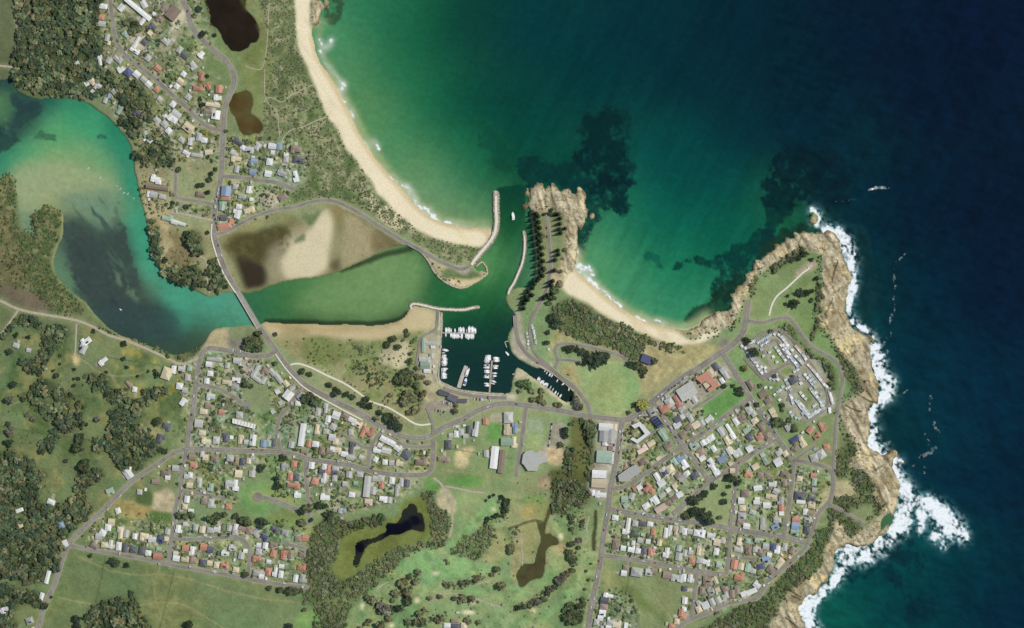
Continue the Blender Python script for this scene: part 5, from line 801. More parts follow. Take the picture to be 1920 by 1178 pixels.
def roofed(mb_r, mb_w, cx, cy, w, h, kind, zw, pitch):
    rise = min(w, h) / 2 * pitch
    v, f = roof_geo(w, h, kind, zw, rise); mb_r.add([(x + cx, y + cy, z) for x, y, z in v], f)
    mb_w.box(cx - w / 2 + .5, cx + w / 2 - .5, cy - h / 2 + .5, cy + h / 2 - .5, -1.2, zw - .01)
def building(t, x, y, w, h, c, ang, kindname, cat, rnd):
    mx, my = tp(t, x, y); z = height(mx, my)
    o = empty(kindname, mx, my, z, math.radians(ang)); r, wl = MB(), MB(); zw = 2.9 if w * h < 300 else 4.6
    big = w * h > 420; style = 'hip' if (c in 'rbkd' and rnd.random() < .85) or (c in 'gt' and rnd.random() < .5) else 'gable'
    if kindname == 'shed': style = 'gable' if rnd.random() < .7 else 'flat'; zw = 2.4
    if big: style = 'gable'
    pitch = rnd.uniform(.32, .5) if style == 'hip' else (rnd.uniform(.12, .2) if big else rnd.uniform(.2, .42))
    if style == 'flat': pitch = 0
    wing = kindname == 'house' and min(w, h) >= 9 and rnd.random() < .75
    if wing:
        if w >= h:
            roofed(r, wl, 0, h * .1 * rnd.choice((-1, 1)), w, h * .72, style, zw, pitch); ww = w * rnd.uniform(.36, .5); roofed(r, wl, rnd.choice((-1, 1)) * (w - ww) / 2 * .94, 0, ww, h, style, zw - .06, pitch * 1.02)
        else:
            roofed(r, wl, w * .1 * rnd.choice((-1, 1)), 0, w * .72, h, style, zw, pitch); hh = h * rnd.uniform(.36, .5); roofed(r, wl, 0, rnd.choice((-1, 1)) * (h - hh) / 2 * .94, w, hh, style, zw - .06, pitch * 1.02)
    else: roofed(r, wl, 0, 0, w, h, style, zw, pitch)
    ro = r.obj('roof', [M_ROOF[c]], o); wl.obj('wall', [M_WALL], o)
    if kindname == 'house' and rnd.random() < .12 and style != 'flat':
        a = .2 * min(w, h); zz = zw + min(w, h) / 2 * pitch * .62; s = pitch * a * .5
        if w >= h: v = [(-a, -h * .23 - a * .5, zz - s), (a, -h * .23 - a * .5, zz - s), (a, -h * .23 + a * .5, zz + s), (-a, -h * .23 + a * .5, zz + s)]
        else: v = [(-w * .23 - a * .5, -a, zz - s), (-w * .23 + a * .5, -a, zz + s), (-w * .23 + a * .5, a, zz + s), (-w * .23 - a * .5, a, zz - s)]
        v = v + [(q[0], q[1], q[2] - .12) for q in v]; v = [(q[0], q[1], q[2] + .22) for q in v]
        MB().add(v, [(0, 1, 2, 3), (7, 6, 5, 4), (0, 4, 5, 1), (1, 5, 6, 2), (2, 6, 7, 3), (3, 7, 4, 0)]).obj('solar_panel', [M_PANEL], ro)
    o['category'] = cat
    HOUSES.append((mx, my, w, h))
    return o, mx, my
FAR_R, FAR_W = {}, MB()
def area_name(w, h, c):
    A = w * h
    return 'shed' if A < 84 else 'house' if A < 330 else 'large_building'
def flush_rows():
    rnd = random.Random(3); hs = sorted((r for r in ALLROWS if area_name(r[5], r[6], r[7]) == 'house'), key=lambda r: -r[5] * r[6])
    keep = set(id(r) for r in hs[:300]); rows = {}
    for r in ALLROWS:
        ph, t, ang, x, y, w, h, c = r; kn = area_name(w, h, c)
        if kn == 'house' and id(r) not in keep:
            mx, my = tp(t, x, y); z = height(mx, my); mr = FAR_R.setdefault(c, MB()); a = math.radians(ang); v, f = roof_geo(w, h, rnd.choice(('hip', 'gable')), 2.9, min(w, h) / 2 * .35)
            T = lambda q: (wx(mx) + q[0] * math.cos(a) - q[1] * math.sin(a), wy(my) + q[0] * math.sin(a) + q[1] * math.cos(a), z + q[2])
            mr.add([T(q) for q in v], f); v, f = boxmesh(-w / 2 + .5, w / 2 - .5, -h / 2 + .5, h / 2 - .5, -1, 2.89); FAR_W.add([T(q) for q in v], f); HOUSES.append((mx, my, w, h)); continue
        o, mx, my = building(t, x, y, w, h, c, ang, kn, kn.replace('_', ' '), rnd)
        long_ = ' long' if max(w, h) > 2.2 * min(w, h) else ''
        o['group'] = {'house': 'houses of the town', 'shed': 'sheds and garages behind the houses', 'large_building': 'large roofs of the town'}[kn]
        if kn == 'large_building': o['category'] = 'building'
        rows.setdefault(ph, []).append((o, mx, my, f"{long_.strip()} {CN[c].replace(' ', '-')}-roofed {'building' if kn == 'large_building' else kn}".strip()))
    for ph, items in rows.items(): relabel(items, ph)
    if FAR_R:
        mats = []; mb = MB()
        for c, q in FAR_R.items(): mats.append(M_ROOF[c]); mb.add(q.v, q.f, len(mats) - 1)
        mats.append(M_WALL); mb.add(FAR_W.v, FAR_W.f, len(mats) - 1)
        tag(mb.obj('houses', mats), 'smaller houses scattered between the larger houses of the town', 'houses', kind='stuff')
def prism(name, t, s, c, z1, label, cat='building', pitch=0.0, extra=None):
    """a building on a traced footprint: walls and a low roof with a parapet edge"""
    P = T_(t, s); cx = sum(p[0] for p in P) / len(P); cy = sum(p[1] for p in P) / len(P); z = min(height(*p) for p in P)
    o = empty(name, cx, cy, z); A = sum(P[i - 1][0] * P[i][1] - P[i][0] * P[i - 1][1] for i in range(len(P)))
    if A > 0: P = P[::-1]
    n = len(P); v = [(p[0] - cx, cy - p[1]) for p in P]
    MB().add([(a, b, -1) for a, b in v] + [(a, b, z1) for a, b in v], [(i, (i + 1) % n, n + (i + 1) % n, n + i) for i in range(n)]).obj('wall', [M_WALL], o)
    k = 1 + .7 / max(8, max(math.hypot(*q) for q in v))
    MB().add([(a * k, b * k, z1 + .003) for a, b in v] + [(a * k, b * k, z1 + .5) for a, b in v], [(i, (i + 1) % n, n + (i + 1) % n, n + i) for i in range(n)] + [tuple(range(n, 2 * n))]).obj('roof', [M_ROOF[c]], o)
    tag(o, label, cat); HOUSES.append((cx, cy, 12, 12)); return o
# ---- foliage
def ico():
    p = (1 + 5 ** .5) / 2
    v = np.array([(-1, p, 0), (1, p, 0), (-1, -p, 0), (1, -p, 0), (0, -1, p), (0, 1, p), (0, -1, -p), (0, 1, -p), (p, 0, -1), (p, 0, 1), (-p, 0, -1), (-p, 0, 1)], float); v /= np.linalg.norm(v[0])
    f = np.array([(0, 11, 5), (0, 5, 1), (0, 1, 7), (0, 7, 10), (0, 10, 11), (1, 5, 9), (5, 11, 4), (11, 10, 2), (10, 7, 6), (7, 1, 8), (3, 9, 4), (3, 4, 2), (3, 2, 6), (3, 6, 8), (3, 8, 9), (4, 9, 5), (2, 4, 11), (6, 2, 10), (8, 6, 7), (9, 8, 1)])
    return v, f
IV, IF = ico()
def crown(n, seed, rx=1.0, rz=.75, clump=.34, base=.75, col=(.075, .095, .045), var=.5):
    """leaf clumps through an uneven crown of radius ~1 whose underside sits at height base"""
    rs = np.random.RandomState(seed); V, F, Cc = [], [], []
    lob = rs.rand(5) * 6.28; amp = .12 + .16 * rs.rand(5)
    for k in range(n):
        d = rs.randn(3); d /= np.linalg.norm(d); d[2] = abs(d[2]) if rs.rand() < .7 else d[2]
        a = math.atan2(d[1], d[0]); rr = (.35 + .65 * rs.rand() ** .45) * (1 + sum(amp[i] * math.cos((i + 1) * a + lob[i]) for i in range(5)) * .6)
        c = np.array([d[0] * rx * rr * .82, d[1] * rx * rr * .82, base + rz * (.5 + .5 * d[2] * rr)])
        s = clump * rs.uniform(.55, 1.25); q = IV * (1 + .42 * rs.randn(12, 1)) * s * np.array([1, 1, .7]); b = len(V) * 12
        V.append(q + c); F.append(IF + b); Cc.append(np.tile(np.array(col) * np.array([1 + .5 * (rs.rand() - .4), 1, 1 + .3 * (rs.rand() - .5)]) * (1 + var * (rs.rand() * 2 - 1)), (12, 1)))
    return np.vstack(V), np.vstack(F), np.vstack(Cc)
def trunk_mesh(name, h, r, limbs=4, seed=1):
    rs = random.Random(seed); mb = MB()
    def taper(p, q, r0, r1, n=6):
        d = Vector(q) - Vector(p); u = d.orthogonal().normalized(); w = d.normalized().cross(u); b = []
        for c, r_ in ((p, r0), (q, r1)): b += [tuple(Vector(c) + (u * math.cos(k * 2 * math.pi / n) + w * math.sin(k * 2 * math.pi / n)) * r_) for k in range(n)]
        mb.add(b, [(k, (k + 1) % n, n + (k + 1) % n, n + k) for k in range(n)])
    taper((0, 0, -.05), (0, 0, h), r, r * .55)
    for k in range(limbs):
        a = k * 6.28 / max(1, limbs) + rs.random(); taper((0, 0, h * .8), (.5 * math.cos(a), .5 * math.sin(a), h + .35), r * .5, r * .15)
    return mb.mesh(name, [M_BARK])
GREENS = dict(oak=(.078, .100, .048), dark=(.042, .062, .034), olive=(.125, .134, .070), grey=(.118, .116, .086), lime=(.18, .19, .05), lush=(.075, .125, .048), heath=(.150, .165, .095), sage=(.185, .190, .125))
CROWNS = {}
for gname, gc in list(GREENS.items())[:6]:
    CROWNS[gname] = [mesh_np('crown', *crown(64, 100 + k * 7 + len(gname), 1, .8 + .1 * k, .27, .5, gc)[:2], M_LEAF, crown(64, 100 + k * 7 + len(gname), 1, .8 + .1 * k, .27, .5, gc)[2], link=False) for k in range(3)]
def pine_mesh():
    """tiered island pine: whorls of drooping boughs on a straight leader"""
    rs = np.random.RandomState(4); V, F, Cc = [], [], []
    for k in range(11):
        z = .5 + k * .36; r = (1.02 - k * .085); n = 9
        for j in range(n):
            a = j * 2 * math.pi / n + k * .35 + rs.rand() * .2; rr = r * (.8 + .3 * rs.rand()); b = sum(len(q) for q in V); ca, sa = math.cos(a), math.sin(a); w = .17 + .06 * rs.rand()
            pts_ = np.array([(0, 0, z + .08), (ca * rr * .5 - sa * w, sa * rr * .5 + ca * w, z + .02), (ca * rr, sa * rr, z - .06 + .1), (ca * rr * .5 + sa * w, sa * rr * .5 - ca * w, z + .02), (ca * rr * .5, sa * rr * .5, z + .17)])
            V.append(pts_); F.append(np.array([(0, 4, 1), (1, 4, 2), (2, 4, 3), (3, 4, 0), (0, 1, 2), (0, 2, 3)]) + b); Cc.append(np.tile(np.array((.035, .052, .028)) * (.7 + .7 * rs.rand()), (5, 1)))
    return mesh_np('crown', np.vstack(V), np.vstack(F), M_LEAF, np.vstack(Cc), link=False)
PINE = pine_mesh(); TRUNK = [trunk_mesh('trunk', .8, .07, 4, k) for k in range(2)]; PTRUNK = trunk_mesh('trunk', 4.3, .055, 0)
def tree(kind, mx, my, r, g, rnd):
    o = empty(kind, mx, my, height(mx, my), rnd.random() * 6.28); me = PINE if kind == 'island_pine' else rnd.choice(CROWNS[g])
    if kind == 'island_pine': k = (r, r, r * 1.0)
    else: q = rnd.uniform(.85, 1.25); k = (r * q * rnd.uniform(.8, 1.2), r * q * rnd.uniform(.8, 1.2), r * rnd.uniform(.7, 1.05))
    for nm_, m in (('crown', me), ('trunk', PTRUNK if kind == 'island_pine' else TRUNK[rnd.randrange(2)])):
        c = bpy.data.objects.new(nm_, m); COL.objects.link(c); c.parent = o; c.scale = k
    return o
TREES = []
def trees(where, t, g, s, kind=None):
    rnd = random.Random(len(where) * 31 + len(s)); items = {}
    for q in s.split():
        p = q.split(','); mx, my = tp(t, float(p[0]), float(p[1])); r = float(p[2]); gg = p[3] if len(p) > 3 else g
        k = kind or ('shrub' if r <= 5 else 'tree'); o = tree(k, mx, my, r, gg, rnd)
        o['category'] = 'pine tree' if k == 'island_pine' else k; o['group'] = {'shrub': 'small round trees and shrubs in the open', 'tree': 'single trees in parks and paddocks', 'island_pine': 'island pines on the small headland'}[k]
        col = {'oak': 'green', 'dark': 'dark green', 'olive': 'olive green', 'grey': 'grey-green', 'lime': 'yellow-green', 'lush': 'bright green'}[gg]
        size = '' if k != 'tree' else ('large ' if r >= 9 else '')
        items.setdefault(0, []).append((o, mx, my, f"{size}{col} {'pine' if k == 'island_pine' else k}")); TREES.append((mx, my, r))
    for L in items.values(): relabel(L, where)
PATCH = .62 + .78 * fbm(44, 993, 4)
def mass(name, label, cat, spots, gset, n=9, seed=1, rz=.9, clump=.42):
    """one mass of vegetation: every spot (x, y, r) gets a little crown of its own"""
    if not spots: return
    rs = np.random.RandomState(seed); tv = [crown(n, seed * 17 + k, 1, rz, clump, .25, (1, 1, 1), .32) for k in range(8)]; V, F, Cc = [], [], []; b = 0
    for (x, y, r) in spots:
        v, f, c = tv[rs.randint(8)]; a = rs.rand() * 6.28; ca, sa = math.cos(a), math.sin(a); g = np.array(GREENS[gset[rs.randint(len(gset))]]) * (.78 + .48 * rs.rand()) * PATCH[cell(x, y)]
        q = np.stack([(v[:, 0] * ca - v[:, 1] * sa) * r + wx(x), (v[:, 0] * sa + v[:, 1] * ca) * r + wy(y), v[:, 2] * r * (.55 + .4 * rs.rand()) + max(height(x, y), -.2) - .2], 1)
        V.append(q); F.append(f + b); b += len(v); Cc.append(c * g)
    return tag(mesh_np(name, np.vstack(V), np.vstack(F), M_LEAF, np.vstack(Cc)), label, cat, kind='stuff')
def scatter(m, gap, r0, r1, prob, seed, avoid=None, keep=None):
    rs = random.Random(seed); out = []; ys, xs = np.nonzero(m)
    if not len(ys): return out
    y = gy[ys.min()]
    while y <= gy[ys.max()]:
        x = gx[xs.min()]
        while x <= gx[xs.max()]:
            px, py = x + rs.uniform(-.5, .5) * gap, y + rs.uniform(-.5, .5) * gap; i, j = cell(px, py)
            if m[i, j] and (avoid is None or not avoid[i, j]) and rs.random() < (prob if keep is None else prob * keep[i, j]): out.append((px, py, r0 + (r1 - r0) * rs.random() ** 1.7))
            x += gap
        y += gap
    return out
# ---- boats, cars, caravans
def boat_meshes():
    def hull(L, B, H):
        mb = MB(); st = [(-.5, .8), (-.25, 1), (0, 1), (.2, .86), (.36, .55), (.5, .03)]; v = []
        for (t, b) in st: v += [(t * L, -b * B / 2, H * (1 + .25 * max(0, t))), (t * L, -b * B * .36, -.35), (t * L, b * B * .36, -.35), (t * L, b * B / 2, H * (1 + .25 * max(0, t)))]
        f = [(4 * i + k, 4 * i + k + 1, 4 * i + 5 + k, 4 * i + 4 + k) for i in range(5) for k in range(3)] + [(0, 3, 2, 1)]
        return mb.add(v, [tuple(reversed(q)) for q in f])
    out = {}
    def deck(L, B, H, z):
        st = [(-.49, .74), (-.25, .93), (0, .93), (.2, .8), (.36, .5), (.47, .06)]; v = []
        for (t, b) in st: v += [(t * L, -b * B / 2, H * z * (1 + .25 * max(0, t))), (t * L, b * B / 2, H * z * (1 + .25 * max(0, t)))]
        return MB().add(v, [(2 * i, 2 * i + 2, 2 * i + 3, 2 * i + 1) for i in range(5)])
    H = hull(1, .32, .10).mesh('hull', [M_HULL]); D = deck(1, .32, .10, .96).mesh('deck', [M_BDECK])
    cab = MB().box(-.22, .16, -.11, .11, .09, .2, 0).box(-.2, .14, -.112, .112, .14, .18, 1).box(-.18, .08, -.09, .09, .2, .23, 0).mesh('cabin', [M_HULL, M_GLASS])
    cru = MB().box(-.34, .22, -.125, .125, .09, .19, 0).box(-.3, .18, -.127, .127, .125, .165, 1).box(-.3, .02, -.1, .1, .19, .27, 0).mesh('cabin', [M_HULL, M_GLASS])
    can = MB().box(-.28, .06, -.12, .12, .2, .215, 0).box(-.02, .2, -.1, .1, .09, .17, 1).mesh('canopy', [M_BLUE, M_HULL])
    hs = MB().box(-.05, .2, -.07, .07, .09, .14, 0).mesh('coachroof', [M_HULL]); ms = MB().box(.02, .035, -.008, .008, .09, 1.1, 0).box(-.4, .02, -.012, .012, .2, .225, 1).mesh('mast', [M_METAL, M_BLUE])
    return H, D, cab, cru, can, hs, ms
BH, BD, B1, B2, B3, B4, B5 = boat_meshes()
BOATK = {'cruiser': ([BH, BD, B2], 'white cabin cruiser'), 'motor': ([BH, BD, B1], 'white motor boat'), 'canvas': ([BH, BD, B3], 'white boat with blue canopy'), 'yacht': ([BH, BD, B4, B5], 'slim white yacht with mast'), 'dinghy': ([BH, BD], 'tiny white dinghy')}
def boats(where, t, s, group):
    rnd = random.Random(len(where)); items = []
    for q in s.split():
        p = q.split(','); mx, my = tp(t, float(p[0]), float(p[1])); a = float(p[2]); L = float(p[3]); k = {'c': 'cruiser', 'm': 'motor', 'b': 'canvas', 'y': 'yacht', 'd': 'dinghy'}[p[4]]
        o = empty('boat', mx, my, .12, math.radians(a)); o['category'] = 'boat'; o['group'] = group
        for m in BOATK[k][0]:
            c = bpy.data.objects.new(m.name.split('.')[0], m); COL.objects.link(c); c.parent = o; c.scale = (L, L * (1.22 if k in 'cruiser motor canvas' else .9), L)
        items.append((o, mx, my, BOATK[k][1]))
    relabel(items, where)
def car_mesh(m):
    mb = MB(); mb.box(-2.1, 2.1, -.88, .88, .3, .85, 0); v = [(-1.5, -.8, .85), (1.2, -.8, .85), (1.2, .8, .85), (-1.5, .8, .85), (-1.1, -.68, 1.42), (.5, -.68, 1.42), (.5, .68, 1.42), (-1.1, .68, 1.42)]
    mb.add(v, [(0, 1, 5, 4), (1, 2, 6, 5), (2, 3, 7, 6), (3, 0, 4, 7)], 1).add(v, [(4, 5, 6, 7)], 0)
    for sx in (-1.35, 1.35):
        for sy in (-.8, .8): mb.box(sx - .33, sx + .33, sy - .1, sy + .1, 0, .66, 2)
    return mb.mesh('car', [m, M_GLASS, M_TYRE])
CARS = {k: car_mesh(m) for k, m in M_CAR.items()}
def cars(where, t, ang, s, ncols=('white', 'white', 'silver', 'dark', 'white', 'red', 'blue')):
    """'x0,y0>x1,y1*n' lines of parked cars, or single 'x,y'"""
    rnd = random.Random(len(where) * 7); items = []
    for q in s.split():
        if '>' in q:
            a, rest = q.split('>'); b, n = rest.split('*'); A, B = np.array(list(map(float, a.split(',')))), np.array(list(map(float, b.split(',')))); L = [A + (B - A) * k / (int(n) - 1) for k in range(int(n))]
        else: L = [np.array(list(map(float, q.split(','))))]
        for p in L:
            if len(L) > 3 and rnd.random() < .2: continue
            mx, my = tp(t, *p); c = rnd.choice(ncols); o = bpy.data.objects.new('parked_car', CARS[c]); COL.objects.link(o); o.location = (wx(mx), wy(my), height(mx, my) + .95)
            o.rotation_euler = (0, 0, math.radians(ang + rnd.uniform(-4, 4))); o.scale = (1.1, 1.1, 1.1); o['category'] = 'car'; o['group'] = 'cars parked around the town'; items.append((o, mx, my, f"{c} car"))
    relabel(items, where)
M_VAN = mat('van_panel', (.55, .55, .53), rough=.4, spec=.3, var=.1, obj_var=.38)
def caravan_meshes():
    body = MB(); v, f = boxmesh(-3, 3, -1.2, 1.2, .5, 2.7); body.add(v, f, 0); body.box(-2.2, 2.2, -1.22, 1.22, 1.4, 2.1, 1); body.box(-.5, .5, -.4, .4, 2.7, 2.85, 0)
    for sy in (-1, 1): body.box(-.35, .35, sy * 1.05 - .1, sy * 1.05 + .1, 0, .6, 2)
    return body.mesh('caravan_body', [M_VAN, M_GLASS, M_TYRE])
CBODY = caravan_meshes()
def awn(m): return MB().add([(-2.8, 1.23, 2.6), (2.8, 1.23, 2.6), (2.8, 4.2, 2.15), (-2.8, 4.2, 2.15), (-2.8, 1.23, 2.52), (2.8, 1.23, 2.52), (2.8, 4.2, 2.07), (-2.8, 4.2, 2.07)], [(0, 1, 2, 3), (7, 6, 5, 4), (3, 2, 6, 7), (0, 3, 7, 4), (2, 1, 5, 6)]).box(-2.75, -2.65, 4.05, 4.15, 0, 2.05).box(2.65, 2.75, 4.05, 4.15, 0, 2.05).mesh('awning', [m])
AWN = {'white': awn(M_VAN), 'grey': awn(M_METAL), 'blue': awn(mat('awning_blue', tuple(lin(148, 164, 184)), var=.1)), 'green': awn(mat('awning_green', tuple(lin(150, 180, 160)), var=.1)), 'tan': awn(mat('awning_tan', tuple(lin(190, 160, 130)), var=.1))}
def caravans(where, t, ang, s, aw=('white', 'grey', 'blue'), sc=1.0):
    rnd = random.Random(len(where) * 5); items = []
    for q in s.split():
        a, rest = (q.split('>') + [''])[:2]; A = np.array(list(map(float, a.split(','))))
        if rest: b, n = rest.split('*'); B = np.array(list(map(float, b.split(',')))); L = [A + (B - A) * k / (int(n) - 1) for k in range(int(n))]
        else: L = [A]
        for p in L:
            mx, my = tp(t, p[0] + rnd.uniform(-3, 3), p[1] + rnd.uniform(-3, 3)); o = empty('caravan', mx, my, height(mx, my), math.radians(ang + rnd.uniform(-7, 7))); w = rnd.choice(aw)
            for m in (CBODY, AWN[w]):
                c = bpy.data.objects.new(m.name.split('.')[0], m); COL.objects.link(c); c.parent = o; c.scale = (sc, sc, sc)
            o['category'] = 'caravan'; o['group'] = 'caravans in the caravan park'; items.append((o, mx, my, f"caravan with {w} awning"))
    relabel(items, where)
# ------------------------------------------------------------------ buildings
flush_rows()
def big(*a, **k): return prism(*a, **k)
big('clubhouse', 'K', "85,1060 105,1035 150,1025 175,1045 200,1040 205,1060 265,1070 270,1110 230,1120 200,1135 190,1178 120,1178 95,1140 75,1120", 'g', 5.5, 'sprawling pale grey clubhouse below the bowling green', 'clubhouse')
big('motel', 'P', "180,632 265,595 370,708 240,808 168,765 195,745 235,770 312,714 258,640 212,662", 'w', 6.5, 'white U-shaped motel around a dark courtyard at the town corner', 'motel')
o_ = big('supermarket', 'P', "380,570 430,530 505,620 450,660", 'k', 6.0, 'dark blue building with solar panels beside the white motel', 'shop')
p0 = T_('P', "440,595")[0]
for k in range(2):
    for j in range(3):
        a = math.radians(32); dx, dy = (k - .5) * 6.5, (j - 1) * 5.2
        sp_ = MB().box(-2.9, 2.9, -1.9, 1.9, 6.53, 6.68).obj('solar_panel', [M_PANEL], o_); sp_.location = (wx(p0[0]) - o_.location[0] + dx * math.cos(a) - dy * math.sin(a), wy(p0[1]) - o_.location[1] + dx * math.sin(a) + dy * math.cos(a), 0); sp_.rotation_euler = (0, 0, a)
big('hotel', 'P', "822,155 900,112 930,85 1060,230 962,292 938,270 985,235 955,205 925,185 885,212", 'r', 5.5, 'large terracotta roofed hotel wings on the main street', 'hotel')
big('hotel_annexe', 'P', "900,215 935,190 975,225 930,262", 't', 3.6, 'small cream roofed annexe between the terracotta hotel wings', 'hotel annexe')
big('community_hall', 'P', "48,1130 125,1075 145,1060 225,1020 285,1085 180,1160 140,1190 60,1190", 'g', 6.5, 'pale grey community hall beside the straight street', 'hall')
big('surf_club', 'K', "985,300 1060,330 1035,385 965,355", 'k', 5, 'navy roofed surf club standing alone on the sandy reserve', 'surf club')
big('fish_market', 'J', "725,590 745,568 812,595 795,640 800,622 740,610", 'd', 5, 'western dark roof of the fishing wharf building', 'fish market')
big('fish_market', 'J', "795,640 812,600 880,625 860,672", 'd', 5.8, 'middle dark roof of the fishing wharf building', 'fish market')
big('fish_market', 'J', "880,640 945,640 940,670 870,668", 'd', 4.5, 'eastern dark roof of the fishing wharf building', 'fish market')
big('slipway_shed', 'J', "1222,592 1275,585 1282,628 1232,632", 'p', 4, 'pinkish slipway shed at the south-east corner of the harbour', 'shed')
big('terrace_flats', 'F', "470,788 640,832 632,865 468,822", 'w', 5, 'long white terrace of flats west of the vacant lot', 'flats')
for k in range(7):
    q = tp('F', 480 + 23.5 * k + 8, 803 + 6.1 * k); f_ = [o for o in COL.objects if o.name.startswith('terrace_flats')][0]
    w_ = MB().box(-.5, .5, -4, 4, 5.2, 6.3).obj('party_wall', [M_WALL], f_); w_.location = (wx(q[0]) - f_.location[0], wy(q[1]) - f_.location[1], 0); w_.rotation_euler = (0, 0, math.radians(-14))

# ------------------------------------------------------------------ jetties and boats
def jetty(t, s, w, label, name='jetty', m=None):
    P = T_(t, s); o = empty(name, P[0][0], P[0][1], 0); x0, y0 = o.location[0], o.location[1]; d = MB(); pl = MB()
    for i_, (a, b) in enumerate(zip(P[:-1], P[1:])):
        A, B = Vector((wx(a[0]) - x0, wy(a[1]) - y0)), Vector((wx(b[0]) - x0, wy(b[1]) - y0)); n = (B - A).normalized(); q = Vector((-n.y, n.x)) * w / 2; z0 = .9 + .01 * i_
        c = [A + q, A - q, B - q, B + q]; d.add([(p.x, p.y, z0) for p in c] + [(p.x, p.y, z0 + .35) for p in c], [(0, 1, 2, 3)[::-1], (4, 5, 6, 7), (0, 1, 5, 4), (1, 2, 6, 5), (2, 3, 7, 6), (3, 0, 4, 7)])
        for k in range(int((B - A).length / 9) + 1):
            for s_ in (-1, 1): p = A + n * (k * 9 + .5) + q * (s_ * 1.06); pl.box(p.x - .22, p.x + .22, p.y - .22, p.y + .22, -3, 2.1)
    d.obj('deck', [m or M_DECK], o); pl.obj('piles', [M_BARK], o)['kind'] = 'stuff'; tag(o, label, 'jetty', 'jetties in the boat harbour')
jetty('W', "52,378 200,382 425,386", 2.4, 'thin jetty between two rows of boats at the north of the harbour')
jetty('W', "575,1055 588,880 604,685", 3.2, 'long straight pontoon jetty rising from the south quay')
jetty('W', "236,985 268,880 320,745", 7.5, 'wide angled fishing wharf in the south-west of the harbour', 'wharf', M_CONC)
jetty('W', "795,465 745,480 768,540", 1.8, 'small hooked pontoon by the eastern harbour shore')
jetty('W', "560,880 625,880", 1.6, 'short finger pontoon crossing the long jetty')
jetty('W', "830,840 850,830", 2.5, 'tiny landing on the triangular island point')
jetty('X', "360,570 520,690 700,840", 1.8, 'narrow walkway along the south bank of the creek')
G1 = 'boats moored in the harbour'
boats("north side of the upper jetty", 'W', "96,348,92,12,c 112,350,90,11,m 128,346,90,12,c 150,352,88,10,m 195,352,90,9,m 240,346,90,11,m 256,344,91,12,c 272,348,89,11,m 289,346,90,12,c 324,358,90,9,y 352,340,88,15,c 370,346,92,13,b 386,342,90,14,c 402,348,88,12,m 419,352,91,11,c", G1)
boats("south side of the upper jetty", 'W', "94,402,-90,9,m 150,405,-90,10,c 168,412,-91,11,m 186,416,-90,12,c 203,414,-88,10,m 218,416,-90,11,c 235,412,-90,11,m 252,410,-91,10,b 270,418,-90,12,c 314,412,-90,10,m 329,420,-89,11,c 345,424,-90,12,c 363,416,-91,10,m 380,420,-90,11,c 396,418,-90,12,m", G1)
boats("along the western quay of the harbour", 'W', "92,571,-8,13,c 70,600,0,7,d 78,628,3,9,m 76,648,0,10,m 84,668,-2,12,c 82,687,0,11,m 80,704,2,12,c 82,722,0,11,m 78,738,1,10,y 82,778,6,13,m 74,798,0,10,m 72,822,0,9,m 78,838,-2,12,c 76,856,0,12,c 78,874,2,12,m", G1)
boats("west side of the long pontoon jetty", 'W', "560,635,180,11,c 558,652,180,12,m 556,669,180,13,c 546,690,179,12,c 546,708,180,9,y 546,736,181,12,b 542,762,180,12,c 546,797,180,11,m 548,815,180,11,c 546,850,180,10,b 542,868,179,11,c 542,940,170,10,m 548,962,180,10,c", G1)
boats("east side of the long pontoon jetty", 'W', "652,658,0,13,c 654,673,0,12,m 656,688,0,13,c 648,745,2,11,m 644,768,0,10,c 636,826,0,10,m 634,856,1,9,c 624,916,-20,11,m 616,940,-15,8,d", G1)
boats("beside the angled fishing wharf", 'W', "330,815,70,17,c 308,918,72,16,b 345,790,72,10,m", 'fishing boats at the wharf')
boats("alone near the eastern harbour shore", 'W', "770,606,130,10,c", G1)
boats("north bank of the creek", 'X', "490,427,58,7,m 518,456,60,8,y 560,482,60,9,c 592,498,58,9,m 668,577,62,7,m 755,626,40,8,c 838,700,85,8,m", 'boats moored along the creek')
boats("south bank of the creek", 'X', "385,552,60,10,c 405,566,60,9,m 432,598,30,12,c 455,612,60,10,m 486,632,20,12,c 516,648,58,10,m 566,680,62,8,y 600,716,62,9,y 638,757,60,9,c 672,778,62,8,y 712,806,55,10,c", 'boats moored along the creek')
boats("motoring out through the harbour entrance", 'Z', "962,405,95,16,c", 'boats under way'); boats("trailing a wake off the rocky headland", 'Z', "1635,355,200,9,m", 'boats under way')
boats("anchored on the river sand shallows", 'C', "665,86,40,5,d 755,156,60,6,d 878,220,30,5,d 905,240,50,5,d 932,272,20,5,d 962,278,60,5,d 1005,312,45,5,d 1100,345,80,8,m 905,1148,150,6,m", 'dinghies on the river')

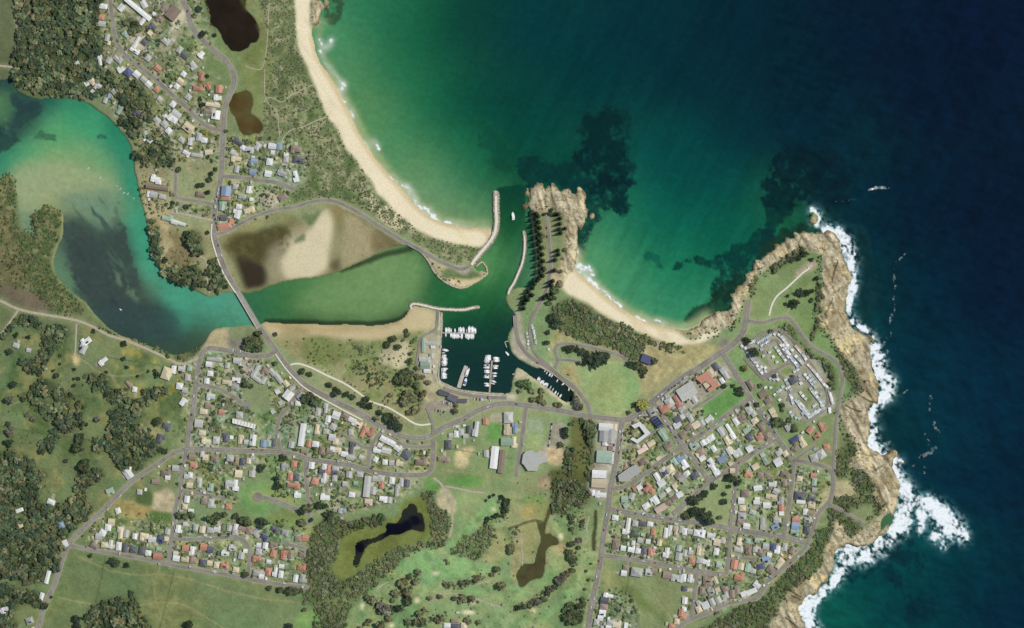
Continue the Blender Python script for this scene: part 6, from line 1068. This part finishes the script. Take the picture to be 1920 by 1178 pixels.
# ------------------------------------------------------------------ parked vehicles
cars("north kerb of the main street", 'P', 36, "440,345>520,295*9 560,270>660,205*10 700,160>790,110*8"); cars("south kerb of the main street", 'P', 60, "480,385>640,270*13 660,255>760,185*8 820,145>900,95*7")
cars("in the fishing wharf car park", 'J', 75, "750,662>840,680*7 690,720>790,745*6"); cars("on the southern quay", 'J', 80, "1000,642>1060,646*8 1100,630>1120,650*3"); cars("along the straight street by the motel", 'K', 85, "830,880>822,960*8 808,990>800,1060*5 770,960>762,1040*4")
cars("beside the bowling green", 'K', 80, "300,830>275,990*7", ('white', 'dark')); cars("in the riverside car park", 'F', 75, "470,275>560,290*6", ('white', 'white', 'silver')); cars("at the northern shops", 'D', 80, "360,250>345,330*4 330,440>345,500*3")
cars("beside the community hall", 'P', 60, "90,1050>150,1010*4 50,1100>40,1150*3"); cars("on the main road by the harbour", 'J', 20, "845,833 640,935"); cars("on the sweeping harbour road", 'X', -25, "375,318 830,490 70,925"); cars("at the lookout car park", 'K2', 30, "945,830 960,822"); cars("on the bridge approach", 'D', 120, "383,742 360,665"); cars("at the town roundabout", 'P', 20, "265,530 275,515")
cars("on the boundary road by the paddock", 'H', -8, "320,752 335,757 560,795 850,842"); cars("on the long street west half", 'F', -3, "620,1020 690,1025 240,1000"); cars("along the caravan park street", 'L', 55, "610,745>640,790*3"); cars("on the curving northern road", 'B', 70, "130,85 155,825"); cars("along the pine headland lane", 'J2', 80, "262,535 265,600"); cars("on the road past the golf course", 'M', 80, "612,955 880,640")
# ------------------------------------------------------------------ caravan park
caravans("west fence line of the caravan park", 'V', -52, "100,278>290,560*8 60,250>60,251*2", ('white', 'white', 'grey')); caravans("second line from the west fence", 'V', -52, "190,390>330,540*4 140,215>200,190*3")
caravans("northern arc of the caravan park", 'V', 60, "262,205>400,120*8 300,235>380,190*4", ('grey', 'white', 'blue')); caravans("white vans at the northern bend", 'V', -40, "440,110>490,120*2 520,145>640,300*6", ('white',)); caravans("grassy centre of the caravan park", 'V', 25, "395,315>475,430*3 490,300 325,362 345,500 300,290", ('green', 'white'))
caravans("blue-grey line east of the centre green", 'V', -52, "540,240>700,480*8 580,235>600,270*2", ('blue', 'grey', 'white')); caravans("tan cabins on the north-east edge", 'V', -50, "690,250>740,310*4", ('tan',)); caravans("pair line above the main crossing", 'V', -50, "690,365>760,450*4 770,345>800,395*3", ('white', 'grey', 'blue'))
caravans("eastern fence line of the caravan park", 'V', -52, "835,465>1040,720*10", ('tan', 'white', 'white')); caravans("inner eastern line of the caravan park", 'V', -52, "795,580>905,720*5 850,590>905,665*3", ('white', 'blue', 'green')); caravans("far south-east corner fence", 'V', -78, "1075,780>1112,905*5 1078,975 1080,1005", ('white', 'grey', 'tan'))
caravans("southern oval of the caravan park", 'V', -52, "630,815>650,905*4 690,880>810,1045*7 765,1030", ('blue', 'white')); caravans("south-east oval of the caravan park", 'V', 40, "925,930 905,945 965,990 890,1028 930,1010 930,790 990,805 1015,890 870,740 1000,940", ('green', 'white')); caravans("south-west camping plots", 'V', 40, "400,625>490,640*3 405,730 515,760 490,780 545,715 600,740 455,815 510,870 440,600 470,575", ('green', 'white', 'blue')); caravans("bottom plots beside the trees", 'V', 40, "630,1010 655,1050 700,1080 740,1090", ('green',))
caravans("on the caravan green above the harbour", 'K', 80, "155,90>185,225*8 115,150>130,260*5 280,268", ('green', 'white', 'grey'), .8)

caravans("inner north oval of the caravan park", 'V', -50, "455,262>560,410*5 520,240>600,370*4", ('white', 'grey', 'green')); caravans("around the caravan park hall", 'V', 40, "575,640>640,760*4 740,590>760,680*3 680,540 720,520", ('white', 'grey', 'green'))
caravans("inside the southern caravan oval", 'V', -52, "720,890>860,1060*7 740,790>800,860*3 880,780>1000,930*6", ('grey', 'white', 'green')); caravans("lower rim of the caravan park", 'V', 35, "850,1070>1030,970*6", ('white', 'grey'))
for ph, t, a, s in (("along the riverside street", 'F', 85, "192,480>160,760*5"), ("on the long street east half", 'J', -8, "-180,1068>60,1112*6"), ("on the north-south street", 'H', 80, "82,130>30,430*5"), ("on the crescent", 'H', 0, "120,505>420,495*6"), ("on the forest street", 'A', -40, "950,400>1240,640*7"), ("on the country road", 'G', 45, "620,490>900,190*4"), ("on the first cross street", 'P', -55, "440,480>660,800*7"), ("on the upper diagonal street", 'P', 33, "740,800>1250,480*8"),
    ("on the lower diagonal street", 'L', 33, "420,1120>680,940*6"), ("on the second cross street", 'L', -58, "530,660>690,890*5"), ("on the long east-west street", 'M', -9, "790,300>1250,372*8"), ("on the southern east-west street", 'M', -8, "720,638>1240,715*7"), ("beside the triangular park", 'N', 80, "375,160>352,370*4"), ("on the lower coast road", 'N', 40, "640,840>860,640*5"), ("on the golf course road", 'M', 80, "705,330>590,1020*7"), ("on the harbour bend of the main road", 'J', 25, "760,900>1100,700*5")): cars(ph, t, a, s)
# ------------------------------------------------------------------ single trees
PN = 'island_pine'
trees("west of the golf cart paths", 'Q', 'olive', "575,755,6 510,790,6 450,840,8 475,830,6 550,830,5 490,910,7 410,915,7 385,970,5 430,1025,8,dark 500,970,9,oak 200,945,6 230,970,7 300,1010,9,grey 330,1040,10,grey 290,1050,6 585,1065,8 620,1045,6 560,1130,8 610,1130,9 500,1130,6 720,1115,6 755,1095,6 355,1108,5 300,1155,9 210,1120,5 190,1140,5 150,1175,6")
trees("between the middle golf fairways", 'Q', 'olive', "660,950,5 740,940,5 850,955,6 885,985,4 910,945,5 975,955,6 1195,855,9 1165,735,6 1125,775,5 780,850,5 820,850,6 900,840,5 940,830,5 1000,820,5 1025,800,4 945,1120,6 1025,1130,5 800,690,3 785,668,3 1080,385,4,dark 1095,360,4,dark 1140,340,4,dark 1165,330,4,dark 1200,335,4,dark")
trees("along the northern golf fairway", 'Q', 'dark', "1080,225,3 1110,195,3 1140,183,3 1200,195,5 1230,240,7 1225,285,5 1265,600,6,olive 1265,570,5,olive")
trees("on the eastern golf fairways", 'M', 'oak', "445,350,5 450,385,5 445,435,5 525,380,4 525,410,4 440,550,6 470,540,6,grey 500,520,5,grey 500,575,5 425,610,6 435,650,6 455,680,5 395,780,6,grey 420,770,5,olive 450,745,5 380,800,7,grey 350,830,7,grey 320,870,7 290,890,7,grey 270,910,6 240,960,6 200,980,7,grey 170,980,6,grey 130,1005,5 95,1015,5 50,1025,6,dark")
trees("at the southern end of the golf course", 'M', 'oak', "530,960,6 530,1000,7 500,1010,7 430,1000,5 410,1020,5 390,1040,5 480,1060,9 440,1080,9 400,1095,7 515,1060,7 500,1110,8 460,1120,8 420,1140,6 555,750,3 575,815,3 545,885,3 590,695,3")
trees("lining the white footpath by the main road", 'J', 'dark', "40,605,5 85,625,5 190,640,7 160,672,6 205,690,6 290,742,6 265,785,5,olive 350,785,8 395,820,9 430,850,7 -50,605,5 -15,595,4")
trees("in the park behind the fishing wharf", 'J', 'olive', "375,612,4 480,660,8 500,600,9 540,640,8 560,725,9 510,740,6 470,490,12,oak 500,460,9,oak 440,460,7 570,540,6,oak 620,600,7 655,520,5 575,410,4 575,475,5 610,475,5 600,640,5 865,690,5 855,730,6 575,585,4")
trees("on the sandy scrub west of the boatyard", 'J', 'oak', "520,355,6,lush 525,300,5 390,190,8 350,235,9 430,250,6 535,215,4 500,160,5 490,130,4 465,200,3 560,410,4 510,520,7 430,500,8")
trees("around the cricket oval and loop road", 'K', 'dark', "310,35,9 340,85,9 270,145,4 265,220,6 420,260,6 450,262,6 490,270,6 530,285,7 560,300,7 600,330,9 640,340,12 690,330,9 590,360,6 640,370,6 1070,360,7,oak 950,390,9,oak 985,430,7,oak 910,390,6 880,380,5 980,470,4 985,685,9,lime 935,685,6 880,740,4,lush 500,375,4 545,375,5")
trees("between the creek and main road", 'K', 'olive', "210,645,6 160,645,5 240,670,5 330,680,5 355,685,5 220,580,5 60,520,6,lush 95,525,7,lush 125,545,6,lush 60,580,5 150,580,5 490,660,8,grey 500,695,7,grey 480,635,6,grey")
trees("along the creek by the shops", 'K', 'oak', "400,880,8,dark 400,920,6,dark 365,985,5 440,830,4 580,850,9 590,900,9 580,960,7 460,1020,5,lush 430,1110,6,lush")
trees("around the small green park by the hotel", 'L', 'dark', "465,410,6,lime 430,600,6 430,570,5 405,570,4 375,545,4 310,545,5 480,200,6 555,684,4 490,684,4")
trees("in the caravan park and the houses below it", 'L', 'oak', "535,290,9,dark 710,810,9 750,830,7 795,800,5 840,860,7 745,690,5 745,725,4 580,540,5 690,470,4 660,130,4 820,470,3")
trees("on the grassy lookout headland", 'K2', 'dark', "910,735,6 870,765,5 820,770,5 840,1095,7 815,1115,5 880,1030,6 930,1015,6 970,1010,5 775,1105,4 965,1080,4 790,1045,3 1000,915,4 965,770,4")
trees("round the triangular park", 'N', 'dark', "80,305,10 30,340,9,oak 130,310,8 180,360,11 215,380,7 85,220,8 130,200,6 165,170,6 230,120,6 305,230,6 310,175,4 345,120,4 275,350,5,olive 340,55,7 380,60,7 405,90,6")
trees("in the tree belt north of the crescent", 'H', 'oak', "60,335,6 110,340,6 160,330,6 300,360,9 350,350,8 330,380,7 410,330,6 540,370,9 580,380,9 690,380,9,dark 490,340,6")
trees("along the side street by the wetland", 'H', 'dark', "800,115,8 790,60,5 1025,280,12,olive 980,310,7 1195,330,10 1110,260,6 1160,265,6 985,390,8,olive 1050,370,5")
trees("at the edge of the big paddock", 'H', 'oak', "740,875,6 820,890,7 860,900,5 905,895,8 965,895,6 560,775,6 140,1150,8,dark 890,1168,7,dark 1000,1040,4 935,900,6")
trees("on the paddock below the boundary road", 'G', 'dark', "680,637,4 865,683,8 955,702,6 340,1005,8 580,1105,8 585,1165,7 385,945,3")
trees("scattered over the western farmland", 'E', 'dark', "80,285,7 75,645,9,grey 420,470,4 560,490,3 560,540,3 590,490,3 565,420,3 455,315,3 455,380,3 405,430,3 130,160,4 215,175,4 930,340,4 960,405,3 805,440,3 710,130,4 935,225,5 1115,435,3 1165,430,3 1185,455,5 1040,470,3 430,465,5")
trees("in the western paddocks among the woods", 'E', 'grey', "480,850,8 600,940,8,dark 590,1010,10,oak 70,965,8,dark 80,895,7 70,830,5,dark 640,1140,10,oak 1190,810,7,dark 180,640,5,dark 110,530,8,dark 500,1105,4,dark 810,915,4 740,790,7 250,790,4 210,760,4")
trees("on the northern playing field", 'D', 'dark', "215,215,6 245,215,5 295,175,5 285,270,6 310,130,4 340,95,4 65,100,5,oak 120,375,5 280,570,4 170,610,10,oak 150,650,9,oak 200,690,7,oak 20,345,4")
trees("beside the curving northern road", 'B', 'dark', "215,70,5 280,575,4 335,265,4 240,260,5 420,985,4,lush 260,1000,4,lime 225,750,4 240,790,5")
trees("by the riverside street", 'F', 'oak', "600,230,9 640,220,9 660,260,7 580,200,6 560,250,6 790,375,5 990,430,6 1050,455,5 1195,535,6,dark 1250,585,6,dark 790,155,5 660,150,5 850,1090,5,dark 1010,640,8 1050,620,8 1090,660,8 680,1160,7,dark 575,530,7 610,545,6")
trees("in the western column on the small headland", 'J2', 'dark', "180,430,5.5 195,450,5.5 178,470,5.5 200,492,5.5 186,515,5.5 208,535,5.5 190,560,5.5 212,585,5.5 194,610,5.5 215,635,5.5 198,660,5.5 222,685,5.5 205,712,5.5 228,735,5.5 208,762,5.5 234,785,5.5 212,815,5.5 236,840,5.5 214,868,5.5 228,895,5.5 190,930,5.5 170,955,5.5 205,915,5.5 155,985,5.5 125,1015,5.5 150,1040,5.5 105,1050,5.5 120,1075,5.5 95,1100,5 90,1140,5", PN)
trees("in the eastern column on the small headland", 'J2', 'dark', "350,432,5 362,465,5 360,505,5 358,545,5 365,575,5 345,705,5 350,735,5 325,775,5.5 320,855,5.5 305,935,5.5 295,965,5.5 270,1040,5.5 240,1065,5 300,1030,5.5 400,540,4.5", PN)
trees("across the top of the small headland", 'J2', 'dark', "150,420,4 285,428,4 320,432,4 300,400,4 245,432,4 230,600,4,olive 240,680,4,olive 250,850,4,olive 400,700,4,olive 330,1000,6,oak 360,960,5,olive 370,860,5,olive 280,1100,6,oak 300,1060,7,oak 85,1090,5 75,1130,5")

# ------------------------------------------------------------------ masses of vegetation
hm = np.zeros((NY, NX), bool)
for (x, y, w, h) in HOUSES:
    i, j = cell(x, y); r = max(1, int(math.hypot(w, h) / 2 * .8 / STEP)); hm[max(0, i - r):i + r + 1, max(0, j - r):j + r + 1] = True
road2 = blur(roadmask, 2) > .2; block = hm | road2
dens = sstep(fbm(20, 971, 3), .34, .5)
BARE.discard('jscrub'); DENSE = [k for k in WOODS if k != 'jscrub' and k not in BARE and k not in ('parkbank', 'creek4', 'creek5')]
wm = np.zeros((NY, NX), bool)
for k in DENSE: wm |= woodm[k]
wm &= land & ~block & ~ALG; bush = np.zeros((NY, NX), bool)
for k in BARE: bush |= woodm[k]
bush &= land & ~block & ~rock & ~wm & ~ALG
mass('forest', 'dark native forest covering the western and northern hills', 'forest', scatter(wm & (GX < 560), 5.9, 2.6, 8.6, .95, 21, keep=.5 + .5 * dens), ['oak', 'dark', 'oak', 'dark', 'oak', 'dark', 'olive'], 12, 3)
mass('wetland_woods', 'dense paperbark woods around the marsh and creek', 'woods', scatter(wm & (GX >= 560), 4.9, 2.0, 5.6, .95, 23), ['oak', 'olive', 'heath', 'heath', 'lush', 'heath'], 10, 4)
mass('coastal_scrub', 'dense green scrub behind the cove and along the cliffs', 'scrub', scatter(bush, 4.2, 1.6, 4.6, .94, 25, keep=.55 + .45 * dens), ['oak', 'olive', 'olive', 'lush', 'heath'], 9, 5, .65)
hz = inside(HEATH, 8) & land & ~rock & ~road2 & ~beach & (PONDMASK < .1)
mass('dune_heath', 'patchy low heath covering the dunes behind the long beach', 'heath', scatter(hz, 3.7, 1.2, 2.4, .92, 27, keep=.25 + .75 * sstep(fbm(12, 981, 3), .36, .56)), ['heath', 'heath', 'olive', 'sage', 'olive'], 6, 6, .45)
mz = inside(MANG, 8) & (blur(land, 6) > .3) & ~road2
mass('mangroves', 'low mangrove thicket on the western river flats', 'mangroves', scatter(mz, 4.4, 1.5, 3.2, .9, 29, keep=.4 + .6 * sstep(fbm(22, 983, 3) + .25 * inside(T_('C', "0,150 110,130 130,260 120,380 180,560 240,420 350,340 420,390 470,430 440,600 380,760 420,900 560,1040 640,1178 400,1178 280,1000 180,800 90,560 60,300"), 4), .44, .62)), ['oak', 'olive', 'oak', 'lush'], 8, 7, .6)
rz_ = (woodm['creek4'] | woodm['creek5']) & land & ~block & ~wm
mass('creek_reeds', 'olive reeds and low bushes along the marshy creek', 'reeds', scatter(rz_, 4.6, 1.2, 3.0, .55, 45, keep=sstep(fbm(16, 995, 3), .38, .58)), ['heath', 'olive', 'oak', 'dark'], 7, 12, .6)
mass('sandy_scrub', 'olive scrub on the sandy ground west of the boatyard', 'scrub', scatter(woodm['jscrub'] & land & ~block, 4.8, 1.4, 4.2, .7, 51, keep=sstep(fbm(22, 997, 3), .36, .56)), ['olive', 'heath', 'oak', 'lush'], 8, 15, .6)
jz = (inside(JS, 6) | inside(T_('C', "1120,480 1290,470 1290,940 1180,840"), 5) | inside(T_('D', "0,540 100,580 200,740 260,1000 0,900"), 5) | inside(SPIT, 2)) & land & ~road2
mass('riverside_scrub', 'sparse low scrub on the sandy ground by the river and lagoon', 'scrub', scatter(jz, 5.6, 1.3, 2.8, .6, 31, keep=sstep(fbm(20, 985, 3), .42, .58)), ['olive', 'oak', 'lush'], 7, 8, .6)
gz = (SUBM > .5) & land & ~block
mass('garden_trees', 'garden trees and shrubs between the houses', 'garden trees', scatter(gz, 5.2, 1.1, 4.2, .62, 33, keep=.3 + .7 * sstep(fbm(34, 987, 3), .4, .56)), ['oak', 'lush', 'oak', 'olive', 'heath', 'dark'], 9, 9)
pz = (inside(P_("0,640 200,610 320,680 345,820 320,850 200,960 120,1010 60,900 0,880"), 4) | inside(P_("185,0 320,0 400,100 420,240 400,440 270,420 260,300"), 4) | inside(T_('Q', "0,1040 300,800 700,700 1280,300 1280,1220 0,1220"), 4) | inside(T_('M', "0,100 560,260 640,300 560,1178 0,1178"), 4) | inside(T_('J', "300,350 740,560 900,700 640,860 300,640"), 4)) & land & ~block & (PONDMASK < .05)
mass('scattered_bushes', 'small bushes and saplings dotted over the paddocks and golf rough', 'bushes', scatter(pz, 8, .8, 2.6, .26, 35, keep=sstep(fbm(60, 989, 3), .42, .6)), ['oak', 'olive', 'heath', 'lush'], 7, 10)
cz = (rockzone | (blur(rock, 8) > .05)) & land & ~rock & ~block & (GX > 1280)
mass('clifftop_shrubs', 'dark wind-pruned shrubs along the cliff edge', 'shrubs', scatter(cz, 5, 1.4, 2.8, .55, 37), ['dark', 'oak', 'olive'], 7, 11)
ez = rock & (blur(rock, 9) < .84) & (BL2 > .9) & (PONDMASK < .05)
mass('rock_shrubs', 'low shrubs creeping over the inner edge of the rock shelf', 'shrubs', scatter(ez, 4.2, 1.0, 2.4, .5, 47, keep=sstep(fbm(18, 999, 3), .4, .6)), ['olive', 'oak', 'heath', 'dark'], 7, 13, .5)
belts = np.zeros((NY, NX))
for t_, s_ in (('M', "50,1025 170,980 270,900 350,830 430,760"), ('M', "430,560 440,650 450,690"), ('M', "440,350 450,440"), ('M', "400,1095 460,1030 530,960"), ('Q', "200,960 330,1030 460,1030"), ('Q', "440,850 500,800 550,820"), ('Q', "500,1130 620,1060"), ('Q', "780,850 900,845 1030,805"), ('Q', "380,950 500,900"), ('Q', "690,1110 760,1090"), ('Q', "840,950 990,965"), ('Q', "1090,380 1200,335"), ('Q', "1215,230 1230,290"), ('M', "500,300 520,420"), ('M', "0,560 20,440")):
    belts = np.maximum(belts, stroke(smooth(T_(t_, s_), False), 9, 10))
mass('golf_scrub', 'ragged understorey scrub along the golf course tree belts', 'scrub', scatter((belts > .5) & land & ~block, 4.4, 1.0, 3.6, .62, 49), ['oak', 'olive', 'dark', 'grey', 'heath'], 8, 14, .8)
# loose boulders on the rock shelf
rs = np.random.RandomState(9); V, F, Cc, b = [], [], [], 0
for (x, y, r) in scatter(rock, 12, .5, 1.4, .45, 43):
    q = IV * (1 + .2 * rs.randn(12, 1)) * r * np.array([1, 1, .7]) + np.array([wx(x), wy(y), height(x, y) + .15 * r]); V.append(q); F.append(IF + b); b += 12; Cc.append(np.tile(lin(178, 158, 116) * rs.uniform(.5, 1.1), (12, 1)))
tag(mesh_np('boulders', np.vstack(V), np.vstack(F), M_STONE, np.vstack(Cc)), 'loose tan boulders strewn over the rock shelf', 'boulders', kind='stuff')
